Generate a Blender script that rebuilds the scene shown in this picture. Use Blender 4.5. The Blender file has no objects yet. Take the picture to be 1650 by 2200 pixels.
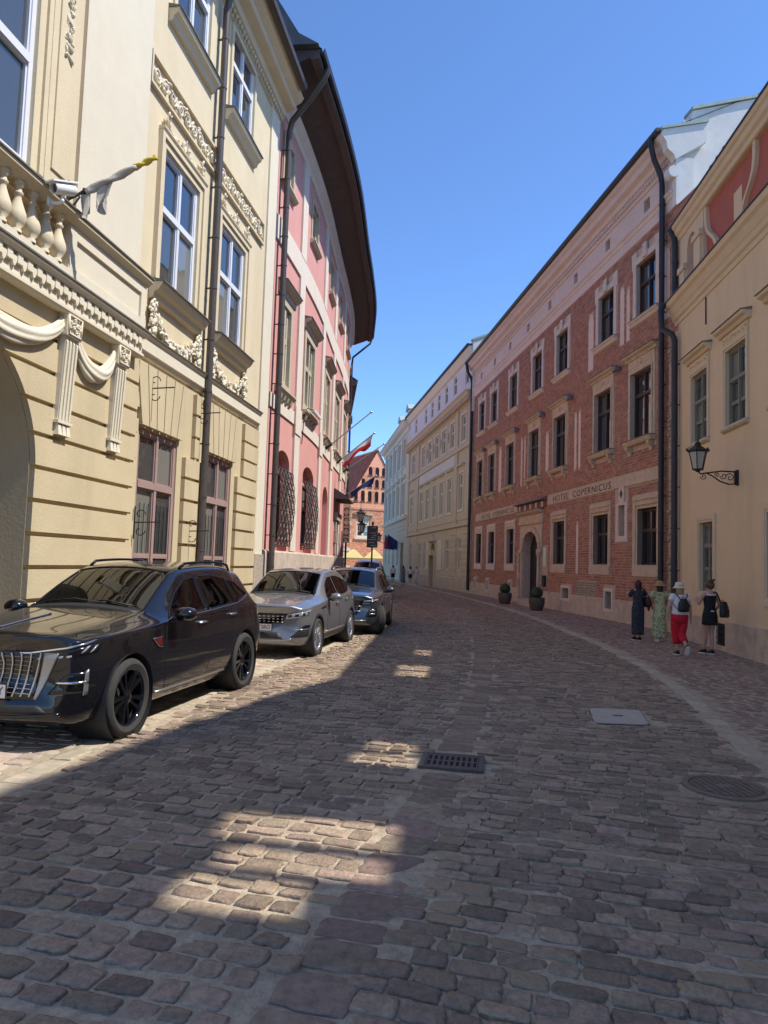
import bpy, bmesh, math, random
from mathutils import Vector, Matrix
from mathutils.bvhtree import BVHTree
from mathutils.geometry import tessellate_polygon
random.seed(7)
sc = bpy.context.scene
COL = sc.collection
rad = math.radians

# ---------------------------------------------------------------- camera
cam_d = bpy.data.cameras.new('camera')
cam = bpy.data.objects.new('camera', cam_d)
COL.objects.link(cam)
cam_d.sensor_fit = 'HORIZONTAL'
cam_d.sensor_width = 36.0
cam_d.lens = 36.0 * 1550 / 1650
cam_d.clip_start = 0.05
cam_d.clip_end = 3000
cam.matrix_world = (Matrix.Translation((0, 0, 1.75)) @ Matrix.Rotation(rad(90 + 4.1), 4, 'X')
                    @ Matrix.Rotation(rad(1.8), 4, 'Z'))
sc.camera = cam

# ---------------------------------------------------------------- sky and sun
SUN_EL, SUN_AZ = 56.0, 99.5            # azimuth clockwise from +Y
w = bpy.data.worlds.new('World')
sc.world = w
w.use_nodes = True
wn = w.node_tree
wn.nodes.clear()
sky = wn.nodes.new('ShaderNodeTexSky')
sky.sky_type = 'NISHITA'
sky.sun_disc = False
sky.sun_elevation = rad(SUN_EL)
sky.sun_rotation = rad(SUN_AZ)
sky.altitude = 1500
sky.air_density = 0.95
sky.dust_density = 0.1
sky.ozone_density = 10.0
bg = wn.nodes.new('ShaderNodeBackground')
bg.inputs['Strength'].default_value = 0.122
wo = wn.nodes.new('ShaderNodeOutputWorld')
wn.links.new(sky.outputs[0], bg.inputs[0])
wn.links.new(bg.outputs[0], wo.inputs[0])
sd = bpy.data.lights.new('sun', 'SUN')
sd.energy = 2.55
sd.angle = rad(0.55)
sd.color = (1.0, 0.955, 0.88)
sun = bpy.data.objects.new('sun', sd)
COL.objects.link(sun)
a = rad(SUN_AZ)
sdir = Vector((math.sin(a) * math.cos(rad(SUN_EL)), math.cos(a) * math.cos(rad(SUN_EL)), math.sin(rad(SUN_EL))))
sun.rotation_euler = sdir.to_track_quat('Z', 'Y').to_euler()
sun.location = sdir * 60

vs = sc.view_settings
vs.view_transform = 'Standard'
vs.look = 'None'
vs.gamma = 1
vs.use_curve_mapping = False
vs.exposure = 1.2
sc.cycles.use_denoising = True
sc.cycles.caustics_reflective = False
sc.cycles.caustics_refractive = False
sc.cycles.blur_glossy = 0.0
sc.cycles.sample_clamp_indirect = 0.0
sc.cycles.max_bounces = 8
sc.cycles.diffuse_bounces = 6
sc.cycles.transparent_max_bounces = 12

# ---------------------------------------------------------------- materials
MATS = {}
def M(name, col, rough=0.8, var=0.12, scale=2.5, bump=0.0, bscale=30.0, metal=0.0, spec=0.4, island=0.0,
      hue=0.0, stain=0.0, stain_col=None, coat=0.0, streak=0.0, tint=None):
    m = bpy.data.materials.new(name)
    m.use_nodes = True
    nt = m.node_tree
    N, L = nt.nodes, nt.links
    b = N['Principled BSDF']
    b.inputs['Roughness'].default_value = rough
    b.inputs['Metallic'].default_value = metal
    b.inputs['Specular IOR Level'].default_value = spec
    if coat:
        b.inputs['Coat Weight'].default_value = coat
        b.inputs['Coat Roughness'].default_value = 0.03
    geo = N.new('ShaderNodeNewGeometry')
    pos = geo.outputs['Position']
    lo = [max(0, c * (1 - var)) for c in col]
    hi = [min(1, c * (1 + var)) for c in col]
    mix = N.new('ShaderNodeMix'); mix.data_type = 'RGBA'
    mix.inputs[6].default_value = (*lo, 1); mix.inputs[7].default_value = (*hi, 1)
    out = mix.outputs[2]
    if var > 0:
        n1 = N.new('ShaderNodeTexNoise'); n1.inputs['Scale'].default_value = scale
        n1.inputs['Detail'].default_value = 6; n1.inputs['Roughness'].default_value = 0.65
        L.new(pos, n1.inputs['Vector'])
        mr = N.new('ShaderNodeMapRange'); mr.inputs[1].default_value = 0.3; mr.inputs[2].default_value = 0.7
        L.new(n1.outputs[0], mr.inputs[0]); L.new(mr.outputs[0], mix.inputs[0])
    if island > 0:
        oi = N.new('ShaderNodeObjectInfo')
        ad = N.new('ShaderNodeMath'); ad.operation = 'ADD'
        L.new(geo.outputs['Random Per Island'], ad.inputs[0]); L.new(oi.outputs['Random'], ad.inputs[1])
        fr = N.new('ShaderNodeMath'); fr.operation = 'FRACT'; L.new(ad.outputs[0], fr.inputs[0])
        hs = N.new('ShaderNodeHueSaturation')
        mv = N.new('ShaderNodeMapRange'); mv.inputs[3].default_value = 1 - island; mv.inputs[4].default_value = 1 + island
        L.new(fr.outputs[0], mv.inputs[0]); L.new(mv.outputs[0], hs.inputs['Value'])
        f2 = N.new('ShaderNodeMath'); f2.operation = 'MULTIPLY'; f2.inputs[1].default_value = 7.31; L.new(fr.outputs[0], f2.inputs[0])
        f3 = N.new('ShaderNodeMath'); f3.operation = 'FRACT'; L.new(f2.outputs[0], f3.inputs[0])
        mh = N.new('ShaderNodeMapRange'); mh.inputs[3].default_value = 0.5 - hue; mh.inputs[4].default_value = 0.5 + hue
        L.new(f3.outputs[0], mh.inputs[0]); L.new(mh.outputs[0], hs.inputs['Hue'])
        L.new(out, hs.inputs['Color'])
        out = hs.outputs[0]
        if tint:
            f4 = N.new('ShaderNodeMath'); f4.operation = 'MULTIPLY'; f4.inputs[1].default_value = 13.7; L.new(fr.outputs[0], f4.inputs[0])
            f5 = N.new('ShaderNodeMath'); f5.operation = 'FRACT'; L.new(f4.outputs[0], f5.inputs[0])
            gt = N.new('ShaderNodeMapRange'); gt.inputs[1].default_value = 0.78; gt.inputs[2].default_value = 1.0
            gt.inputs[3].default_value = 0; gt.inputs[4].default_value = 0.8
            L.new(f5.outputs[0], gt.inputs[0])
            m3 = N.new('ShaderNodeMix'); m3.data_type = 'RGBA'; m3.inputs[7].default_value = (*tint, 1)
            L.new(gt.outputs[0], m3.inputs[0]); L.new(out, m3.inputs[6]); out = m3.outputs[2]
    if stain > 0:
        n2 = N.new('ShaderNodeTexNoise'); n2.inputs['Scale'].default_value = 0.55
        n2.inputs['Detail'].default_value = 8; n2.inputs['Roughness'].default_value = 0.7
        if streak:
            mp = N.new('ShaderNodeMapping'); mp.inputs['Scale'].default_value = (streak, streak, 0.35)
            L.new(pos, mp.inputs['Vector']); L.new(mp.outputs[0], n2.inputs['Vector'])
        else:
            L.new(pos, n2.inputs['Vector'])
        m2r = N.new('ShaderNodeMapRange'); m2r.inputs[1].default_value = 0.48; m2r.inputs[2].default_value = 0.75
        m2r.inputs[4].default_value = stain
        L.new(n2.outputs[0], m2r.inputs[0])
        m2 = N.new('ShaderNodeMix'); m2.data_type = 'RGBA'
        m2.inputs[7].default_value = (*(stain_col or [c * 0.5 for c in col]), 1)
        L.new(m2r.outputs[0], m2.inputs[0]); L.new(out, m2.inputs[6]); out = m2.outputs[2]
    L.new(out, b.inputs['Base Color'])
    if bump > 0:
        n3 = N.new('ShaderNodeTexNoise'); n3.inputs['Scale'].default_value = bscale
        n3.inputs['Detail'].default_value = 5; L.new(pos, n3.inputs['Vector'])
        bp = N.new('ShaderNodeBump'); bp.inputs['Strength'].default_value = 1.0
        bp.inputs['Distance'].default_value = bump
        L.new(n3.outputs[0], bp.inputs['Height']); L.new(bp.outputs[0], b.inputs['Normal'])
    MATS[name] = m
    return m

def glass_mat(name, col, rough=0.015, wave=0.0):
    m = bpy.data.materials.new(name); m.use_nodes = True
    nt = m.node_tree; b = nt.nodes['Principled BSDF']
    b.inputs['Base Color'].default_value = (*col, 1)
    b.inputs['Roughness'].default_value = rough
    b.inputs['IOR'].default_value = 2.2
    if wave:
        geo = nt.nodes.new('ShaderNodeNewGeometry')
        n3 = nt.nodes.new('ShaderNodeTexNoise'); n3.inputs['Scale'].default_value = 1.7; n3.inputs['Detail'].default_value = 1
        nt.links.new(geo.outputs['Position'], n3.inputs['Vector'])
        bp = nt.nodes.new('ShaderNodeBump'); bp.inputs['Distance'].default_value = wave
        nt.links.new(n3.outputs[0], bp.inputs['Height']); nt.links.new(bp.outputs[0], b.inputs['Normal'])
    MATS[name] = m
    return m

def clear_glass(name, tint=(0.62, 0.70, 0.66)):
    m = bpy.data.materials.new(name); m.use_nodes = True
    nt = m.node_tree; nt.nodes.clear()
    o = nt.nodes.new('ShaderNodeOutputMaterial')
    t = nt.nodes.new('ShaderNodeBsdfTransparent'); t.inputs[0].default_value = (*tint, 1)
    g = nt.nodes.new('ShaderNodeBsdfGlossy'); g.inputs['Roughness'].default_value = 0.01
    f = nt.nodes.new('ShaderNodeFresnel'); f.inputs[0].default_value = 1.75
    x = nt.nodes.new('ShaderNodeMixShader')
    nt.links.new(f.outputs[0], x.inputs[0]); nt.links.new(t.outputs[0], x.inputs[1]); nt.links.new(g.outputs[0], x.inputs[2])
    nt.links.new(x.outputs[0], o.inputs[0])
    MATS[name] = m
    return m

M('yellow', (0.68, 0.575, 0.385), 0.9, 0.05, 1.5, 0.004, 25, stain=0.6, stain_col=(0.55, 0.455, 0.28), streak=2.0)
M('yellow_low', (0.58, 0.475, 0.295), 0.9, 0.06, 1.5, 0.004, 25, stain=0.6, stain_col=(0.44, 0.355, 0.21), streak=2.0)
M('cream', (0.66, 0.57, 0.40), 0.88, 0.05, 2, 0.003, 25, stain=0.35, stain_col=(0.60, 0.52, 0.38))
M('cream_white', (0.71, 0.64, 0.49), 0.88, 0.04, 2, 0.003, 25, stain=0.3, stain_col=(0.62, 0.57, 0.46))
M('cap', (0.16, 0.15, 0.13), 0.6, 0.2, 5)
M('white_frame', (0.72, 0.73, 0.76), 0.45, 0.03, 5)
M('mauve_frame', (0.36, 0.245, 0.215), 0.6, 0.1, 8, 0.002, 60)
M('dark_frame', (0.05, 0.028, 0.022), 0.5, 0.15, 8)
M('grey_frame', (0.20, 0.20, 0.16), 0.6, 0.1, 8)
M('iron', (0.018, 0.018, 0.02), 0.5, 0.2, 20)
M('pipe_brown', (0.085, 0.07, 0.06), 0.42, 0.12, 6, metal=0.0, spec=0.5)
M('pipe_black', (0.028, 0.03, 0.038), 0.45, 0.15, 6)
M('pink', (0.66, 0.325, 0.28), 0.9, 0.06, 1.2, 0.004, 20, stain=0.4, stain_col=(0.62, 0.30, 0.26), streak=2.0)
M('pink_cream', (0.72, 0.63, 0.52), 0.9, 0.05, 2, 0.003, 25, stain=0.35, stain_col=(0.58, 0.48, 0.38))
M('stone_frame', (0.50, 0.43, 0.31), 0.85, 0.12, 5, 0.003, 40)
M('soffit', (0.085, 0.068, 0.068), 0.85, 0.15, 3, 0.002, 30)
M('slate', (0.09, 0.095, 0.10), 0.6, 0.2, 3)
M('plinth_stone', (0.52, 0.43, 0.34), 0.9, 0.22, 3.5, 0.006, 22, stain=0.6, stain_col=(0.36, 0.29, 0.23), streak=3)
M('rough_stone', (0.40, 0.33, 0.26), 0.95, 0.35, 18, 0.012, 22)
M('sandstone', (0.57, 0.45, 0.33), 0.9, 0.16, 4, 0.004, 35, stain=0.5, stain_col=(0.36, 0.27, 0.2), streak=3)
M('trim_pale', (0.66, 0.55, 0.47), 0.9, 0.08, 3, 0.003, 30)
M('plaster_rose', (0.72, 0.58, 0.50), 0.9, 0.05, 2, 0.003, 25, stain=0.3, stain_col=(0.54, 0.40, 0.34))
M('mortar', (0.52, 0.40, 0.31), 0.95, 0.15, 8, 0.004, 60)
M('brick', (0.385, 0.19, 0.135), 0.92, 0.18, 9, 0.004, 50, island=0.24, hue=0.010, stain=0.35, stain_col=(0.40, 0.24, 0.18))
M('brick_dark', (0.24, 0.10, 0.07), 0.92, 0.3, 9, 0.006, 40, stain=0.6, stain_col=(0.36, 0.19, 0.15))
M('brick_far', (0.72, 0.35, 0.21), 0.92, 0.22, 5, 0.004, 30, island=0.25, hue=0.01)
M('beige', (0.71, 0.545, 0.36), 0.92, 0.035, 1.2, 0.002, 30, stain=0.55, stain_col=(0.53, 0.41, 0.26), streak=2.5)
M('beige_trim', (0.66, 0.53, 0.37), 0.9, 0.05, 3, 0.003, 30)
M('beige_stone', (0.56, 0.47, 0.36), 0.9, 0.12, 5, 0.004, 40)
M('attic_red', (0.42, 0.125, 0.095), 0.9, 0.07, 2, 0.002, 25)
M('white_wall', (0.74, 0.72, 0.66), 0.92, 0.05, 4, 0.004, 20, stain=0.3, stain_col=(0.55, 0.53, 0.48))
M('copper', (0.34, 0.42, 0.36), 0.7, 0.15, 5)
M('tan', (0.58, 0.48, 0.345), 0.9, 0.05, 2, 0.003, 20)
M('tan_white', (0.66, 0.62, 0.60), 0.9, 0.04, 2)
M('tan_light', (0.70, 0.63, 0.50), 0.9, 0.05, 2)
M('green_wall', (0.67, 0.595, 0.45), 0.9, 0.05, 2)
M('green_low', (0.54, 0.48, 0.34), 0.9, 0.06, 2)
M('green_trim', (0.66, 0.63, 0.52), 0.9, 0.05, 2)
M('red_tile', (0.46, 0.13, 0.07), 0.85, 0.2, 6, island=0.2)
glass_mat('glass_dark', (0.012, 0.015, 0.02), 0.012, 0.004)
glass_mat('glass_sky', (0.03, 0.045, 0.07), 0.012, 0.004)
glass_mat('glass_blind', (0.20, 0.20, 0.17), 0.02, 0.004)
glass_mat('glass_grey', (0.06, 0.065, 0.06), 0.02, 0.004)
M('grout', (0.44, 0.355, 0.25), 0.95, 0.30, 13, 0.014, 75, stain=0.85, stain_col=(0.20, 0.15, 0.105))
M('cobble', (0.285, 0.205, 0.142), 0.74, 0.30, 22, 0.014, 48, island=0.36, hue=0.010, spec=0.4, tint=(0.34, 0.25, 0.15))
M('paver', (0.46, 0.37, 0.285), 0.85, 0.2, 10, 0.008, 50, island=0.22, hue=0.02, spec=0.3, tint=(0.50, 0.41, 0.28))
M('sidewalk_paver', (0.27, 0.18, 0.135), 0.85, 0.18, 10, 0.006, 50, island=0.25, hue=0.015, spec=0.3)
M('drain_stone', (0.275, 0.20, 0.145), 0.85, 0.3, 16, 0.010, 45, island=0.2, hue=0.02, spec=0.3)
M('kerb_stone', (0.43, 0.36, 0.26), 0.88, 0.2, 10, 0.008, 45, island=0.15, spec=0.3)
M('cast_iron', (0.11, 0.082, 0.062), 0.55, 0.3, 30, 0.003, 60, metal=0.3)
M('steel_plate', (0.46, 0.42, 0.34), 0.62, 0.12, 8, 0.002, 80, metal=0.2)
M('hole_black', (0.006, 0.006, 0.006), 0.9, 0)
M('grille_iron', (0.10, 0.082, 0.070), 0.55, 0.2, 20)
M('manhole_iron', (0.19, 0.14, 0.105), 0.6, 0.25, 30)
M('ground_far', (0.16, 0.13, 0.11), 0.95, 0.2, 1)

# ---------------------------------------------------------------- mesh helpers
class MB:
    def __init__(s): s.v = []; s.f = []
    def add(s, vs, fs):
        o = len(s.v); s.v += [tuple(v) for v in vs]; s.f += [tuple(i + o for i in f) for f in fs]
    def box(s, x0, x1, y0, y1, z0, z1, T=None):
        p = [(x, y, z) for z in (z0, z1) for y in (y0, y1) for x in (x0, x1)]
        if T: p = [T(*q) for q in p]
        s.add(p, [(0, 2, 3, 1), (4, 5, 7, 6), (0, 1, 5, 4), (2, 6, 7, 3), (0, 4, 6, 2), (1, 3, 7, 5)])
    def tube(s, pts, r, n=8, cap=True):
        pts = [Vector(p) for p in pts]
        rs = r if isinstance(r, (list, tuple)) else [r] * len(pts)
        rings = []; up = Vector((0, 0, 1))
        prev = None
        for i, p in enumerate(pts):
            t = (pts[min(i + 1, len(pts) - 1)] - pts[max(i - 1, 0)])
            if t.length < 1e-9: t = Vector((0, 0, 1))
            t.normalize()
            if prev is None:
                q = t.cross(up)
                if q.length < 1e-3: q = t.cross(Vector((1, 0, 0)))
            else:
                q = prev - t * prev.dot(t)
                if q.length < 1e-6: q = t.cross(up)
            q.normalize(); prev = q
            b = t.cross(q)
            rings.append([p + (q * math.cos(2 * math.pi * k / n) + b * math.sin(2 * math.pi * k / n)) * rs[i] for k in range(n)])
        vs = [v for rg in rings for v in rg]; fs = []
        for i in range(len(rings) - 1):
            for k in range(n):
                fs.append((i * n + k, i * n + (k + 1) % n, (i + 1) * n + (k + 1) % n, (i + 1) * n + k))
        if cap:
            fs.append(tuple(range(n))[::-1]); fs.append(tuple((len(rings) - 1) * n + k for k in range(n)))
        s.add(vs, fs)
    def lathe(s, prof, n=16, T=None, ang=2 * math.pi):
        # prof: list of (r,z)
        vs = []
        for r, z in prof:
            for k in range(n):
                t = ang * k / n
                p = (r * math.cos(t), r * math.sin(t), z)
                vs.append(T(*p) if T else p)
        fs = []
        for i in range(len(prof) - 1):
            for k in range(n):
                fs.append((i * n + k, i * n + (k + 1) % n, (i + 1) * n + (k + 1) % n, (i + 1) * n + k))
        s.add(vs, fs)
    def blob(s, c, rx, ry, rz, n=6, m=4, R=None):
        vs = []; c = Vector(c)
        for i in range(m + 1):
            ph = math.pi * i / m
            for k in range(n):
                t = 2 * math.pi * k / n
                p = Vector((rx * math.sin(ph) * math.cos(t), ry * math.sin(ph) * math.sin(t), rz * math.cos(ph)))
                if R: p = R @ p
                vs.append(c + p)
        fs = [(i * n + k, (i + 1) * n + k, (i + 1) * n + (k + 1) % n, i * n + (k + 1) % n) for i in range(m) for k in range(n)]
        s.add(vs, fs)
    def prism(s, poly, d0, d1, T):
        # poly 2D (a,b) list, extruded from d0 to d1; T(a,b,d)->point
        n = len(poly)
        vs = [T(a, b, d0) for a, b in poly] + [T(a, b, d1) for a, b in poly]
        tris = tessellate_polygon([[Vector((a, b, 0)) for a, b in poly]])
        fs = [tuple(t) for t in tris] + [tuple(i + n for i in t) for t in tris]
        fs += [(i, (i + 1) % n, n + (i + 1) % n, n + i) for i in range(n)]
        s.add(vs, fs)
    def grid(s, rows):
        n = len(rows[0]); vs = [v for r in rows for v in r]
        s.add(vs, [(i * n + k, i * n + k + 1, (i + 1) * n + k + 1, (i + 1) * n + k) for i in range(len(rows) - 1) for k in range(n - 1)])
    def loft(s, rings, caps=True):
        n = len(rings[0]); vs = [v for r in rings for v in r]
        fs = [(i * n + k, i * n + (k + 1) % n, (i + 1) * n + (k + 1) % n, (i + 1) * n + k) for i in range(len(rings) - 1) for k in range(n)]
        if caps:
            fs.append(tuple(range(n))[::-1]); fs.append(tuple((len(rings) - 1) * n + k for k in range(n)))
        s.add(vs, fs)
    def mesh(s, name, smooth=False, recalc=True, weld=False):
        me = bpy.data.meshes.new(name)
        me.from_pydata(s.v, [], s.f)
        if recalc or weld:
            bm = bmesh.new(); bm.from_mesh(me)
            if weld: bmesh.ops.remove_doubles(bm, verts=bm.verts, dist=1e-5)
            if recalc: bmesh.ops.recalc_face_normals(bm, faces=bm.faces)
            bm.to_mesh(me); bm.free()
        if smooth:
            me.shade_smooth()
        return me

WORLD = {}      # things whose parts are modelled in world coordinates
def link(name, data, parent=None, loc=None):
    o = bpy.data.objects.new(name, data)
    COL.objects.link(o)
    if parent:
        o.parent = parent
        if parent.name in WORLD: o.matrix_parent_inverse = Matrix.Translation(-WORLD[parent.name])
    if loc is not None: o.location = loc
    return o
def obj(name, mb, mat, parent=None, smooth=False, recalc=True, weld=False, auto=None):
    me = mb.mesh(name, smooth or auto is not None, recalc, weld)
    if auto is not None:
        me.set_sharp_from_angle(angle=rad(auto))
    m = MATS[mat] if isinstance(mat, str) else mat
    me.materials.append(m)
    return link(name, me, parent)
def tag(o, label=None, cat=None, group=None, kind=None):
    if label: o['label'] = label
    if cat: o['category'] = cat
    if group: o['group'] = group
    if kind: o['kind'] = kind
    return o
def empty(name, loc=(0, 0, 0), rz=0.0):
    o = bpy.data.objects.new(name, None); COL.objects.link(o)
    o.location = loc; o.rotation_euler = (0, 0, rz); o.empty_display_size = 0.2
    return o
def wempty(name, loc, parent=None):
    o = empty(name, loc)
    WORLD[o.name] = Vector(loc)
    if parent:
        o.parent = parent
        o.matrix_parent_inverse = Matrix.Translation(-WORLD[parent.name])
    return o
def crom(P, n=8):
    P = [Vector(p) for p in P]; out = []
    for i in range(len(P) - 1):
        p0 = P[max(i - 1, 0)]; p1 = P[i]; p2 = P[i + 1]; p3 = P[min(i + 2, len(P) - 1)]
        for k in range(n):
            t = k / n
            out.append(0.5 * ((2 * p1) + (p2 - p0) * t + (2 * p0 - 5 * p1 + 4 * p2 - p3) * t * t + (3 * p1 - p0 - 3 * p2 + p3) * t ** 3))
    out.append(P[-1])
    return out

# a facade: u runs along the wall away from the camera, z up, n outward to the street
class Fac:
    def __init__(s, pts, side, u0=0.0):
        s.p = [Vector(p) for p in pts]; s.side = side; s.u0 = u0
        s.c = [0.0]
        for i in range(len(s.p) - 1): s.c.append(s.c[-1] + (s.p[i + 1] - s.p[i]).length)
        s.curved = len(pts) > 2
    def frame(s, u):
        u -= s.u0
        i = 0
        while i < len(s.c) - 2 and u > s.c[i + 1]: i += 1
        d = (s.p[i + 1] - s.p[i]).normalized()
        q = s.p[i] + d * (u - s.c[i])
        if s.curved:     # smooth tangent
            def tn(j): return (s.p[min(j + 1, len(s.p) - 1)] - s.p[max(j - 1, 0)]).normalized()
            f = min(1, max(0, (u - s.c[i]) / (s.c[i + 1] - s.c[i])))
            d = (tn(i) * (1 - f) + tn(i + 1) * f).normalized()
        nrm = Vector((d.y, -d.x)) * s.side
        return q, d, nrm
    def P(s, u, z, n=0.0):
        q, d, m = s.frame(u)
        q = q + m * n
        return (q.x, q.y, z)
    def us(s, u0, u1):
        if not s.curved: return [u0, u1]
        k = max(1, int(math.ceil(abs(u1 - u0) / 0.5)))
        return [u0 + (u1 - u0) * i / k for i in range(k + 1)]
    def box(s, mb, u0, u1, z0, z1, n0, n1):
        U = s.us(u0, u1)
        rings = [[s.P(u, z0, n0), s.P(u, z0, n1), s.P(u, z1, n1), s.P(u, z1, n0)] for u in U]
        mb.loft(rings)
    def prof(s, mb, u0, u1, pr):
        # pr closed list of (n,z)
        rings = [[s.P(u, z, n) for n, z in pr] for u in s.us(u0, u1)]
        mb.loft(rings)
    def wall(s, mb, u0, u1, z0, z1, holes, n=0.0, depth=0.25):
        H = [h for h in holes]
        us = sorted(set([u0, u1] + [x for h in H for x in h[:2] if u0 < x < u1] + (s.us(u0, u1) if s.curved else [])))
        zs = sorted(set([z0, z1] + [x for h in H for x in h[2:4] if z0 < x < z1]))
        for i in range(len(us) - 1):
            for j in range(len(zs) - 1):
                cu = (us[i] + us[i + 1]) / 2; cz = (zs[j] + zs[j + 1]) / 2
                if any(h[0] < cu < h[1] and h[2] < cz < h[3] for h in H): continue
                mb.add([s.P(us[i], zs[j], n), s.P(us[i + 1], zs[j], n), s.P(us[i + 1], zs[j + 1], n), s.P(us[i], zs[j + 1], n)], [(0, 1, 2, 3)])
        for h in H:
            a, b, c, d = h[:4]; dp = h[4] if len(h) > 4 else depth
            sides = [((a, c), (a, d)), ((b, c), (b, d)), ((a, d), (b, d)), ((a, c), (b, c))]
            for (p, q) in sides:
                mb.add([s.P(p[0], p[1], n), s.P(q[0], q[1], n), s.P(q[0], q[1], n - dp), s.P(p[0], p[1], n - dp)], [(0, 1, 2, 3)])
    def arch_fill(s, mb, uc, r, zc, ztop, n=0.0, depth=0.25, k=10, halfw=None):
        # fills between a rectangular hole [uc-r,uc+r] up to ztop and the half circle above zc
        for sg in (-1, 1):
            arc = [(uc + sg * r * math.cos(math.pi / 2 * i / k), zc + (ztop - zc) * math.sin(math.pi / 2 * i / k)) for i in range(k + 1)]
            for i in range(k):
                a, b = arc[i], arc[i + 1]
                mb.add([s.P(uc + sg * r, a[1], n), s.P(uc + sg * r, b[1], n), s.P(b[0], b[1], n), s.P(a[0], a[1], n)], [(0, 1, 2, 3)])
                mb.add([s.P(a[0], a[1], n), s.P(b[0], b[1], n), s.P(b[0], b[1], n - depth), s.P(a[0], a[1], n - depth)], [(0, 1, 2, 3)])

WR_ = random.Random(99)
def window(fac, bld, u0, u1, z0, z1, n, fmat, gmats, cols=2, splits=(0.62,), fw=0.07, bar=0.05, name='window', minor=(), outer=True):
    """frame mesh with one child per pane; splits are heights (fractions) of transoms, minor are glazing bars"""
    m = MB()
    B = lambda a, b, c, d, n0, n1: fac.box(m, a, b, c, d, n0, n1)
    B(u0, u0 + fw, z0, z1, n - 0.05, n + 0.05); B(u1 - fw, u1, z0, z1, n - 0.05, n + 0.05)
    B(u0 + fw, u1 - fw, z0, z0 + fw, n - 0.05, n + 0.048); B(u0 + fw, u1 - fw, z1 - fw, z1, n - 0.05, n + 0.048)
    a0, a1, c0, c1 = u0 + fw, u1 - fw, z0 + fw, z1 - fw
    zs = [c0]
    for sp in splits:
        z = z0 + (z1 - z0) * sp
        B(a0, a1, z - bar * 0.8, z + bar * 0.8, n - 0.045, n + 0.065)
        zs += [z - bar * 0.8, z + bar * 0.8]
    zs.append(c1)
    us = [a0]
    for i in range(1, cols):
        u = a0 + (a1 - a0) * i / cols
        us += [u - bar * 0.6, u + bar * 0.6]
    us.append(a1)
    panes = []
    for j in range(0, len(zs), 2):
        za, zb = zs[j], zs[j + 1]
        for i in range(1, cols):
            u = a0 + (a1 - a0) * i / cols
            B(u - bar * 0.6, u + bar * 0.6, za, zb, n - 0.043, n + 0.055)
        for i in range(0, len(us), 2):
            ua, ub = us[i], us[i + 1]
            sub = [za] + [z0 + (z1 - z0) * q for q in minor if za + 0.05 < z0 + (z1 - z0) * q < zb - 0.05] + [zb]
            for q in range(len(sub) - 1):
                lo, hi = sub[q] + (0.014 if q else 0), sub[q + 1] - (0.014 if q < len(sub) - 2 else 0)
                if q: B(ua, ub, sub[q] - 0.014, sub[q] + 0.014, n - 0.03, n + 0.03)
                # sash rim
                r = 0.028
                B(ua, ua + r, lo, hi, n - 0.03, n + 0.03); B(ub - r, ub, lo, hi, n - 0.03, n + 0.03)
                B(ua + r, ub - r, lo, lo + r, n - 0.03, n + 0.028); B(ua + r, ub - r, hi - r, hi, n - 0.03, n + 0.028)
                panes.append((ua + r, ub - r, lo + r, hi - r))
    w_ = obj(name, m, fmat, bld)
    for k, (a, b, c, d) in enumerate(panes):
        g = MB(); tl = random.uniform(-0.004, 0.004); t2 = random.uniform(-0.004, 0.004)
        g.add([fac.P(a, c, n - 0.012 + tl), fac.P(b, c, n - 0.012 - tl), fac.P(b, d, n - 0.012 - tl + t2), fac.P(a, d, n - 0.012 + tl + t2)], [(0, 1, 2, 3)])
        obj('pane', g, gmats[k % len(gmats)] if isinstance(gmats, (list, tuple)) else (gmats if WR_.random() < 0.72 else 'glass_blind'), w_)
    return w_
def frame_ring(fac, mb, u0, u1, z0, z1, wd, n0, n1, bottom=True, top=True, wt=None):
    wt = wt or wd
    fac.box(mb, u0 - wd, u0, z0 - (wd if bottom else 0), z1 + (wt if top else 0), n0, n1)
    fac.box(mb, u1, u1 + wd, z0 - (wd if bottom else 0), z1 + (wt if top else 0), n0, n1)
    if top: fac.box(mb, u0, u1, z1, z1 + wt, n0, n1)
    if bottom: fac.box(mb, u0, u1, z0 - wd, z0, n0, n1)
def part(fac, bld, name, mat, boxes, smooth=False):
    m = MB()
    for b in boxes: fac.box(m, *b)
    return obj(name, m, mat, bld, smooth)
def molding(fac, bld, name, mat, u0, u1, pr):
    m = MB(); fac.prof(m, u0, u1, pr)
    return obj(name, m, mat, bld)
# ================================================================ GROUND, ROAD
def curve_fn(pts):
    q = crom(pts, 10)
    def f(y):
        for i in range(len(q) - 1):
            if q[i].y <= y <= q[i + 1].y:
                t = (y - q[i].y) / max(1e-9, q[i + 1].y - q[i].y)
                return q[i].x + (q[i + 1].x - q[i].x) * t
        return q[0].x if y < q[0].y else q[-1].x
    return f
D = curve_fn([(-2.0, -4), (-1.0, 0), (-0.27, 2.87), (0.13, 4.4), (0.80, 7.23), (1.67, 11.87), (2.46, 18.0), (3.02, 26), (3.12, 32), (2.55, 48), (1.1, 65), (-0.9, 84), (-3.0, 104)])
Lc = curve_fn([(-4.3, -4), (-3.45, 0), (-2.78, 5.4), (-2.57, 6.95), (-1.86, 11.63), (-1.09, 15.23), (-0.35, 20), (0.05, 26), (0.05, 36), (-0.5, 48), (-1.9, 65), (-4.2, 84), (-6.5, 104)])
Kc = curve_fn([(1.6, -4), (2.35, 0), (3.62, 6.86), (4.63, 11.57), (5.12, 16), (5.30, 20.5), (5.36, 29.4), (4.64, 40), (3.55, 52), (1.75, 66), (-0.3, 84), (-2.5, 104)])
WR = curve_fn([(6.2, -4), (6.5, 0), (7.68, 14.41), (8.1, 19.7), (8.54, 21.95), (5.76, 47.2), (2.45, 71.5), (0.0, 94), (-1, 104)])
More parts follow.
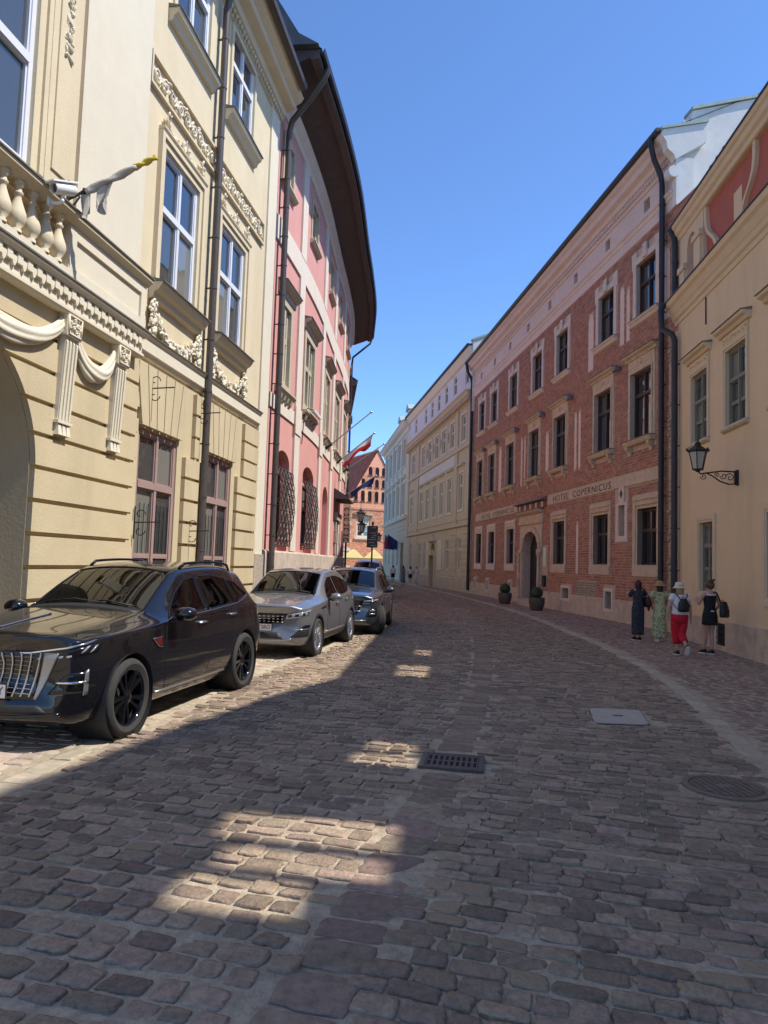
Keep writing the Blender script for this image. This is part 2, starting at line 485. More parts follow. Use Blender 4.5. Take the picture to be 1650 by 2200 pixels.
WL = curve_fn([(-6.55, -4), (-6.0, 0), (-3.3, 19.6), (-2.93, 22.5), (-2.62, 26), (-2.44, 30.5), (-2.28, 34), (-2.18, 38.2), (-2.35, 42.5), (-3.9, 65), (-7, 84), (-9, 104)])

g = MB(); g.add([(-700, -700, -0.06), (700, -700, -0.06), (700, 1200, -0.06), (-700, 1200, -0.06)], [(0, 1, 2, 3)])
tag(obj('ground', g, 'ground_far', recalc=False), kind='structure')

def strip(mb, f0, f1, y0, y1, z, dy=0.8, k=6):
    rows = []; y = y0
    while y < y1 + 1e-6:
        a, b = f0(y), f1(y)
        rows.append([(a + (b - a) * i / k, y, z) for i in range(k + 1)]); y += dy
    mb.grid(rows)
from mathutils import noise
m = MB(); rows = []; y = 1.7                      # uneven sanded bed close to the camera
while y < 13:
    a_, b_ = WL(y) - 1.0, Kc(y); nn_ = 110
    rows.append([(a_ + (b_ - a_) * i / nn_, y, 0.011 * noise.noise(((a_ + (b_ - a_) * i / nn_) * 1.9, y * 1.9, 3.1)) + 0.006 * noise.noise(((a_ + (b_ - a_) * i / nn_) * 9, y * 9, 0.0)) + 0.0035) for i in range(nn_ + 1)]); y += 0.07
yl = y - 0.07
m.grid(rows); strip(m, lambda y: WL(y) - 1.0, lambda y: Kc(y), yl, 104, 0.0); strip(m, lambda y: WL(y) - 1.0, lambda y: Kc(y), -4, 1.6, 0.0)
road = tag(obj('road', m, 'grout', recalc=False), 'cobbled street curving away between the old houses', kind='structure')
m = MB(); strip(m, lambda y: Kc(y), lambda y: WR(y) + 0.6, -4, 104, 0.004)
walk = tag(obj('sidewalk', m, 'grout', recalc=False), 'flush paved footway along the shaded houses', kind='structure')

GR = (0.675, 6.54, 0.60, 0.55)        # drain grate: centre x,y, size
PL = (2.88, 8.80, 0.62, 0.86)
MH = (2.87, 6.05, 0.34)
def blocked(x, y, r):
    if abs(x - GR[0]) < GR[2] / 2 + r * 0.36 and abs(y - GR[1]) < GR[3] / 2 + r * 0.22: return True
    if abs(x - PL[0] - 0.04) < PL[2] / 2 + r * 0.38 and abs(y - PL[1]) < PL[3] / 2 + r * 0.25: return True
    if (x - MH[0]) ** 2 + (y - MH[1]) ** 2 < (MH[2] + r * 0.36) ** 2: return True
    return False

# stone shapes: unit size in x and y, z in metres
def stone_variant(seed, nseg=20, flat=0.0):
    rnd = random.Random(seed)
    lob = [rnd.uniform(-0.06, 0.035) - (0.10 if rnd.random() < 0.07 else 0) for _ in range(nseg)]
    e = rnd.uniform(7.0, 15.0)
    tilt = (rnd.uniform(-0.006, 0.006), rnd.uniform(-0.006, 0.006))
    sk = rnd.uniform(-0.07, 0.07)
    ring = []
    for k in range(nseg):
        t = 2 * math.pi * (k + 0.5) / nseg
        c, s_ = math.cos(t), math.sin(t)
        r = 1 / (abs(c) ** e + abs(s_) ** e) ** (1 / e)
        r *= 1 + lob[k]
        x, y = 0.5 * r * c, 0.5 * r * s_
        ring.append((x + sk * y, y + rnd.uniform(-0.02, 0.02)))
    h = 0.0165
    def lay(f, z): return [(x * f, y * f, z + tilt[0] * x * 2 + tilt[1] * y * 2) for x, y in ring]
    if nseg > 10:
        lv = [lay(1.02, -0.02), lay(1.0, h * 0.62), lay(0.968, h * 0.96)]
        lv.append([(x * 0.80, y * 0.80, h * rnd.uniform(0.93, 1.07) + tilt[0] * x * 2 + tilt[1] * y * 2) for x, y in ring])
    else:
        lv = [lay(1.0, -0.01), lay(0.9, h * 0.9)]
    vs = [v for l in lv for v in l]; n = nseg
    fs = [(i * n + k, i * n + (k + 1) % n, (i + 1) * n + (k + 1) % n, (i + 1) * n + k) for i in range(len(lv) - 1) for k in range(n)]
    vs.append((0, 0, h * rnd.uniform(0.92, 1.10))); c = len(vs) - 1; b = (len(lv) - 1) * n
    fs += [(b + k, b + (k + 1) % n, c) for k in range(n)]
    return vs, fs
VAR_HI = [stone_variant(i) for i in range(26)]
VAR_LO = [stone_variant(100 + i, 8) for i in range(10)]
VAR_MESH = {}
def variant_mesh(i, mat):
    key = (i, mat)
    if key not in VAR_MESH:
        b = MB(); b.add(*VAR_HI[i]); me = b.mesh('cobble', True, True); me.set_sharp_from_angle(angle=rad(32))
        me.materials.append(MATS[mat]); VAR_MESH[key] = me
    return VAR_MESH[key]

def lay_stones(f0, f1, axis, y0, y1, wrange, drange, joint, skip=None, ylo=14.0, slant=0.0):
    """rows of stones across the street; returns list of (x,y,rot,w,d,hi)"""
    rnd = random.Random(5 + int(y0 * 7) + int(1000 * joint))
    out = []; y = y0
    while y < y1:
        far = y > 45
        dep = rnd.uniform(*drange) * (1.25 if far else 1)
        dx = (axis(y + 0.5) - axis(y - 0.5))
        ang = -math.atan(dx) + slant
        ct, st = math.cos(ang), math.sin(ang)
        c0 = axis(y); a, b = f0(y), f1(y)
        t = a - c0 - rnd.uniform(0, 0.2) - 0.15
        wv = rnd.uniform(-0.02, 0.02)
        while t < b - c0 + 0.2:
            wd = rnd.choice([rnd.uniform(*wrange), rnd.uniform(wrange[0], wrange[1])]) * (1.3 if far else 1)
            x = c0 + (t + wd / 2) * ct; yy = y - 0 + (t + wd / 2) * st
            wob = 0.028 * math.sin(x * 2.1 + y * 0.9) + wv * math.sin(t * 1.3)
            yy += wob
            t += wd
            if x - wd * 0.40 < f0(yy) or x + wd * 0.40 > f1(yy): continue
            if skip and skip(x, yy, wd): continue
            j = joint * rnd.uniform(0.6, 1.5)
            out.append((x + rnd.uniform(-.004, .004), yy + rnd.uniform(-.006, .006), ang + rnd.uniform(-.05, .05),
                        wd - j, (dep - j * 0.9) * rnd.uniform(0.9, 1.03), yy < ylo))
        y += dep
    return out
def put(mb, x, y, ang, wd, d, vs, fs, z=0.0, zs=1.0):
    c, s_ = math.cos(ang), math.sin(ang)
    mb.add([(x + (vx * wd) * c - (vy * d) * s_, y + (vx * wd) * s_ + (vy * d) * c, z + vz * zs) for vx, vy, vz in vs], fs)

DH = 0.165    # half width of the drain line
sk = lambda x, y, wd: blocked(x, y, wd)
leftlane = lay_stones(lambda y: Lc(y) + 0.12, lambda y: D(y) - DH + 0.05, D, 1.9, 100, (0.135, 0.26), (0.12, 0.17), 0.023, sk)
rightlane = lay_stones(lambda y: D(y) + DH - 0.05, lambda y: Kc(y) - 0.10, D, 1.9, 100, (0.12, 0.26), (0.10, 0.145), 0.010, sk, slant=-0.03)
parking = lay_stones(lambda y: WL(y) - 0.1, lambda y: Lc(y) - 0.12, Lc, 2.5, 100, (0.16, 0.30), (0.13, 0.18), 0.020, sk)
footway = lay_stones(lambda y: Kc(y) + 0.13, lambda y: WR(y) + 0.1, Kc, 2.0, 60, (0.17, 0.26), (0.105, 0.12), 0.010, sk, ylo=0)
import heapq
def in_view(x, y):
    return y > 2.15 and abs(x) < 0.56 * y + 0.15
cand = [('cobble', s) for s in leftlane + rightlane if in_view(s[0], s[1])]
near = heapq.nsmallest(300, cand, key=lambda q: (q[1][0] ** 2 + q[1][1] ** 2) / (q[1][3] * q[1][4]) ** 0.5)
nearset = set(id(q[1]) for q in near)
rnd = random.Random(11)
for mt, s in near:
    o = link('cobblestone', variant_mesh(rnd.randrange(len(VAR_HI)), 'cobble'), road)
    o.location = (s[0], s[1], rnd.uniform(-0.004, 0.003)); o.rotation_euler = (rnd.uniform(-.02, .02), rnd.uniform(-.02, .02), s[2] + rnd.choice([0, math.pi]))
    o.scale = (s[3], s[4], rnd.uniform(0.85, 1.15))
def joined(name, stones, mat, parent, flat=1.0):
    mb = MB(); rnd = random.Random(3)
    for s in stones:
        if id(s) in nearset: continue
        v = rnd.choice(VAR_HI if s[5] else VAR_LO)
        put(mb, *s[:5], *v, rnd.uniform(-.004, .003), flat)
    o = obj(name, mb, mat, parent, recalc=False, auto=32)
    tag(o, kind='stuff'); return o
joined('cobblestones', leftlane + rightlane, 'cobble', road)
joined('parking_setts', parking, 'paver', road, 0.8)
joined('footway_pavers', footway, 'sidewalk_paver', walk, 0.5)
# border and drain stones, one object each where they can be told apart
def line_stones(f, y0, y1, wd, lrange, name, mat, parent, off=0.0, joint=0.02, zsc=1.0, skip=None):
    rnd = random.Random(len(name) + int(off * 10)); y = y0
    while y < y1:
        ln = rnd.uniform(*lrange) * (1 if y < 40 else 2)
        dx = f(y + ln) - f(y); ang = math.atan2(dx, ln)
        x = f(y + ln / 2) + off; yy = y + ln / 2
        y += ln * math.cos(ang)
        if skip and skip(x, yy, ln): continue
        o = link(name, variant_mesh(rnd.randrange(len(VAR_HI)), mat), parent)
        o.location = (x, yy, rnd.uniform(-.003, .002)); o.rotation_euler = (0, 0, -ang + rnd.uniform(-.015, .015))
        o.scale = (wd * rnd.uniform(0.95, 1.04), ln - joint, zsc)
line_stones(D, 1.9, 60, 0.34, (0.20, 0.34), 'drain_slab', 'drain_stone', road, 0, 0.022, 0.75, lambda x, y, l: blocked(x, y, l * 0.5))
line_stones(Kc, 1.9, 46, 0.23, (0.35, 0.6), 'kerb_stone', 'kerb_stone', road, 0, 0.015, 0.85)
line_stones(Lc, 3, 46, 0.21, (0.26, 0.4), 'edge_stone', 'kerb_stone', road, 0, 0.018, 0.85)

# drain grate
gx, gy, gw, gd = GR
ang = -0.16
gr = empty('drain_grate', (gx, gy, 0.006), ang)
tag(gr, 'rusty rectangular cast iron drain grate with two rows of slots in the cobbles', 'drain grate')
m = MB()
W2, D2 = gw / 2 - 0.02, gd / 2 - 0.03
m.box(-W2, W2, -D2, -D2 + 0.05, -0.04, 0.022); m.box(-W2, W2, D2 - 0.05, D2, -0.04, 0.022)
m.box(-W2, -W2 + 0.05, -D2 + 0.05, D2 - 0.05, -0.04, 0.0215); m.box(W2 - 0.05, W2, -D2 + 0.05, D2 - 0.05, -0.04, 0.0215)
obj('frame', m, 'cast_iron', gr)
m = MB()
x0, x1, y0, y1 = -W2 + 0.055, W2 - 0.055, -D2 + 0.055, D2 - 0.055
nsl = 9; p_ = (x1 - x0) / nsl
for yy in ((y0, y0 + 0.035), (-0.018, 0.018), (y1 - 0.035, y1)): m.box(x0, x1, yy[0], yy[1], -0.03, 0.020)
for i in range(nsl + 1):
    xx = x0 + i * p_
    for ya, yb in ((y0 + 0.035, -0.018), (0.018, y1 - 0.035)):
        m.box(max(x0, xx - 0.011), min(x1, xx + 0.011), ya, yb, -0.03, 0.0195)
obj('grating', m, 'cast_iron', gr)
m = MB(); m.box(-W2 + 0.04, W2 - 0.04, -D2 + 0.04, D2 - 0.04, -0.002, 0.0165); obj('pit_black', m, 'hole_black', gr)  # black slab close under the bars stands in for the dark depth

# steel plate with clipped corners
px, py, pw, pd = PL
pt = empty('steel_cover_plate', (px, py, 0.0), -0.03)
tag(pt, 'pale square steel cover plate with clipped corners set in the cobbles', 'cover plate')
m = MB(); c = 0.05; a, b = pw / 2, pd / 2
sh = lambda u, v, d: (u + v * 0.18, v, d)
poly = [(-a + c, -b), (a - c, -b), (a, -b + c), (a, b - c), (a - c, b), (-a + c, b), (-a, b - c), (-a, -b + c)]
m.prism(poly, -0.02, 0.021, sh); obj('plate', m, 'steel_plate', pt)
m = MB(); po2 = [(u * 1.05, v * 1.04) for u, v in poly]; m.prism(po2, -0.02, 0.011, sh); obj('rim', m, 'cast_iron', pt)
m = MB(); m.prism([(-0.05, -0.03), (0.05, -0.03), (0.065, 0), (0.05, 0.03), (-0.05, 0.03), (-0.065, 0)], 0.021, 0.025, sh); obj('lifting_slot', m, 'cast_iron', pt)

# round manhole
mh = empty('manhole_cover', (MH[0], MH[1], 0.0), 0.1)
tag(mh, 'round brown cast iron manhole cover with a raised grid pattern', 'manhole cover')
m = MB(); R_ = MH[2]
m.lathe([(R_, -0.03), (R_, 0.020), (R_ - 0.05, 0.021), (R_ - 0.055, 0.012), (R_ - 0.055, -0.02)], 40); obj('ring', m, 'manhole_iron', mh, auto=40)
m = MB(); m.lathe([(R_ - 0.062, -0.02), (R_ - 0.062, 0.014), (0.001, 0.014)], 40)
rr = R_ - 0.075
for i in range(-4, 5):
    t = i * 0.058; h = math.sqrt(max(0, rr * rr - t * t))
    m.box(t - 0.009, t + 0.009, -h, h, 0.012, 0.021)
for i in range(-8, 9):
    t = i * 0.031; h = math.sqrt(max(0, rr * rr - t * t))
    m.box(-h, h, t - 0.006, t + 0.006, 0.012, 0.020)
obj('lid', m, 'manhole_iron', mh)
m = MB(); m.box(-0.07, 0.07, -0.045, 0.045, 0.02, 0.0235); obj('badge_plate', m, 'manhole_iron', mh)
# ================================================================ ORNAMENT HELPERS
def leafy(mb, fac, pts, r, n0, k=4, seed=0, leaf=1.0):
    """stucco leaf and fruit clumps along a path of (u,z); proud of the wall by n0"""
    rnd = random.Random(seed)
    for (u, z) in pts:
        for _ in range(k):
            uu = u + rnd.uniform(-r, r) * 0.8; zz = z + rnd.uniform(-r, r) * 0.8
            a = rnd.uniform(0, math.pi)
            c = Vector(fac.P(uu, zz, n0 + rnd.uniform(0, r * 0.6)))
            R = Matrix.Rotation(rnd.uniform(-0.5, 0.5), 3, 'Z') @ Matrix.Rotation(a, 3, 'X')
            s = r * rnd.uniform(0.35, 0.7) * leaf
            mb.blob(c, s * 0.55, s * 0.6, s * rnd.uniform(0.9, 1.6), 5, 3, R)
def catenary(u0, z0, u1, z1, sag, n):
    return [(u0 + (u1 - u0) * i / n, z0 + (z1 - z0) * i / n - sag * 4 * (i / n) * (1 - i / n)) for i in range(n + 1)]
def scroll(mb, fac, u, z, n, r, turns, r_t, flip=1, k=14, start=0.0):
    pts = []
    for i in range(k + 1):
        f = i / k; a = start + flip * f * turns * 2 * math.pi
        rr = r * (1 - 0.8 * f)
        pts.append(fac.P(u + rr * math.cos(a), z + rr * math.sin(a), n))
    mb.tube(pts, r_t, 5)
def downpipe(fac, bld, u, z0, z1, n, r, mat, rings=8, name='downpipe', top=None):
    m = MB(); pts = [fac.P(u, z0, n), fac.P(u, z1, n)]
    if top: pts += [fac.P(*t) for t in top]
    m.tube(pts, r, 10)
    o = obj(name, m, mat, bld, auto=50)
    for i in range(rings):
        z = z0 + (z1 - z0) * (i + 0.4) / rings
        m = MB(); m.tube([fac.P(u, z - 0.02, n), fac.P(u, z + 0.02, n)], r * 1.13, 10)
        q = MB()
        fac.box(m, u - 0.02, u + 0.02, z - 0.012, z + 0.012, 0.0, n - r * 0.9)
        obj('pipe_clamp', m, mat, o)
    return o
def iron_bracket(fac, bld, u, z, s=1.0, flip=1):
    m = MB()
    m.tube([fac.P(u, z - 0.35 * s, 0.03), fac.P(u, z + 0.35 * s, 0.03)], 0.013, 6)
    m.tube([fac.P(u, z, 0.03), fac.P(u, z + 0.02, 0.62 * s)], 0.012, 6)
    for dz, f in ((0.17, 1), (-0.17, -1)):
        pts = []
        for i in range(15):
            t = i / 14; a = f * (t * 4.8)
            rr = 0.13 * s * (1 - 0.75 * t)
            pts.append(fac.P(u, z + dz * s + rr * math.sin(a), 0.16 * s + rr * math.cos(a)))
        m.tube(pts, 0.009, 5)
    return obj('iron_bracket', m, 'iron', bld)

# ================================================================ YELLOW PALACE (sunlit, on the left)
yd = Vector((0.138, 1)).normalized()
FY = Fac([Vector((-6, 0)), Vector((-6, 0)) + yd * 40], 1)
yb = wempty('palace_house', (-4.3, 12.5, 0))
tag(yb, 'pale yellow stuccoed palace with a balcony, garlands and rusticated ground floor', 'building')
G_W = [(12.5, 14.1), (15.6, 17.15)]
F_W = [(7.45, 9.08), (12.85, 14.45), (15.75, 17.35)]
T_W = [(7.5, 9.1), (13.0, 14.6), (15.95, 17.5)]
UC, UR, ZC = 7.80, 1.74, 2.80
EZ = 14.3
holes = [(a, b, 0.55, 4.0, 0.14) for a, b in G_W] + [(a, b, 6.7, 9.23, 0.16) for a, b in F_W] + [(a, b, 12.0, 14.0, 0.16) for a, b in T_W]
m = MB(); FY.wall(m, 3.0, 18.95, 5.4, EZ, [h for h in holes if h[2] > 5])
obj('wall', m, 'yellow', yb, recalc=False)
m = MB(); FY.wall(m, 3.0, 18.95, 0.0, 5.4, [h for h in holes if h[2] < 5] + [(UC - UR, UC + UR, 0.0, ZC + UR, 1.3)], n=0.0)
FY.arch_fill(m, UC, UR, ZC, ZC + UR, 0.0, 1.3, 14)
obj('lower_wall', m, 'yellow_low', yb, recalc=False)
# portal door deep inside the arch
m = MB(); FY.box(m, UC - UR - 0.1, UC + UR + 0.1, 0.0, ZC + UR + 0.1, -1.36, -1.29)
for k in range(6):
    FY.box(m, UC - UR + 0.1 + k * 0.58, UC - UR + 0.56 + k * 0.58, 0.3, 2.6, -1.29, -1.25)
obj('portal_door', m, 'dark_frame', yb)
# rustication blocks
course = [0.24, 0.68, 1.12, 1.56, 2.00, 2.445, 2.885, 3.325, 3.76, 4.20, 4.66, 5.12]
TY = lambda a, b, d: FY.P(a, b, d)
def arch_u(z, r): return UC + math.sqrt(max(0.0, r * r - (z - ZC) ** 2)) if z > ZC else UC + r
for i in range(len(course) - 1):
    z0, z1 = course[i] + 0.030, course[i + 1] - 0.030
    if z0 > ZC - 0.2:
        zz = [z0 + (z1 - z0) * k / 4 for k in range(5)]
        R0 = UR + 0.012
        # voussoir end bends towards the arch centre
        poly = [(arch_u(z, R0) if z < ZC + R0 else UC + 0.05, z) for z in zz]
        poly = [(max(p[0], UC + 0.03), p[1]) for p in poly] + [(12.24, z1), (12.24, z0)]
        if z0 < ZC + UR - 0.05:
            m = MB(); m.prism(poly, 0.003, 0.085, TY); obj('rustication_block', m, 'yellow_low', yb)
        else:
            m = MB(); FY.box(m, 6.0, 12.24, z0, z1, 0.003, 0.085); obj('rustication_block', m, 'yellow_low', yb)
    else:
        m = MB(); FY.box(m, UC + UR + 0.004, 12.24, z0, z1, 0.003, 0.085); obj('rustication_block', m, 'yellow_low', yb)
    if z1 < 4.1 or z0 > 5.2:
        segs = [(14.34, 15.36), (17.40, 18.93)]
    else:
        segs = [(14.75, 14.98), (17.80, 18.93)]
    m = MB(); FY.box(m, *( (12.24, 12.36) ), z0 + 0.07, z1 - 0.07, 0.003, 0.06); obj('rustication_block', m, 'yellow_low', yb)
    for a, b in segs:
        m = MB(); FY.box(m, a, b, z0, z1, 0.003, 0.085); obj('rustication_block', m, 'yellow_low', yb)
# flat arches above the ground floor windows
for a, b in G_W:
    c = (a + b) / 2; nV = 6
    for k in range(nV):
        t0, t1 = -1 + 2 * k / nV, -1 + 2 * (k + 1) / nV
        lo, hi = 0.86, 1.13
        poly = [(c + t0 * lo + 0.014, 4.03), (c + t1 * lo - 0.014, 4.03), (c + t1 * hi - 0.014, 5.10), (c + t0 * hi + 0.014, 5.10)]
        m = MB(); m.prism(poly, 0.003, 0.085, TY); obj('voussoir', m, 'yellow_low', yb)
molding(FY, yb, 'plinth', 'plinth_stone', UC + UR + 0.05, 18.94, [(0, 0), (0.09, 0), (0.09, 0.2), (0.06, 0.235), (0, 0.235)])
# string course
molding(FY, yb, 'string_course', 'cream_white', 11.55, 18.94, [(0, 5.20), (0.04, 5.22), (0.06, 5.28), (0.10, 5.30), (0.10, 5.52), (0.14, 5.56), (0.145, 5.585), (0, 5.585)])
molding(FY, yb, 'lead_flashing', 'cap', 11.55, 18.95, [(0, 5.587), (0.165, 5.587), (0.165, 5.60), (0, 5.615)])
# ground floor windows
for a, b in G_W:
    window(FY, yb, a, b, 0.55, 4.0, -0.08, 'mauve_frame', ['glass_grey', 'glass_blind', 'glass_dark', 'glass_grey'], 2, (0.715,), 0.10, 0.075, minor=(0.35,))
    m = MB()       # wrought grille inside the lower lights
    for k in range(9):
        u = a + 0.15 + k * (b - a - 0.3) / 8
        m.tube([FY.P(u, 0.7, -0.065), FY.P(u, 2.7, -0.065)], 0.008, 5)
    for k in range(3):
        for s_ in (-1, 1):
            scroll(m, FY, a + 0.4 + k * 0.4, 1.5 + s_ * 0.14, -0.065, 0.12, 1.2, 0.008, s_)
    obj('window_grille', m, 'iron', yb)
    part(FY, yb, 'window_sill', 'plinth_stone', [(a - 0.08, b + 0.08, 0.44, 0.545, -0.1, 0.12)])
# upper windows
for (a, b), gs in zip(F_W, (['glass_grey'] * 4, ['glass_grey', 'glass_blind', 'glass_sky', 'glass_sky'], ['glass_blind', 'glass_grey', 'glass_sky', 'glass_sky'])):
    window(FY, yb, a, b, 6.7, 9.23, -0.06, 'white_frame', gs, 2, (0.565,), 0.085, 0.075)
    m = MB(); frame_ring(FY, m, a, b, 6.7, 9.23, 0.13, 0, 0.05, bottom=False); frame_ring(FY, m, a - 0.13, b + 0.13, 6.7, 9.36, 0.10, 0, 0.09, bottom=False)
    obj('window_surround', m, 'yellow', yb)
    if a > 10:
        molding(FY, yb, 'window_sill', 'cream', a - 0.30, b + 0.28, [(0, 6.30), (0.10, 6.33), (0.12, 6.42), (0.20, 6.47), (0.26, 6.56), (0.27, 6.60), (0, 6.60)])
        molding(FY, yb, 'lead_flashing', 'cap', a - 0.32, b + 0.30, [(0, 6.602), (0.30, 6.602), (0.30, 6.62), (0, 6.68)])
        # garland under the sill
        m = MB()
        leafy(m, FY, catenary(a - 0.22, 6.10, b + 0.22, 6.10, 0.40, 22), 0.11, 0.03, 7, int(a))
        for uu in (a - 0.22, b + 0.22):
            leafy(m, FY, [(uu, 6.22 - 0.07 * k) for k in range(9)], 0.11, 0.05, 8, int(a) + 3)
        obj('garland', m, 'cream_white', yb, smooth=True, recalc=False)
        # wreath above the window
        m = MB(); c = (a + b) / 2
        leafy(m, FY, [(c + 0.16 * math.cos(t * 0.45), 9.62 + 0.16 * math.sin(t * 0.45)) for t in range(14)], 0.06, 0.05, 4, 9)
        leafy(m, FY, catenary(c - 0.8, 9.72, c - 0.12, 9.62, 0.14, 9), 0.075, 0.04, 5, 10)
        leafy(m, FY, catenary(c + 0.12, 9.62, c + 0.8, 9.72, 0.14, 9), 0.075, 0.04, 5, 12)
        leafy(m, FY, [(c - 0.8, 9.80), (c + 0.8, 9.80), (c - 0.84, 9.68), (c + 0.84, 9.68)], 0.085, 0.05, 6, 13)
        obj('wreath_relief', m, 'cream_white', yb, smooth=True, recalc=False)
        molding(FY, yb, 'window_cap', 'yellow', a - 0.24, b + 0.24, [(0, 9.455), (0.10, 9.455), (0.12, 9.49), (0.12, 9.52), (0, 9.52)])
    else:
        m = MB(); leafy(m, FY, [(9.62, 9.5 - 0.08 * k) for k in range(12)], 0.085, 0.09, 6, 77); obj('garland_drop', m, 'cream_white', yb, smooth=True, recalc=False)
for a, b in T_W:
    window(FY, yb, a, b, 12.0, 14.0, -0.06, 'white_frame', ['glass_sky', 'glass_grey', 'glass_sky', 'glass_sky'], 2, (0.6,), 0.085, 0.07)
    m = MB(); frame_ring(FY, m, a, b, 12.0, 13.9, 0.12, 0, 0.05, bottom=False); obj('window_surround', m, 'yellow', yb)
    molding(FY, yb, 'window_sill', 'cream', a - 0.26, b + 0.26, [(0, 11.60), (0.08, 11.62), (0.12, 11.72), (0.20, 11.78), (0.22, 11.86), (0, 11.86)])
    molding(FY, yb, 'lead_flashing', 'cap', a - 0.28, b + 0.28, [(0, 11.862), (0.25, 11.862), (0.25, 11.88), (0, 11.94)])
# scroll frieze
m = MB()
frame_ring(FY, m, 12.16, 18.60, 10.06, 10.54, 0.055, 0, 0.075)
obj('frieze_frame', m, 'cream', yb)
m = MB(); u = 12.40; k = 0
while u < 18.5:
    scroll(m, FY, u, 10.30, 0.03, 0.145, 1.6, 0.026, 1 if k % 2 else -1, 16, 0.4 * k)
    leafy(m, FY, [(u + 0.17, 10.30 + (0.1 if k % 2 else -0.1))], 0.075, 0.02, 6, k)
    u += 0.33; k += 1
obj('scroll_frieze', m, 'cream_white', yb, smooth=True, recalc=False)
# smooth white bay and pilasters
part(FY, yb, 'pilaster_panel', 'cream_white', [(10.12, 12.08, 6.2, EZ - 0.02, 0.0, 0.07)])
part(FY, yb, 'pilaster', 'yellow', [(9.30, 9.98, 6.2, EZ - 0.02, 0.0, 0.10), (9.42, 9.86, 6.9, 13.5, 0.1, 0.125)])
part(FY, yb, 'end_pilaster', 'cream_white', [(18.95, 19.68, 1.9, EZ, -0.3, 0.05)])
part(FY, yb, 'pilaster_base', 'rough_stone', [(18.93, 19.70, 0, 0.95, -0.3, 0.10)])
part(FY, yb, 'pilaster_base', 'rough_stone', [(18.93, 19.70, 0.97, 1.9, -0.3, 0.095)])
# main cornice and gutter
molding(FY, yb, 'cornice', 'cream', 2.9, 19.70, [(0, 14.02), (0.06, 14.05), (0.08, 14.16), (0.18, 14.20), (0.22, 14.34), (0.45, 14.40), (0.48, 14.52), (0.62, 14.60), (0.70, 14.72), (0, 14.72)])
for k in range(46):
    u = 12.2 + k * 0.165
    m = MB(); m.blob(FY.P(u, 14.13, 0.11), 0.05, 0.055, 0.06, 6, 4); obj('egg_ornament', m, 'cream', yb, smooth=True)
m = MB(); pts = [(0.66, 14.78), (0.70, 14.70), (0.78, 14.66), (0.87, 14.70), (0.90, 14.80), (0.885, 14.80), (0.86, 14.72), (0.78, 14.685), (0.71, 14.72), (0.68, 14.80)]
FY.prof(m, 2.9, 19.3, pts); obj('gutter', m, 'pipe_brown', yb)
m = MB(); m.add([FY.P(2.9, 14.74, 0.72), FY.P(19.7, 14.74, 0.72), FY.P(19.7, 19.5, -5.5), FY.P(2.9, 19.5, -5.5)], [(0, 1, 2, 3)])
m.add([FY.P(2.9, 19.5, -5.5), FY.P(19.7, 19.5, -5.5), FY.P(19.7, 14.7, -11), FY.P(2.9, 14.7, -11)], [(0, 1, 2, 3)]); obj('roof', m, 'slate', yb)
m = MB()
m.add([FY.P(19.69, 0, -0.31), FY.P(19.69, EZ + .4, -0.31), FY.P(19.69, 19.4, -5.5), FY.P(19.69, 14.7, -11), FY.P(19.69, 0, -11)], [(0, 1, 2, 3, 4)])
m.add([FY.P(3.0, 0, 0), FY.P(3.0, EZ + .4, 0), FY.P(3.0, 19.4, -5.5), FY.P(3.0, 14.7, -11), FY.P(3.0, 0, -11)], [(0, 1, 2, 3, 4)])
obj('gable_wall', m, 'yellow', yb)
downpipe(FY, yb, 15.12, 0.35, 13.7, 0.16, 0.075, 'pipe_brown', 12, top=[(15.12, 13.95, 0.20), (15.02, 14.35, 0.62), (15.0, 14.68, 0.78)])
for u, z in ((12.75, 4.72), (15.0, 4.75), (14.68, 2.28), (12.46, 2.32)): iron_bracket(FY, yb, u, z, 0.8)

# balcony over the portal
bal = wempty('balcony', FY.P(9.0, 5.0, 0), yb)
def bpart(name, mb, mat, smooth=False, auto=None):
    return obj(name, mb, mat, bal, smooth, auto=auto)
BN = 0.24
m = MB(); FY.prof(m, 4.0, 12.05, [(0.06, 5.06), (BN - 0.04, 5.06), (BN, 5.09), (BN, 5.13), (0.06, 5.13)])
FY.box(m, 4.0, 12.03, 5.13, 5.40, 0.06, BN - 0.03)
FY.prof(m, 4.0, 12.09, [(0.06, 5.40), (BN + 0.03, 5.40), (BN + 0.08, 5.45), (BN + 0.08, 5.48), (0.06, 5.48)])
bpart('slab', m, 'cream_white')
m = MB(); FY.prof(m, 4.0, 12.10, [(0.06, 5.482), (BN + 0.10, 5.482), (BN + 0.10, 5.505), (0.06, 5.52)]); bpart('flashing', m, 'cap')
for k in range(22):
    u = 7.7 + k * 0.196
    m = MB()
    FY.box(m, u, u + 0.10, 5.27, 5.398, BN - 0.029, BN + 0.022)
    poly = [(u + 0.10 + 0.096 * i / 8, 5.30 - 0.085 * math.sin(math.pi * i / 8)) for i in range(9)]
    m.prism(poly, BN - 0.029, BN + 0.012, TY)
    FY.box(m, u + 0.10, u + 0.196, 5.30, 5.35, BN - 0.029, BN + 0.010)
    bpart('dentil', m, 'cream_white')
m = MB(); FY.box(m, 9.75, 12.02, 5.52, 6.28, 0.07, BN - 0.04); FY.box(m, 9.75, 9.93, 5.525, 6.275, BN - 0.04, BN)
FY.box(m, 11.86, 12.02, 5.525, 6.275, BN - 0.04, BN); FY.box(m, 9.93, 11.86, 5.525, 5.70, BN - 0.04, BN - 0.002); FY.box(m, 9.93, 11.86, 6.12, 6.275, BN - 0.04, BN - 0.002)
bpart('parapet', m, 'cream_white')
m = MB(); FY.box(m, 4.0, 9.75, 5.52, 5.64, 0.08, BN + 0.02); bpart('base_rail', m, 'cream_white')
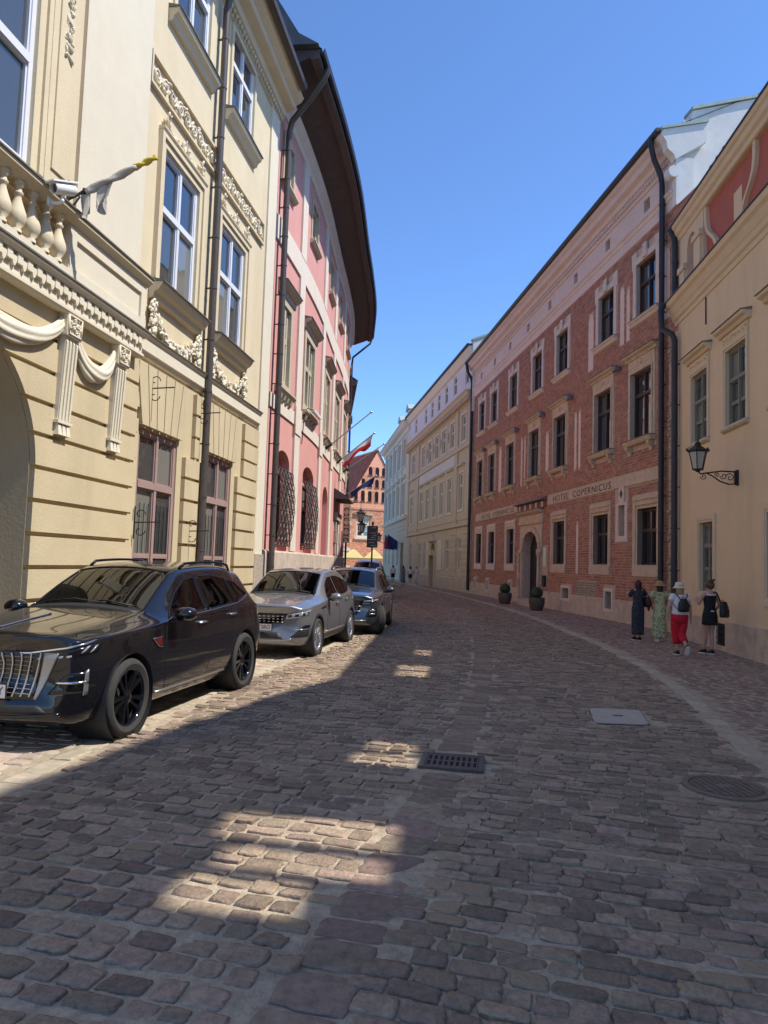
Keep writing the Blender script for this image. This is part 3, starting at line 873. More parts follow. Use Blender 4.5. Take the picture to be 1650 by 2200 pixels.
m = MB(); FY.prof(m, 4.0, 9.75, [(0.06, 6.28), (BN + 0.02, 6.28), (BN + 0.08, 6.33), (BN + 0.13, 6.36), (BN + 0.13, 6.41), (0.06, 6.41)])
FY.prof(m, 9.75, 12.08, [(0.07, 6.282), (BN + 0.0, 6.282), (BN + 0.05, 6.33), (BN + 0.09, 6.36), (BN + 0.09, 6.412), (0.07, 6.412)])
bpart('handrail', m, 'cream')
m = MB(); FY.box(m, 4.0, 9.76, 6.41, 6.43, 0.06, BN + 0.155); FY.box(m, 9.76, 12.10, 6.412, 6.432, 0.06, BN + 0.115); bpart('rail_flashing', m, 'cap')
prof = [(0.055, 0), (0.055, 0.03), (0.04, 0.045), (0.075, 0.09), (0.092, 0.15), (0.085, 0.20), (0.055, 0.28), (0.036, 0.34), (0.034, 0.37), (0.05, 0.385), (0.05, 0.40), (0.036, 0.41), (0.034, 0.45), (0.06, 0.475), (0.06, 0.51)]
prof = [(r * 1.25, z * 1.26) for r, z in prof]
for k in range(15):
    u = 9.52 - k * 0.285
    c = FY.P(u, 5.64, BN - 0.03)
    m = MB(); m.lathe(prof, 14, lambda x, y, z: (c[0] + x, c[1] + y, c[2] + z)); bpart('baluster', m, 'cream', True)
for uc in (10.04, 11.45):
    m = MB(); hw = 0.175; top = BN - 0.03
    SB = lambda a, b, d: FY.P(d, b, a)
    FY.box(m, uc - hw, uc + hw, 4.78, 5.06, 0.087, top)
    FY.box(m, uc - hw - 0.012, uc + hw + 0.012, 4.76, 4.79, 0.057, top + 0.015)
    m.prism([(0.057, 4.76), (top - 0.03, 4.76), (0.13, 3.58), (0.057, 3.58)], uc - hw + 0.03, uc + hw - 0.03, SB)
    for k in range(4):
        uu = uc - 0.118 + k * 0.079
        m.prism([(top - 0.03, 4.72), (top - 0.008, 4.68), (0.150, 3.60), (0.13, 3.58)], uu - 0.02, uu + 0.02, SB)
    FY.box(m, uc - hw, uc + hw, 3.54, 3.58, 0.057, 0.165)
    for k in range(3):
        q = uc - 0.10 + k * 0.10
        m.add([FY.P(q - 0.03, 3.54, 0.10), FY.P(q + 0.03, 3.54, 0.10), FY.P(q + 0.03, 3.54, 0.14), FY.P(q - 0.03, 3.54, 0.14),
               FY.P(q - 0.048, 3.38, 0.09), FY.P(q + 0.048, 3.38, 0.09), FY.P(q + 0.048, 3.38, 0.165), FY.P(q - 0.048, 3.38, 0.165)],
              [(0, 1, 2, 3), (4, 5, 6, 7), (0, 1, 5, 4), (1, 2, 6, 5), (2, 3, 7, 6), (3, 0, 4, 7)])
    FY.box(m, uc - hw + 0.03, uc + hw - 0.03, 3.38, 3.54, 0.057, 0.095)
    bpart('corbel', m, 'cream_white')
    m = MB()
    for k in range(8):
        an = k * math.pi / 4
        leafy(m, FY, [(uc + 0.085 * math.cos(an), 4.92 + 0.085 * math.sin(an))], 0.055, top, 3, k)
    m.blob(FY.P(uc, 4.92, top + 0.02), 0.04, 0.04, 0.04)
    frame_ring(FY, m, uc - 0.145, uc + 0.145, 4.80, 5.035, 0.022, top, top + 0.028)
    bpart('rosette', m, 'cream_white', True)
def swag(u0, u1, z0, z1, sag, seed, nn=0.13):
    m = MB(); rows = []; n = 40; K = 42
    for i in range(n + 1):
        t = i / n
        u = u0 + (u1 - u0) * t; z = z0 + (z1 - z0) * t - sag * (1 - (2 * t - 1) ** 2) ** 0.8
        dz = -sag * 4 * (1 - 2 * t) / (u1 - u0)
        sl = math.atan(max(-3, min(3, dz)))
        wd = 0.065 + 0.062 * math.sin(math.pi * t)
        ring = []
        for k in range(K):
            an = 2 * math.pi * k / K
            rr = wd * (1 + 0.30 * (abs(math.sin(3.5 * an + 1.3 * math.sin(t * 6 + seed) + t * 2)) - 0.6) + 0.12 * math.sin(2 * an + t * 9 + seed))
            ring.append(FY.P(u - rr * math.sin(an) * math.sin(sl), z + rr * math.sin(an) * math.cos(sl), nn + 0.55 * rr * math.cos(an)))
        rows.append(ring)
    m.loft(rows)
    bpart('cloth_swag', m, 'cream_white', True)
swag(7.75, 9.90, 4.98, 4.98, 0.50, 1); swag(10.18, 11.32, 4.94, 4.94, 0.50, 2)

# security camera on the balcony rail
c = Vector(FY.P(9.08, 6.40, BN + 0.30))
sec = tag(empty('security_camera', c), 'white bullet security camera on the balcony handrail', 'camera')
m = MB(); dd = Vector((-0.42, -0.80, -0.34)).normalized(); sd_ = dd.cross(Vector((0, 0, 1))).normalized(); up_ = sd_.cross(dd)
def TC(x, y, z): p = dd * z + sd_ * x + up_ * y; return tuple(p)
m.lathe([(0.001, -0.16), (0.065, -0.16), (0.075, -0.14), (0.075, 0.15), (0.07, 0.16), (0.062, 0.16), (0.06, 0.10)], 20, TC); M('plastic_white', (0.8, 0.8, 0.8), 0.35, 0.0)
obj('housing', m, 'plastic_white', sec, auto=40)
m = MB(); m.lathe([(0.062, 0.11), (0.04, 0.115), (0.035, 0.13), (0.001, 0.13)], 20, TC); obj('lens', m, 'glass_dark', sec, auto=40)
m = MB(); m.box(-0.085, 0.085, 0.066, 0.088, -0.19, 0.20, TC); obj('sunshield', m, 'plastic_white', sec)
m = MB(); m.tube([(0, 0, -0.07), (-0.02, 0.01, -0.15), (-0.06, 0.03, -0.17), (-0.17, 0.03, -0.17)], 0.022, 8); m.box(-0.19, -0.165, -0.03, 0.09, -0.22, -0.12)
m.blob((-0.02, 0.01, -0.15), 0.032, 0.032, 0.032, 8, 5); obj('bracket', m, 'plastic_white', sec, auto=40)

# flag rolled round its pole
fb = Vector(FY.P(9.55, 6.44, BN + 0.06))
fl = tag(empty('rolled_flag', fb), 'grey and yellow flag wrapped round a pole on the balcony', 'flag')
m = MB(); q = lambda u, z, n: tuple(Vector(FY.P(9.55 + u, 6.44 + z, BN + 0.06 + n)) - fb)
m.tube([q(0, -0.06, 0), q(0, 0.34, 0)], 0.022, 6); m.tube([q(0, 0.08, 0), q(0.05, 0.16, 0.10), q(0.1, 0.24, 0.16)], 0.02, 6)
m.tube([q(0, -0.02, 0), q(0.03, 0.02, 0.08), q(0.07, 0.15, 0.13)], 0.014, 6); m.blob(q(0.1, 0.24, 0.17), 0.035, 0.035, 0.05)
obj('bracket', m, 'iron', fl)
m = MB(); p0 = Vector(q(0.1, 0.22, 0.15)); p1 = Vector(q(0.35, 0.84, 1.05))
m.tube([p0, p1], 0.015, 6); obj('pole', m, 'iron', fl)
M('flag_grey', (0.46, 0.43, 0.37), 0.9, 0.15, 6); M('flag_yellow', (0.62, 0.47, 0.05), 0.85, 0.15, 9)
def rolled(t0, t1, r, seed):
    m = MB(); rings = []; rnd = random.Random(seed); ax = (p1 - p0).normalized(); s1 = ax.cross(Vector((0, 0, 1))).normalized(); s2 = s1.cross(ax)
    for i in range(15):
        t = t0 + (t1 - t0) * i / 14; c_ = p0.lerp(p1, t); rings.append([])
        for k in range(10):
            an = 2 * math.pi * k / 10; rr = r * (1 + 0.45 * math.sin(2 * an + i * 0.9 + seed) * rnd.uniform(0.5, 1) )
            rings[-1].append(c_ + s1 * rr * math.cos(an) + s2 * (rr * math.sin(an) - 0.012))
    m.loft(rings); return m
obj('cloth', rolled(0.03, 0.72, 0.045, 3), 'flag_grey', fl, smooth=True); obj('cloth', rolled(0.70, 1.0, 0.036, 5), 'flag_yellow', fl, smooth=True)
def drape(t0, t1, ln, seed):
    m = MB(); rows = []
    for i in range(13):
        f = i / 12; t = t0 + (t1 - t0) * f; c_ = p0.lerp(p1, t); row = []
        for k in range(10):
            g_ = k / 9; pinch = 1 - 0.45 * g_
            cc = p0.lerp(p1, (t0 + t1) / 2 + (t - (t0 + t1) / 2) * pinch)
            row.append(cc + Vector((0.03 * math.sin(f * 12 + seed), 0.05 * math.sin(f * 9 + seed + g_ * 2) * g_, -ln * g_ * (0.55 + 0.45 * math.sin(math.pi * f)))))
        rows.append(row)
    m.grid(rows); return m
obj('hanging_cloth', drape(0.14, 0.42, 0.44, 1), 'flag_grey', fl, smooth=True); obj('hanging_cloth', drape(0.0, 0.10, 0.40, 4), 'flag_grey', fl, smooth=True)
# ================================================================ PINK HOUSE (curved front)
PC = [(-3.29, 19.72), (-2.93, 22.5), (-2.62, 26), (-2.44, 30.5), (-2.28, 34), (-2.18, 38.2), (-2.35, 42.5)]
FP = Fac([p for p in crom([Vector(p) for p in PC], 6)], 1)
PU = FP.c[-1]
pk = wempty('pink_house', (-2.7, 30, 0))
tag(pk, 'salmon pink curved house with cream pilaster strips and deep dark eaves', 'building')
ft = [(0.35, 1.6), (4.15, 5.5), (8.85, 10.3), (12.6, 14.0), (16.6, 18.3), (20.0, 21.5)]      # top floor
ff = [(0.55, 2.05), (3.75, 5.75), (8.35, 10.3), (12.05, 14.1), (15.9, 17.9), (19.6, 21.4)]    # first floor
ng = [(0.95, 2.45), (4.40, 6.50), (9.25, 11.05)]
holes = [(a, b, 12.72, 14.2, 0.35) for a, b in ft] + [(a, b, 6.75, 9.45, 0.30) for a, b in ff] + [(a, b, 2.02, 5.02, 0.28) for a, b in ng[:2]] + [(ng[2][0], ng[2][1], 0.3, 4.85, 0.30)]
holes += [(14.0, 15.4, 0.3, 3.6, 0.4), (17.9, 19.0, 0.4, 3.4, 0.3)]
m = MB(); FP.wall(m, 0.0, PU, 0.0, 15.0, holes)
for a, b in ng: FP.arch_fill(m, (a + b) / 2, (b - a) / 2, 4.62 if b < 9 else 4.3, 5.02 if b < 9 else 4.85, 0.0, 0.28, 8)
obj('wall', m, 'pink', pk, recalc=False)
for a, b in ng:
    m = MB(); FP.box(m, a - 0.02, b + 0.02, 0.3 if b > 9 else 2.0, 5.05, -0.33, -0.285 if b < 9 else -0.305); obj('niche_back', m, 'pink', pk)
pil = [(2.72, 3.42), (7.25, 7.95), (11.10, 11.75), (15.0, 15.6), (18.75, 19.3)]
for a, b in pil:
    part(FP, pk, 'pilaster_strip', 'pink_cream', [(a, b, 2.05, 10.82, 0, 0.07)])
    part(FP, pk, 'pilaster_strip', 'pink_cream', [(a, b, 11.52, 14.72, 0, 0.065)])
    part(FP, pk, 'pilaster_pedestal', 'pink_cream', [(a - 0.06, b + 0.06, 5.75, 6.60, 0.07, 0.10)])
part(FP, pk, 'cream_band', 'pink_cream', [(0, PU, 10.82, 11.52, 0, 0.055)])
part(FP, pk, 'sill_band', 'pink_cream', [(0, PU, 6.02, 6.42, 0, 0.045)])
molding(FP, pk, 'plinth', 'plinth_stone', 0, PU, [(0, 0), (0.09, 0), (0.09, 1.98), (0.05, 2.03), (0, 2.03)])
for a, b in ff:      # renaissance cross windows, stone frames
    m = MB(); frame_ring(FP, m, a + 0.24, b - 0.24, 6.95, 9.25, 0.24, -0.28, 0.05); frame_ring(FP, m, a + 0.40, b - 0.40, 7.11, 9.09, 0.15, -0.28, -0.06)
    obj('window_surround', m, 'stone_frame', pk)
    c = (a + b) / 2
    part(FP, pk, 'stone_mullion', 'stone_frame', [(c - 0.08, c + 0.08, 6.96, 9.24, -0.26, 0.0)])
    part(FP, pk, 'stone_transom', 'stone_frame', [(a + 0.40, c - 0.08, 8.20, 8.36, -0.26, -0.02)])
    part(FP, pk, 'stone_transom', 'stone_frame', [(c + 0.08, b - 0.40, 8.20, 8.36, -0.26, -0.02)])
    window(FP, pk, a + 0.40, b - 0.40, 7.11, 9.09, -0.24, 'grey_frame', 'glass_grey', 2, (0.60,), 0.05, 0.05)
    molding(FP, pk, 'window_hood', 'stone_frame', a - 0.12, b + 0.12, [(0, 9.45), (0.08, 9.47), (0.10, 9.62), (0.24, 9.70), (0.28, 9.78), (0, 9.78)])
    molding(FP, pk, 'hood_flashing', 'cap', a - 0.14, b + 0.14, [(0, 9.782), (0.30, 9.782), (0.30, 9.80), (0, 9.86)])
    molding(FP, pk, 'window_sill', 'stone_frame', a - 0.10, b + 0.10, [(0, 6.55), (0.14, 6.58), (0.22, 6.66), (0.22, 6.72), (0, 6.72)])
    for q in range(4):
        uu = a + 0.2 + q * (b - a - 0.4) / 3
        m = MB(); m.prism([(0.0, 6.55), (0.17, 6.55), (0.12, 6.42), (0.06, 6.34), (0.0, 6.26)], uu - 0.09, uu + 0.09, lambda p, r, d: FP.P(d, r, p)); obj('sill_bracket', m, 'stone_frame', pk)
for a, b in ft:
    m = MB(); frame_ring(FP, m, a + 0.14, b - 0.14, 12.86, 14.06, 0.14, -0.20, 0.04); frame_ring(FP, m, a + 0.26, b - 0.26, 12.98, 13.94, 0.12, -0.2, -0.05)
    obj('window_surround', m, 'stone_frame', pk)
    window(FP, pk, a + 0.26, b - 0.26, 12.98, 13.94, -0.19, 'grey_frame', 'glass_grey', 2, (), 0.05, 0.05)
    molding(FP, pk, 'window_sill', 'stone_frame', a - 0.06, b + 0.06, [(0, 12.55), (0.10, 12.58), (0.17, 12.66), (0.17, 12.71), (0, 12.71)])
# wrought iron lattice grilles on the ground floor
for a, b in ng[:2]:
    m = MB(); z0, z1 = 2.2, 4.42; nb = 9
    for k in range(nb):
        u = a + 0.03 + (b - a - 0.06) * k / (nb - 1)
        pts = [FP.P(u + 0.05 * math.sin(q * 1.25 + k * math.pi), z0 + (z1 - z0) * q / 30, 0.10 + 0.10 * math.sin(math.pi * q / 30)) for q in range(31)]
        m.tube(pts, 0.014, 5)
        pts = [FP.P(u - 0.05 * math.sin(q * 1.25 + k * math.pi), z0 + (z1 - z0) * q / 30, 0.13 + 0.10 * math.sin(math.pi * q / 30)) for q in range(31)]
        m.tube(pts, 0.012, 5)
    for k in range(14):
        z = z0 + (z1 - z0) * k / 13
        m.tube([FP.P(a + (b - a) * q / 6, z, 0.115 + 0.10 * math.sin(math.pi * k / 13)) for q in range(7)], 0.014, 5)
    for z in (z0, z1):
        m.tube([FP.P(a, z, -0.02), FP.P(a, z, 0.11), FP.P(b, z, 0.11), FP.P(b, z, -0.02)], 0.018, 5)
    obj('window_grille', m, 'grille_iron', pk)
    window(FP, pk, a + 0.2, b - 0.2, 2.3, 4.4, -0.25, 'dark_frame', 'glass_dark', 2, (0.6,))
# portal with rough stone jambs and a canopy, shop beyond it
m = MB()
for k in range(7):
    for a, b in ((13.72, 14.0), (15.4, 15.68)):
        FP.box(m, a - 0.06 * (k % 2), b + 0.06 * ((k + 1) % 2), 0.05 + k * 0.52, 0.54 + k * 0.52, 0.002, 0.10 + 0.02 * (k % 2))
FP.box(m, 13.6, 15.8, 3.70, 4.05, 0.002, 0.16); obj('portal_surround', m, 'rough_stone', pk)
part(FP, pk, 'portal_door', 'dark_frame', [(14.0, 15.4, 0.3, 3.6, -0.42, -0.36)])
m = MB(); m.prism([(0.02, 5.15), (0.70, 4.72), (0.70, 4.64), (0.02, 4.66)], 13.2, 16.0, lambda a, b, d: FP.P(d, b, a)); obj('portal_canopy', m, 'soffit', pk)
part(FP, pk, 'shop_door', 'dark_frame', [(17.9, 19.0, 0.4, 3.4, -0.32, -0.26)])
# cornice, soffit, gutter, roof
molding(FP, pk, 'cornice', 'pink_cream', -0.1, PU, [(0, 14.55), (0.06, 14.58), (0.10, 14.72), (0.20, 14.84), (0.24, 15.0), (0.26, 15.06), (0, 15.06)])
OV = 1.30
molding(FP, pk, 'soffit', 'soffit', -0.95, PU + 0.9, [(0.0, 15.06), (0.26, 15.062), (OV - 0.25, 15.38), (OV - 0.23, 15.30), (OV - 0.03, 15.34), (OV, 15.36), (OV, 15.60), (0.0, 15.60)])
molding(FP, pk, 'gutter', 'pipe_black', -0.95, PU + 0.9, [(OV + 0.004, 15.50), (OV + 0.05, 15.46), (OV + 0.12, 15.49), (OV + 0.15, 15.60), (OV + 0.13, 15.61), (OV + 0.10, 15.53), (OV + 0.05, 15.50), (OV + 0.02, 15.61), (OV + 0.004, 15.61)])
m = MB(); U = FP.us(-0.95, PU + 0.9)
m.grid([[FP.P(u, 15.62, OV + 0.05) for u in U], [FP.P(u, 19.8, -4.5) for u in U], [FP.P(u, 15.62, -9) for u in U]]); obj('roof', m, 'slate', pk)
m = MB()
for u, zz in ((PU, 1), (0.0, 1)):
    m.add([FP.P(u, 0, 0), FP.P(u, 15.3, 0), FP.P(u, 19.3, -4.5), FP.P(u, 15.3, -9), FP.P(u, 0, -9)], [(0, 1, 2, 3, 4)])
obj('side_wall', m, 'pink', pk)
m = MB(); m.prism([(OV, 15.62), (OV - 0.55, 15.95), (OV - 1.2, 17.0), (-0.6, 17.4), (-0.6, 15.62)], -1.15, -0.35, lambda a, b, d: FP.P(d, b, a)); obj('lead_cap', m, 'slate', pk)
m = MB(); m.box(-4.9, -3.9, 18.9, 19.4, 15.0, 18.4); obj('chimney', m, 'white_wall', pk)
downpipe(FP, pk, 0.22, 0.4, 14.0, 0.20, 0.085, 'pipe_brown', 16, top=[(0.20, 14.35, 0.28), (-0.1, 14.75, 0.85), (-0.35, 15.15, 1.30), (-0.35, 15.45, 1.42)])
downpipe(FP, pk, PU - 0.12, 0.4, 13.6, 0.16, 0.06, 'pipe_black', 4, top=[(PU - 0.1, 14.0, 0.2), (PU + 0.3, 15.0, 1.2), (PU + 0.4, 15.45, OV + 0.05)])
# hanging sign letters and plate on the shop front
sg = wempty('hanging_shop_sign', FP.P(17.2, 3.4, 0.45)); tag(sg, 'tall narrow cream hanging shop sign with dark lettering on the pink wall', 'sign')
M('sign_cream', (0.62, 0.52, 0.34), 0.7, 0.1, 6)
m = MB(); FP.box(m, 17.18, 17.24, 2.75, 4.75, 0.10, 0.48); obj('board', m, 'sign_cream', sg)
m = MB(); rnd = random.Random(4)
for k in range(7):
    z = 4.55 - k * 0.26
    for q in ((0.16, 0.20, 0), (0.37, 0.41, 0), (0.16, 0.41, 1)):
        if q[2] == 0: FP.box(m, 17.165, 17.178, z - 0.17, z, q[0], q[1])
        else: FP.box(m, 17.166, 17.179, z - 0.09 * (k % 2) - 0.04, z - 0.09 * (k % 2), q[0] + 0.04, q[1] - 0.04)
o = obj('lettering', m, 'iron', sg); tag(o, kind='stuff')
m = MB(); m.tube([FP.P(17.2, 4.85, 0), FP.P(17.2, 4.85, 0.75)], 0.02, 6); m.tube([FP.P(17.2, 4.75, 0.3), FP.P(17.2, 4.86, 0.3)], 0.012, 5); obj('bracket', m, 'iron', sg)

# flag poles
M('steel', (0.45, 0.45, 0.44), 0.35, 0.05, 10, metal=0.8)
M('flag_white', (0.75, 0.74, 0.72), 0.85, 0.05); M('flag_red', (0.60, 0.03, 0.035), 0.85, 0.08, 8); M('flag_blue', (0.025, 0.04, 0.16), 0.85, 0.1, 8)
def flagpole(u, z, nl, zl, label, name='flagpole', cloth=None, mat='steel'):
    b = Vector(FP.P(u, z, 0.05)); e = Vector(FP.P(u, z + zl, nl))
    o = wempty(name, b); tag(o, label, 'flag' if cloth else 'flagpole')
    m = MB(); m.tube([b, e], 0.022, 8); obj('pole', m, mat, o)
    m = MB(); m.blob(e, 0.055, 0.055, 0.055, 8, 6); obj('finial', m, 'steel', o, smooth=True)
    m = MB(); FP.box(m, u - 0.07, u + 0.07, z - 0.14, z + 0.14, 0.0, 0.05); m.tube([Vector(FP.P(u, z, 0.02)), b.lerp(e, 0.12)], 0.04, 8); obj('socket', m, 'iron', o)
    if cloth:
        for (mt, v0, v1) in cloth:
            m = MB(); rows = []
            for i in range(17):
                f = i / 16; c_ = b.lerp(e, 0.22 + 0.75 * f); row = []
                for k in range(6):
                    v = v0 + (v1 - v0) * k / 5
                    row.append(c_ + Vector((0.06 * math.sin(f * 10 + v * 4) * v * 1.5 - 0.12 * v, 0.16 * math.sin(f * 7 + v * 3) * v, -v * (0.78 + 0.22 * math.sin(f * 9)))))
                rows.append(row)
            m.grid(rows); obj('cloth', m, mt, o, smooth=True)
    return o
flagpole(9.25, 6.3, 1.85, 1.55, 'bare steel flagpole without flag, nearest of the poles on the pink wall')
flagpole(13.4, 6.3, 1.75, 1.45, 'white and red flag on a pole leaning from the pink house', 'national_flag', [('flag_white', 0.0, 0.30), ('flag_red', 0.30, 0.62)])
flagpole(16.6, 6.3, 2.1, 1.50, 'bare steel flagpole just beyond the white and red flag')
flagpole(18.0, 5.2, 1.7, 1.15, 'dark blue flag hanging limp from a pole on the pink house', 'blue_flag', [('flag_blue', 0.0, 0.42)])
# small flood lamp on the sill
fo = Vector(FP.P(4.6, 6.75, 0.3)); fd = wempty('flood_lamp', fo); tag(fd, 'slim white wall lamp on a cable at the pink house window sill', 'lamp')
m = MB(); FP.box(m, 4.2, 5.6, 6.76, 6.84, 0.24, 0.36); obj('lamp_body', m, 'plastic_white', fd)
m = MB(); m.tube([FP.P(4.2, 6.80, 0.30), FP.P(3.8, 6.78, 0.2), FP.P(3.75, 6.6, 0.12), FP.P(3.85, 5.6, 0.04)], 0.016, 5); obj('cable', m, 'iron', fd)

# lanterns
M('lamp_glass', (0.42, 0.40, 0.34), 0.12, 0.05, 6)
def lantern_mesh(parent, c, s=1.0):
    c = Vector(c)
    T = lambda x, y, z: (c.x + x * s, c.y + y * s, c.z + z * s)
    m = MB(); m.lathe([(0.12, 0), (0.21, 0.42)], 6, T); o = obj('glass_body', m, 'lamp_glass', parent)
    m = MB()
    for k in range(6):
        a_ = 2 * math.pi * k / 6
        m.tube([T(0.122 * math.cos(a_), 0.122 * math.sin(a_), 0), T(0.213 * math.cos(a_), 0.213 * math.sin(a_), 0.42)], 0.013 * s, 5)
    m.lathe([(0.001, -0.07), (0.05, -0.06), (0.07, -0.03), (0.14, -0.015), (0.14, 0.01), (0.001, 0.012)], 6, T)
    obj('frame', m, 'iron', parent); 
    m = MB(); m.lathe([(0.215, 0.41), (0.27, 0.43), (0.27, 0.45), (0.20, 0.49), (0.10, 0.56), (0.07, 0.58), (0.08, 0.62), (0.05, 0.66), (0.02, 0.68), (0.025, 0.72), (0.001, 0.75)], 6, T)
    for k in range(6):
        a_ = 2 * math.pi * k / 6; m.blob(T(0.265 * math.cos(a_), 0.265 * math.sin(a_), 0.47), 0.03 * s, 0.03 * s, 0.04 * s, 5, 3)
    obj('cap', m, 'iron', parent)
for u, nn, zz, lb in ((16.9, 1.02, 3.85, 'black hanging lantern of the pair on the pink house, the upper one'), (19.2, 1.02, 3.40, 'black hanging lantern of the pair on the pink house, the lower one')):
    c = Vector(FP.P(u, zz, nn)); lo = wempty('hanging_lantern', c); tag(lo, lb, 'lantern', 'lanterns on the pink house')
    lantern_mesh(lo, c, 0.95)
    m = MB(); m.tube([FP.P(u, zz + 0.95, 0), FP.P(u, zz + 0.95, nn + 0.3)], 0.018, 6); m.tube([FP.P(u, zz + 0.95, nn), FP.P(u, zz + 0.68, nn)], 0.012, 5)
    m.tube([FP.P(u, zz + 1.6, 0.0), FP.P(u, zz + 0.95, nn)], 0.010, 5); obj('bracket', m, 'iron', lo)

# ================================================================ house beyond the pink one
FQ = Fac([Vector((-2.6, 43.2)), Vector((-5.2, 75))], 1)
qh = wempty('plain_house', (-3, 50, 0)); tag(qh, 'narrow cream house edge showing just beyond the pink house', 'building')
m = MB(); FQ.wall(m, 0, 32, 0, 12.5, [(2 + 4 * k, 3.3 + 4 * k, z, z + 2) for k in range(7) for z in (1.2, 5.2, 8.8)]); obj('wall', m, 'pink_cream', qh, recalc=False)
for k in range(7):
    for z in (1.2, 5.2, 8.8): window(FQ, qh, 2 + 4 * k, 3.3 + 4 * k, z, z + 2, -0.15, 'white_frame', 'glass_dark', 2, (0.65,))
molding(FQ, qh, 'eaves', 'soffit', -0.3, 32, [(0, 12.3), (0.7, 12.5), (0.75, 12.75), (0, 12.8)])
m = MB(); m.grid([[FQ.P(-0.3, 12.76, 0.76), FQ.P(32, 12.76, 0.76)], [FQ.P(-0.3, 16, -4.5), FQ.P(32, 16, -4.5)]]); obj('roof', m, 'red_tile', qh)
m = MB(); m.add([FQ.P(0, 0, 0), FQ.P(0, 12.7, 0), FQ.P(0, 15.9, -4.5), FQ.P(0, 0, -8)], [(0, 1, 2, 3)]); obj('gable_wall', m, 'pink_cream', qh)
# ================================================================ TEXT HELPER
def wall_text(fac, parent, txt, u_start, z, n, size, mat, extrude=0.012, width=None, name='lettering', sx=1.0):
    cu = bpy.data.curves.new('lettering', 'FONT'); cu.body = txt; cu.size = size; cu.extrude = extrude; cu.resolution_u = 2
    cu.space_character = 1.15
    t = bpy.data.objects.new('tmp_text', cu); COL.objects.link(t)
    bpy.context.view_layer.update()
    me = bpy.data.meshes.new_from_object(t.evaluated_get(bpy.context.evaluated_depsgraph_get()))
    bpy.data.objects.remove(t, do_unlink=True); bpy.data.curves.remove(cu)
    xs = [v.co.x for v in me.vertices]; x0, x1 = min(xs), max(xs)
    k = (width / (x1 - x0)) if width else sx
    sgn = fac.side          # right hand walls read towards the camera
    for v in me.vertices:
        v.co = fac.P(u_start + sgn * (v.co.x - x0) * k, z + v.co.y, n + v.co.z)
    me.materials.append(MATS[mat])
    return link(name, me, parent)

# ================================================================ BEIGE HOUSE (near right)
FB = Fac([Vector((7.68, 14.41)), Vector((7.68, 14.41)) + Vector((0.082, 1)).normalized() * 6], -1)
bh = wempty('beige_house', (7.6, 14, 0)); tag(bh, 'smooth beige house with hooded windows and a red panelled attic', 'building')
B0 = -24.0; B1 = 5.50
W1 = [(3.24, 4.36), (0.95, 2.07), (-1.45, -0.33), (-3.8, -2.7), (-6.2, -5.1), (-8.6, -7.5), (-11, -9.9), (-13.4, -12.3)]
W0 = [(2.88, 3.79), (-0.93, -0.02), (-4.6, -3.7), (-8.3, -7.4), (-12, -11.1)]
holes = [(a, b, 5.12, 6.90, 0.16) for a, b in W1] + [(a, b, 1.32, 3.02, 0.17) for a, b in W0]
m = MB(); FB.wall(m, B0, B1, 0, 9.1, holes); 
m.add([FB.P(B1, 0, 0), FB.P(B1, 9.1, 0), FB.P(B1, 9.1, -0.8), FB.P(B1, 0, -0.8)], [(0, 1, 2, 3)])
obj('wall', m, 'beige', bh, recalc=False)
for a, b in W1:
    window(FB, bh, a, b, 5.12, 6.90, -0.11, 'grey_frame', 'glass_grey', 2, (0.60,), 0.06, 0.05, minor=(0.3,))
    m = MB(); frame_ring(FB, m, a, b, 5.12, 6.90, 0.05, -0.005, 0.03); frame_ring(FB, m, a - 0.05, b + 0.05, 5.12, 6.95, 0.09, 0.0, 0.05, bottom=False)
    FB.box(m, a - 0.14, b + 0.14, 7.04, 7.26, 0, 0.04); obj('window_surround', m, 'beige_trim', bh)
    m = MB(); leafy(m, FB, [(a - 0.05 + 0.12 * k, 7.15) for k in range(11)], 0.05, 0.035, 4, 5, 0.8); FB.box(m, a - 0.1, b + 0.1, 7.08, 7.22, 0.02, 0.045); tag(obj('frieze_relief', m, 'beige_trim', bh, recalc=False), kind='stuff')
    molding(FB, bh, 'window_hood', 'beige_trim', a - 0.28, b + 0.28, [(0, 7.26), (0.08, 7.28), (0.12, 7.34), (0.20, 7.38), (0.22, 7.44), (0, 7.44)])
    molding(FB, bh, 'hood_flashing', 'cap', a - 0.30, b + 0.30, [(0, 7.442), (0.25, 7.442), (0.25, 7.455), (0, 7.50)])
    molding(FB, bh, 'window_sill', 'beige_stone', a - 0.14, b + 0.14, [(0, 5.0), (0.06, 5.02), (0.10, 5.06), (0.10, 5.11), (0, 5.11)])
for a, b in W0:
    window(FB, bh, a, b, 1.32, 3.02, -0.12, 'grey_frame', 'glass_grey', 2, (0.66,), 0.06, 0.05, minor=(0.33,))
    m = MB(); frame_ring(FB, m, a, b, 1.32, 3.02, 0.06, -0.005, 0.03); frame_ring(FB, m, a - 0.06, b + 0.06, 1.26, 3.08, 0.12, 0, 0.05); obj('window_surround', m, 'beige_trim', bh)
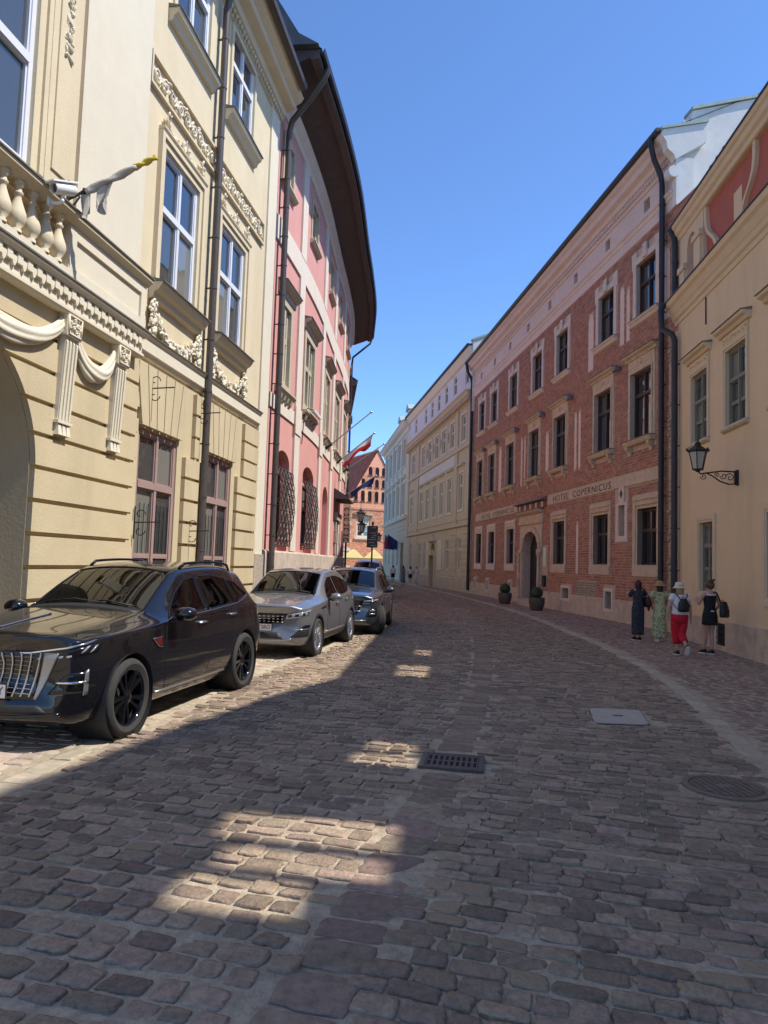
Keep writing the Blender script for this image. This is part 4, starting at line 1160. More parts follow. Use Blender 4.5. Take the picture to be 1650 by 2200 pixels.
# plinth slabs
u = B0; rnd = random.Random(2)
while u < B1 - 0.05:
    ln = min(rnd.uniform(0.9, 1.6), B1 - u)
    if B1 - (u + ln) < 0.3: ln = B1 - u
    segs = [(u, u + ln)]
    if u < 2.57 and u + ln > 2.06: segs = [(u, 2.06), (2.57, u + ln)]
    for a, b in segs:
        if b - a > 0.03: part(FB, bh, 'plinth_slab', 'plinth_stone', [(a + 0.004, b - 0.004, 0, rnd.uniform(0.66, 0.69), 0.0, 0.05 + rnd.uniform(0, 0.008))])
    u += ln
part(FB, bh, 'plinth_slab', 'plinth_stone', [(2.06, 2.57, 0.0, 0.12, 0, 0.05)])
m = MB(); FB.box(m, 2.07, 2.56, 0.125, 0.62, 0.0, 0.02)
for k in range(4): FB.box(m, 2.10 + k * 0.125, 2.125 + k * 0.125, 0.14, 0.60, 0.02, 0.04)
for k in range(4): FB.box(m, 2.08, 2.55, 0.16 + k * 0.13, 0.18 + k * 0.13, 0.04, 0.055)
obj('cellar_vent', m, 'iron', bh)
# eaves cornice
molding(FB, bh, 'cornice', 'beige_trim', B0, B1 + 0.22, [(0, 8.72), (0.03, 8.73), (0.04, 8.84), (0.09, 8.88), (0.12, 8.98), (0.15, 9.02), (0.22, 9.18), (0.29, 9.24), (0.32, 9.36), (0, 9.36)])
molding(FB, bh, 'cornice_flashing', 'pipe_black', B0, B1 + 0.25, [(-0.4, 9.362), (0.35, 9.362), (0.35, 9.39), (-0.4, 9.44)])
# attic storey; openings added out of view to throw sun patches on the road
AN = 0.04; AT = 11.2
sun_gaps = [(-4.15, -3.62, 9.85, 10.75, 0.10), (-3.50, -2.97, 9.85, 10.75, 0.10), (-1.45, -1.06, 9.80, 10.45, 0.10), (-0.96, -0.58, 9.80, 10.45, 0.10), ]
sun_gaps2 = [(-9.2, -8.85, 9.8, 10.85, 0.10), (-8.75, -8.4, 9.9, 10.7, 0.10), (-12.0, -11.62, 10.6, 11.75, 0.10), (-11.50, -11.2, 10.0, 11.6, 0.10), (-11.08, -10.62, 9.95, 11.8, 0.10)]
m = MB(); FB.wall(m, -8.0, B1, 9.38, AT, [(4.0, 4.66, 9.42, 10.85, 0.30), (-0.35, 3.45, 9.42, 11.05, 0.10)] + sun_gaps, n=AN)
FB.arch_fill(m, 4.33, 0.33, 10.5, 10.85, AN, 0.30, 8)
m.add([FB.P(B1, 9.38, AN), FB.P(B1, AT, AN), FB.P(B1, AT, AN - 1), FB.P(B1, 9.38, AN - 1)], [(0, 1, 2, 3)])
FB.wall(m, B0, -8.0, 9.38, 13.5, sun_gaps2, n=AN)
obj('attic_wall', m, 'beige_trim', bh, recalc=False)
part(FB, bh, 'attic_panel', 'attic_red', [(3.6, 5.2, 9.40, AT, AN - 0.45, AN - 0.305)])
part(FB, bh, 'attic_panel', 'attic_red', [(-0.40, 3.5, 9.40, AT - 0.05, AN - 0.25, AN - 0.102)])
for a, b, z in ((3.5, 3.95, 10.40), (4.70, 5.10, 10.0)):
    part(FB, bh, 'attic_pier', 'beige_trim', [(a, b, 9.40, z, AN, AN + 0.07), (a - 0.06, b + 0.06, z, z + 0.16, AN, AN + 0.11)])
for (a, dirn) in ((3.45, -1), (0.35, 1)):
    pts = []
    for i in range(25):
        t = i / 24
        uu = a + dirn * (0.10 + 0.75 / (1 + math.exp((t - 0.45) * 11)))
        pts.append((uu, 9.42 + 1.63 * t))
    m = MB(); rows = [[FB.P(p[0] - 0.07, p[1], AN - 0.10), FB.P(p[0] - 0.07, p[1], AN - 0.005), FB.P(p[0] + 0.07, p[1], AN - 0.005), FB.P(p[0] + 0.07, p[1], AN - 0.10)] for p in pts]
    m.loft(rows); obj('scroll_rib', m, 'beige_trim', bh)
part(FB, bh, 'blind_slot', 'beige', [(1.3, 1.75, 9.5, 10.55, AN - 0.102, AN - 0.095)])
molding(FB, bh, 'attic_cornice', 'beige_trim', -8.0, B1 + 0.05, [(AN, 11.05), (AN + 0.04, 11.07), (AN + 0.06, 11.17), (AN + 0.12, 11.22), (AN + 0.15, 11.34), (AN + 0.20, 11.38), (AN + 0.22, 11.48), (AN - 0.2, 11.48)])
molding(FB, bh, 'attic_flashing', 'pipe_black', -8.0, B1 + 0.08, [(AN - 0.2, 11.482), (AN + 0.25, 11.482), (AN + 0.25, 11.52), (AN - 0.2, 11.56)])
m = MB(); m.prism([(-8.0, 11.55), (-4.3, 11.55), (-5.5, 12.3), (-6.6, 12.85), (-8.0, 13.35)], AN - 0.15, AN + 0.0, lambda a, b, d: FB.P(a, b, d)); m.prism([(-24, 13.45), (-8.05, 13.45), (-9.6, 13.9), (-10.6, 14.3), (-24, 14.5)], AN - 0.15, AN + 0.0, lambda a, b, d: FB.P(a, b, d)); obj('attic_gable', m, 'beige_trim', bh)
m = MB(); m.add([FB.P(B0, 9.41, -0.41), FB.P(B1, 9.41, -0.41), FB.P(B1, 9.6, -9), FB.P(B0, 9.6, -9)], [(0, 1, 2, 3)]); obj('roof', m, 'slate', bh)  # unseen roof kept low and flat so sun reaches the added attic openings
m = MB(); m.add([FB.P(B1, 0, -0.8), FB.P(B1, 9.4, -0.8), FB.P(B1, 9.4, -9), FB.P(B1, 0, -9)], [(0, 1, 2, 3)]); m.add([FB.P(B0, 0, 0), FB.P(B0, 9.4, 0), FB.P(B0, 9.4, -9), FB.P(B0, 0, -9)], [(0, 1, 2, 3)]); m.add([FB.P(B0, 0, -9), FB.P(B0, 9.5, -9), FB.P(B1, 9.5, -9), FB.P(B1, 0, -9)], [(0, 1, 2, 3)]); obj('party_wall', m, 'white_wall', bh)
m = MB()
for k in range(3):
    uu = 3.2 - k * 0.42
    pts = [FB.P(uu + 0.2 * math.cos(t * 0.32) * (1 - t / 26), 11.85 + 0.28 * math.sin(t * 0.32) * (1 - t / 26), AN - 0.1) for t in range(22)]
    m.tube(pts, 0.014, 5)
m.tube([FB.P(3.5, 11.57, AN - 0.1), FB.P(2.0, 11.6, AN - 0.1)], 0.014, 5)
obj('roof_scrollwork', m, 'iron', bh)
downpipe(FB, bh, 5.38, 0.2, 8.25, 0.14, 0.085, 'pipe_black', 7, top=[(5.40, 8.42, 0.20), (5.62, 8.65, 0.42), (5.66, 9.2, 0.44), (5.66, 9.38, 0.34)])
downpipe(FB, bh, 5.36, 9.45, 10.9, 0.14, 0.08, 'pipe_black', 2, top=[(5.36, 11.15, 0.16), (5.38, 11.45, 0.28)])
part(FB, bh, 'tie_rod', 'iron', [(3.32, 3.345, 8.0, 8.7, 0, 0.03)])
# wall lantern on the beige house
lu, ln_, lz = 1.43, 0.86, 4.06
c = Vector(FB.P(lu, lz, ln_)); wl = wempty('wall_lantern', FB.P(lu, 3.9, 0)); tag(wl, 'black wrought iron street lantern on a scroll bracket of the beige house', 'lantern')
lantern_mesh(wl, c, 0.92)
m = MB(); FB.box(m, lu - 0.05, lu + 0.05, 3.72, 4.06, 0.0, 0.05); FB.box(m, lu - 0.03, lu + 0.03, 3.76, 4.02, 0.05, 0.08)
m.tube([FB.P(lu, 4.02, 0.05), FB.P(lu, 4.03, 0.35), FB.P(lu, 3.99, 0.62), FB.P(lu, 3.96, 0.80), FB.P(lu, 4.02, ln_)], 0.018, 6)
m.tube([FB.P(lu, 3.75, 0.05), FB.P(lu, 3.74, 0.2), FB.P(lu, 3.80, 0.38), FB.P(lu, 3.92, 0.55), FB.P(lu, 3.97, 0.66)], 0.016, 6)
for cn, cz, r, f in ((0.17, 3.89, 0.10, 1), (0.31, 3.92, 0.075, -1), (0.45, 3.94, 0.055, 1), (0.74, 3.90, 0.07, -1)):
    pts = []
    for i in range(18):
        t = i / 17; a_ = f * t * 8; rr = r * (1 - 0.8 * t); pts.append(FB.P(lu, cz + rr * math.sin(a_), cn + rr * math.cos(a_)))
    m.tube(pts, 0.010, 5)
obj('bracket', m, 'iron', wl)

# ================================================================ BRICK HOTEL
FH = Fac([Vector((8.54, 21.95)), Vector((8.54, 21.95)) + Vector((-0.1104, 1)).normalized() * 30], -1)
ht = wempty('brick_hotel', (7.2, 33, 0)); tag(ht, 'red brick hotel with stone framed windows and an arched stone portal', 'building')
HT = [0.50, 3.65, 8.23, 11.60, 15.55, 19.50, 22.40]; HM = [0.74, 3.80, 8.33, 11.85, 15.90, 19.75, 22.58]; HG = [0.42, 4.05, 8.43, 15.75, 19.60, 22.65]
H0, H1 = -2.2, 25.5
cel = [(3.50, 4.25, 0.34, 1.10), (7.60, 8.60, 0.50, 1.06), (15.9, 16.5, 0.35, 1.05), (20.6, 21.2, 0.35, 1.05), (23.6, 24.2, 0.35, 1.05)]
holes = [(a, a + 1.38, 10.2, 12.10, 0.20) for a in HT] + [(a, a + 1.48, 6.12, 8.40, 0.20) for a in HM] + [(a, a + 1.32, 1.93, 3.80, 0.26) for a in HG]
holes += [(11.62, 14.02, 0.0, 3.50, 0.35)] + [(a + 0.1, b - 0.1, c + 0.06, d - 0.08, 0.3) for a, b, c, d in cel] + [(2.62, 3.12, 2.95, 4.02, 0.2)]
m = MB(); FH.wall(m, H0, H1, 0, 12.92, holes)
FH.arch_fill(m, 12.82, 1.20, 2.55, 3.50, 0.0, 0.35, 12)
obj('wall', m, 'mortar', ht, recalc=False)
# areas without brick
ex = [(a - 0.30, a + 1.38 + 0.32, 9.98, 12.62) for a in HT] + [(a - 0.26, a + 1.48 + 0.30, 5.80, 9.0) for a in HM] + [(a - 0.28, a + 1.32 + 0.30, 1.58, 4.28) for a in HG]
ex += [(11.1, 14.75, 0, 4.98), (-0.1, 10.50, 4.60, 5.02), (15.05, 24.15, 4.58, 5.04), (2.40, 3.50, 2.72, 4.6)] + [(a - 0.12, b + 0.12, c - 0.1, d + 0.1) for a, b, c, d in cel]
lanc = [(2.42, 2.66, 9.70, 11.55), (2.86, 3.18, 9.70, 11.80), (5.55, 6.05, 9.55, 11.8), (-0.32, 0.04, 9.6, 11.85), (6.75, 6.98, 5.85, 8.15), (7.18, 7.42, 5.85, 8.15), (10.55, 10.95, 6.2, 7.95), (14.0, 14.2, 5.9, 8.3), (14.5, 14.75, 5.9, 8.3), (18.4, 18.95, 6.0, 8.5), (6.88, 7.10, 1.62, 3.65)]
ex += [(a - 0.02, b + 0.02, c - 0.02, d + 0.05) for a, b, c, d in lanc]
ex += [(5.0, 6.95, 0.7, 1.28), (H0, -0.28, 0, 9.0), (10.45, 11.1, 1.0, 2.75), (10.55, 10.95, 0.9, 1.5)]
rub = (5.0, 6.95, 0.76, 1.28)
exs = sorted(ex)
mb = MB(); rnd = random.Random(21); z = 0.76; row = 0
while z < 12.9:
    h = 0.098
    act = [e for e in ex if e[2] < z + h * 0.8 and e[3] > z + h * 0.2]
    u = H0 - (0.14 if row % 2 else 0.0)
    k = row
    while u < H1:
        ln = (0.285 if (k % 2 == 0) else 0.15) * rnd.uniform(0.93, 1.06); k += 1
        a, b = u + 0.008, u + ln - 0.008
        u += ln
        for e in act:
            if a < e[0] < b: b = e[0]
            if a < e[1] < b and not (e[0] <= a): pass
            if e[0] <= a < e[1]: a = min(e[1], b)
        a = max(a, H0); b = min(b, H1)
        if b - a < 0.03: continue
        if any(e[0] < (a + b) / 2 < e[1] for e in act): continue
        n1 = 0.012 + rnd.uniform(-0.004, 0.006)
        p = [FH.P(a, z + 0.009, n1), FH.P(b, z + 0.009, n1), FH.P(b, z + h - 0.009, n1), FH.P(a, z + h - 0.009, n1),
             FH.P(a, z + 0.009, -0.005), FH.P(b, z + 0.009, -0.005), FH.P(b, z + h - 0.009, -0.005), FH.P(a, z + h - 0.009, -0.005)]
        mb.add(p, [(0, 1, 2, 3), (0, 4, 5, 1), (1, 5, 6, 2), (2, 6, 7, 3), (3, 7, 4, 0)])
    z += h; row += 1
tag(obj('bricks', mb, 'brick', ht, recalc=False), kind='stuff')
# rubble strip next to the downpipes and a rubble patch low on the wall
mb = MB(); rnd = random.Random(8)
def rubble(mb, u0, u1, z0, z1, s):
    z = z0
    while z < z1 - 0.02:
        h = rnd.uniform(0.7, 1.2) * s; u = u0 + rnd.uniform(-0.3, 0) * s
        while u < u1:
            ln = rnd.uniform(0.9, 2.0) * s
            if u + ln * 0.5 < u1 + 0.02 and u + ln * 0.5 > u0:
                mb.blob(FH.P(u + ln / 2, min(z + h / 2, z1), 0.0), 0.05, ln / 2 * 0.95, h / 2 * 0.95, 7, 5)
            u += ln
        z += h
rubble(mb, H0, -0.30, 0.0, 8.9, 0.17); rubble(mb, *rub, 0.11)
tag(obj('rubble_stones', mb, 'rough_stone', ht, smooth=True, recalc=False), kind='stuff')
for a, b, c, d in lanc:
    m = MB(); ap = (b - a) * 0.8
    m.prism([(a, c), (b, c), (b, d - ap), ((a + b) / 2 + (b - a) * 0.30, d - ap * 0.35), ((a + b) / 2, d), ((a + b) / 2 - (b - a) * 0.30, d - ap * 0.35), (a, d - ap)], -0.004, 0.006, lambda p, q, r: FH.P(p, q, r))
    obj('blind_lancet', m, 'plaster_rose', ht)
# plinth slabs
u = H0; rnd = random.Random(31)
stops = sorted([11.1, 14.75, H1])
while u < H1 - 0.05:
    ln = rnd.uniform(1.0, 2.1); b = min(u + ln, H1)
    for (c0, c1, _, _) in cel:
        if u < c0 < b: b = c0
        if u < c1 < b and u >= c0 - 0.01: b = c1
    if u < 11.1 < b: b = 11.1
    if 11.1 <= u < 14.75: u = 14.75; continue
    inside = any(c0 - 0.01 <= u and b <= c1 + 0.01 for c0, c1, _, _ in cel)
    zt = 0.745 + rnd.uniform(-0.015, 0.02)
    if inside:
        zb = [c[2] for c in cel if c[0] - 0.01 <= u <= c[1]][0]
        part(FH, ht, 'plinth_slab', 'plinth_stone', [(u + 0.004, b - 0.004, 0, zb - 0.02, -0.01, 0.06)])
    elif b - u > 0.03:
        part(FH, ht, 'plinth_slab', 'plinth_stone', [(u + 0.004, b - 0.004, 0, zt, -0.01, 0.06 + rnd.uniform(0, 0.01))])
    u = b
for a, b, c, d in cel:
    m = MB(); frame_ring(FH, m, a + 0.1, b - 0.1, c + 0.06, d - 0.08, 0.11, -0.02, 0.07); obj('cellar_surround', m, 'trim_pale', ht)
    part(FH, ht, 'cellar_shutter', 'hole_black', [(a + 0.1, b - 0.1, c + 0.06, d - 0.08, -0.30, -0.26)])
# top floor windows with eared white surrounds
for i, a in enumerate(HT):
    b = a + 1.38
    window(FH, ht, a, b, 10.2, 12.10, -0.15, 'dark_frame', ['glass_dark', 'glass_grey'], 2, (0.62,), 0.075, 0.06)
    m = MB(); frame_ring(FH, m, a, b, 10.2, 12.10, 0.22, 0.0, 0.05, bottom=False); FH.box(m, a - 0.30, a - 0.22, 12.0, 12.32, 0, 0.05); FH.box(m, b + 0.22, b + 0.30, 12.0, 12.32, 0, 0.05)
    FH.box(m, a - 0.30, a + 0.05, 12.32, 12.56, 0, 0.055); FH.box(m, b - 0.05, b + 0.30, 12.32, 12.56, 0, 0.055); FH.box(m, (a + b) / 2 - 0.14, (a + b) / 2 + 0.14, 12.14, 12.60, 0.05, 0.10)
    obj('window_surround', m, 'trim_pale', ht)
    molding(FH, ht, 'window_sill', 'trim_pale', a - 0.30, b + 0.30, [(0, 9.98), (0.08, 10.0), (0.14, 10.10), (0.18, 10.12), (0.18, 10.18), (0, 10.18)])
    molding(FH, ht, 'sill_flashing', 'cap', a - 0.31, b + 0.31, [(0, 10.182), (0.20, 10.182), (0.20, 10.195), (0, 10.20)])
M('satin_grey', (0.20, 0.19, 0.18), 0.5, 0.1)
# main floor windows
for i, a in enumerate(HM):
    b = a + 1.48
    gm = ['glass_dark', 'glass_sky', 'glass_dark', 'glass_grey'] if i % 2 else ['glass_grey', 'glass_dark', 'glass_sky', 'glass_dark']
    window(FH, ht, a, b, 6.12, 8.40, -0.15, 'dark_frame', gm, 2, (0.66,), 0.075, 0.06)
    m = MB(); frame_ring(FH, m, a, b, 6.12, 8.40, 0.20, 0.0, 0.04, bottom=False); frame_ring(FH, m, a, b, 6.12, 8.40, 0.07, 0.04, 0.07, bottom=False)
    FH.box(m, a - 0.20, b + 0.20, 8.60, 8.86, 0, 0.05); obj('window_surround', m, 'sandstone', ht)
    m = MB(); c_ = FH.P((a + b) / 2, 8.70, 0.06); m.blob(c_, 0.04, 0.09, 0.09, 8, 5); obj('medallion', m, 'sandstone', ht, smooth=True)
    molding(FH, ht, 'window_hood', 'sandstone', a - 0.42, b + 0.36, [(0, 8.86), (0.08, 8.87), (0.12, 8.93), (0.22, 8.98), (0.24, 9.03), (0, 9.03)])
    molding(FH, ht, 'hood_flashing', 'cap', a - 0.44, b + 0.38, [(0, 9.032), (0.27, 9.032), (0.27, 9.045), (0, 9.09)])
    molding(FH, ht, 'window_sill', 'sandstone', a - 0.24, b + 0.24, [(0, 5.92), (0.16, 5.94), (0.22, 6.02), (0.24, 6.09), (0, 6.09)])
    molding(FH, ht, 'sill_flashing', 'cap', a - 0.25, b + 0.25, [(0, 6.092), (0.27, 6.092), (0.27, 6.105), (0, 6.115)])
    for uu in (a - 0.10, b - 0.06):
        m = MB(); m.prism([(0.0, 5.92), (0.20, 5.92), (0.20, 5.84), (0.10, 5.74), (0.08, 5.62), (0.0, 5.60)], uu, uu + 0.16, lambda p, q, r: FH.P(r, q, p)); obj('sill_console', m, 'sandstone', ht)
    if i in (1, 2, 3, 4, 5, 6):
        m = MB(); FH.box(m, a - 0.80, a - 0.55, 8.78, 8.92, 0.10, 0.28); FH.box(m, a - 0.72, a - 0.64, 8.92, 8.98, 0.0, 0.22); o = obj('floodlight', m, 'satin_grey', ht)
# ground floor windows
for i, a in enumerate(HG):
    b = a + 1.32
    window(FH, ht, a, b, 1.93, 3.80, -0.21, 'dark_frame', 'glass_dark', 2, (0.62,), 0.075, 0.05)
    m = MB(); frame_ring(FH, m, a, b, 1.93, 3.80, 0.10, -0.16, 0.02, bottom=False); frame_ring(FH, m, a - 0.10, b + 0.10, 1.93, 3.90, 0.18, -0.02, 0.05, bottom=False, wt=0.34)
    FH.box(m, a - 0.24, b + 0.26, 1.60, 1.93, -0.02, 0.07); FH.box(m, a - 0.20, b + 0.22, 3.92, 3.98, 0.05, 0.075); FH.box(m, a - 0.20, b + 0.22, 4.08, 4.13, 0.05, 0.085)
    obj('window_surround', m, 'trim_pale' if i > 2 else 'sandstone', ht)
    m = MB(); FH.box(m, a, b, 1.93, 1.97, -0.20, 0.0); obj('window_sill', m, 'plinth_stone', ht)
# slit niche
m = MB(); frame_ring(FH, m, 2.62, 3.12, 2.95, 4.02, 0.20, -0.02, 0.05, wt=0.08); FH.box(m, 2.70, 3.10, 4.10, 4.72, -0.02, 0.045); obj('niche_surround', m, 'trim_pale', ht)
m = MB(); m.prism([(2.90, 4.25), (3.02, 4.42), (2.90, 4.59), (2.78, 4.42)], 0.045, 0.052, lambda p, q, r: FH.P(p, q, r)); obj('diamond_recess', m, 'soffit', ht)
part(FH, ht, 'niche_back', 'sandstone', [(2.62, 3.12, 2.95, 4.02, -0.26, -0.18)])
# sign bands and lettering
part(FH, ht, 'sign_band', 'sandstone', [(3.52, 10.48, 4.62, 5.0, -0.01, 0.04)])
part(FH, ht, 'stone_band', 'sandstone', [(-0.1, 3.50, 4.64, 5.02, -0.01, 0.05)])
part(FH, ht, 'sign_band', 'sandstone', [(15.08, 24.12, 4.60, 5.0, -0.01, 0.04)])
M('sign_ink', (0.045, 0.035, 0.03), 0.8, 0.1)
wall_text(FH, ht, 'HOTEL  COPERNICUS', 9.75, 4.685, 0.042, 0.38, 'sign_ink', 0.004, 6.0)
wall_text(FH, ht, 'HOTEL  COPERNICUS', 22.6, 4.67, 0.042, 0.36, 'sign_ink', 0.004, 6.9)
# portal
for a, b in ((11.18, 11.60), (14.04, 14.46)): part(FH, ht, 'portal_jamb', 'sandstone', [(a, b, 0.0, 2.50, -0.1, 0.10)])
for a, b in ((11.12, 11.66), (13.98, 14.52)): part(FH, ht, 'portal_capital', 'sandstone', [(a, b, 2.50, 2.66, -0.1, 0.15)])
for k in range(11):
    t0, t1 = math.pi * k / 11, math.pi * (k + 1) / 11
    P2 = lambda r, t: (12.82 + r[0] * math.cos(t), 2.66 + r[1] * math.sin(t))
    m = MB(); m.prism([P2((1.20, 0.85), t0 + 0.01), P2((1.20, 0.85), t1 - 0.01), P2((1.46, 1.10), t1 - 0.01), P2((1.46, 1.10), t0 + 0.01)], -0.05, 0.10 + 0.01 * (k % 2), lambda p, q, r: FH.P(p, q, r)); obj('portal_voussoir', m, 'sandstone', ht)
m = MB(); FH.wall(m, 11.15, 14.5, 2.66, 4.42, [(11.62, 14.02, 2.66, 3.55)], n=0.03, depth=0.05); FH.arch_fill(m, 12.82, 1.20, 2.66, 3.55, 0.03, 0.05, 10); obj('portal_spandrel', m, 'sandstone', ht, recalc=False)
molding(FH, ht, 'portal_entablature', 'sandstone', 11.05, 14.65, [(0, 3.85), (0.10, 3.87), (0.12, 4.02), (0.08, 4.04), (0.08, 4.30), (0.16, 4.34), (0.26, 4.42), (0.30, 4.50), (0, 4.50)])
molding(FH, ht, 'portal_flashing', 'cap', 11.0, 14.7, [(0, 4.502), (0.34, 4.502), (0.34, 4.53), (0, 4.56)])
part(FH, ht, 'portal_frieze', 'brick_dark', [(10.75, 15.0, 4.56, 4.86, 0.0, 0.06)])
for k in range(5):
    part(FH, ht, 'frieze_block', 'trim_pale', [(11.0 + k * 0.85, 11.22 + k * 0.85, 4.58, 4.84, 0.06, 0.10)])
molding(FH, ht, 'upper_hood', 'cap', 10.65, 15.1, [(0, 4.862), (0.28, 4.90), (0.28, 4.94), (0, 5.06)])
for uu in (11.28, 14.36):
    m = MB(); c = FH.P(uu, 0.3, 0.16)
    m.lathe([(0.13, 0), (0.13, 0.12), (0.09, 0.18), (0.075, 0.30), (0.08, 0.95), (0.10, 0.98), (0.07, 1.02), (0.07, 2.0), (0.10, 2.06), (0.13, 2.2)], 12, lambda x, y, z: (c[0] + x, c[1] + y, c[2] + z)); obj('portal_column', m, 'sandstone', ht, auto=45)
m = MB(); FH.box(m, 11.5, 14.1, 0.0, 3.6, -0.42, -0.36)
for k in range(8): FH.box(m, 11.65 + k * 0.3, 11.90 + k * 0.3, 0.3, 3.5, -0.36, -0.335)
obj('door', m, 'iron', ht)
part(FH, ht, 'step', 'sandstone', [(11.0, 14.7, 0.0, 0.14, -0.34, 0.62)]); part(FH, ht, 'step', 'sandstone', [(11.25, 14.4, 0.14, 0.28, -0.33, 0.34)])
m = MB(); FH.box(m, 10.58, 10.98, 1.85, 2.70, 0.013, 0.05); M('menu_paper', (0.66, 0.68, 0.56), 0.5, 0.05); o = obj('notice_board', m, 'menu_paper', ht)
m = MB(); FH.box(m, 10.60, 10.95, 0.95, 1.45, 0.013, 0.10); obj('letter_box', m, 'iron', ht)
m = MB(); FH.box(m, 14.85, 15.0, 1.6, 2.0, 0.013, 0.04); obj('brass_plate', m, 'sign_cream', ht)
# entablature, dentils, eaves
small = [1.0, 4.1, 7.3, 10.5, 13.7, 16.9, 20.1, 23.3]
m = MB(); FH.wall(m, -0.55, H1, 12.92, 14.9, [(a, a + 0.42, 13.70, 14.12, 0.25) for a in small], n=0.0); obj('frieze_wall', m, 'plaster_rose', ht, recalc=False)
for a in small: part(FH, ht, 'attic_window', 'hole_black', [(a, a + 0.42, 13.70, 14.12, -0.28, -0.22)])
molding(FH, ht, 'architrave', 'plaster_rose', -0.6, H1, [(0, 12.90), (0.04, 12.92), (0.05, 13.22), (0.08, 13.24), (0.09, 13.36), (0.14, 13.40), (0.15, 13.46), (0, 13.46)])
k = 0; u = -0.5
mb = MB()
while u < H1:
    FH.box(mb, u, u + 0.09, 14.42, 14.56, 0.0, 0.13); u += 0.17
tag(obj('dentils', mb, 'plaster_rose', ht, recalc=False), kind='stuff')
molding(FH, ht, 'cornice', 'plaster_rose', -0.65, H1 + 0.1, [(0, 14.30), (0.05, 14.31), (0.06, 14.40), (0.07, 14.57), (0.16, 14.60), (0.20, 14.74), (0.36, 14.82), (0.40, 14.98), (0.50, 15.06), (0.54, 15.16), (0, 15.16)])
molding(FH, ht, 'gutter', 'pipe_black', -0.75, H1 + 0.1, [(0.50, 15.165), (0.62, 15.165), (0.68, 15.22), (0.68, 15.30), (0.50, 15.32)])
m = MB(); m.grid([[FH.P(-0.6, 15.25, 0.55), FH.P(H1, 15.25, 0.55)], [FH.P(-0.6, 18.2, -5.5), FH.P(H1, 18.2, -5.5)], [FH.P(-0.6, 15.2, -11), FH.P(H1, 15.2, -11)]]); obj('roof', m, 'slate', ht)
# white fire wall above the gable end, with its moulded end
m = MB(); m.prism([(-0.15, 9.0), (-0.15, 13.6), (-0.30, 14.3), (-0.30, 15.75), (-0.55, 15.76), (-0.60, 16.1), (-3.2, 16.85), (-8, 18.5), (-11, 15), (-11, 9.0)], -0.55, -0.15, lambda p, q, r: FH.P(r, q, p)); obj('fire_wall', m, 'white_wall', ht)
m = MB(); m.prism([(-0.58, 16.11), (-3.2, 16.87), (-8, 18.52), (-8, 18.62), (-3.2, 16.97), (-0.58, 16.21)], -0.62, -0.08, lambda p, q, r: FH.P(r, q, p)); obj('copper_cap', m, 'copper', ht)
m = MB(); m.prism([(-0.9, 14.95), (0.10, 14.30), (0.16, 14.45), (0.36, 14.62), (0.40, 14.85), (0.52, 15.0), (0.52, 15.20), (-0.9, 15.55)], -0.85, -0.56, lambda p, q, r: FH.P(r, q, p)); obj('cornice_end', m, 'white_wall', ht)
m = MB(); m.prism([(0.56, 15.20), (0.56, 15.28), (-0.95, 15.66), (-0.95, 15.57)], -0.90, -0.52, lambda p, q, r: FH.P(r, q, p)); obj('end_capping', m, 'copper', ht)
m = MB(); cc = Vector(FH.P(-0.66, 13.95, 0.12)); dU = Vector(FH.P(1, 0, 0)) - Vector(FH.P(0, 0, 0)); dN = Vector(FH.P(0, 0, 1)) - Vector(FH.P(0, 0, 0))
m.lathe([(0.001, -0.25), (0.18, -0.25), (0.20, -0.2), (0.15, 0.0), (0.20, 0.2), (0.18, 0.25), (0.001, 0.25)], 16, lambda x, y, z: tuple(cc + dU * (z * 0.6) + dN * x + Vector((0, 0, y)))); obj('volute', m, 'white_wall', ht, auto=40)
part(FH, ht, 'end_pier', 'white_wall', [(-0.80, -0.56, 12.9, 14.4, -0.5, 0.06)])
downpipe(FH, ht, -0.12, 0.2, 13.9, 0.16, 0.085, 'pipe_black', 12, top=[(-0.12, 14.2, 0.22), (-0.25, 14.6, 0.5), (-0.30, 15.0, 0.62), (-0.30, 15.2, 0.62)])
downpipe(FH, ht, 25.42, 0.2, 13.9, 0.16, 0.10, 'pipe_black', 8, top=[(25.42, 14.2, 0.22), (25.3, 14.6, 0.5), (25.3, 15.2, 0.6)])
m = MB(); m.add([FH.P(H1, 0, 0), FH.P(H1, 15.2, 0), FH.P(H1, 18.1, -5.5), FH.P(H1, 15.2, -11), FH.P(H1, 0, -11)], [(0, 1, 2, 3, 4)]); obj('party_wall', m, 'white_wall', ht)

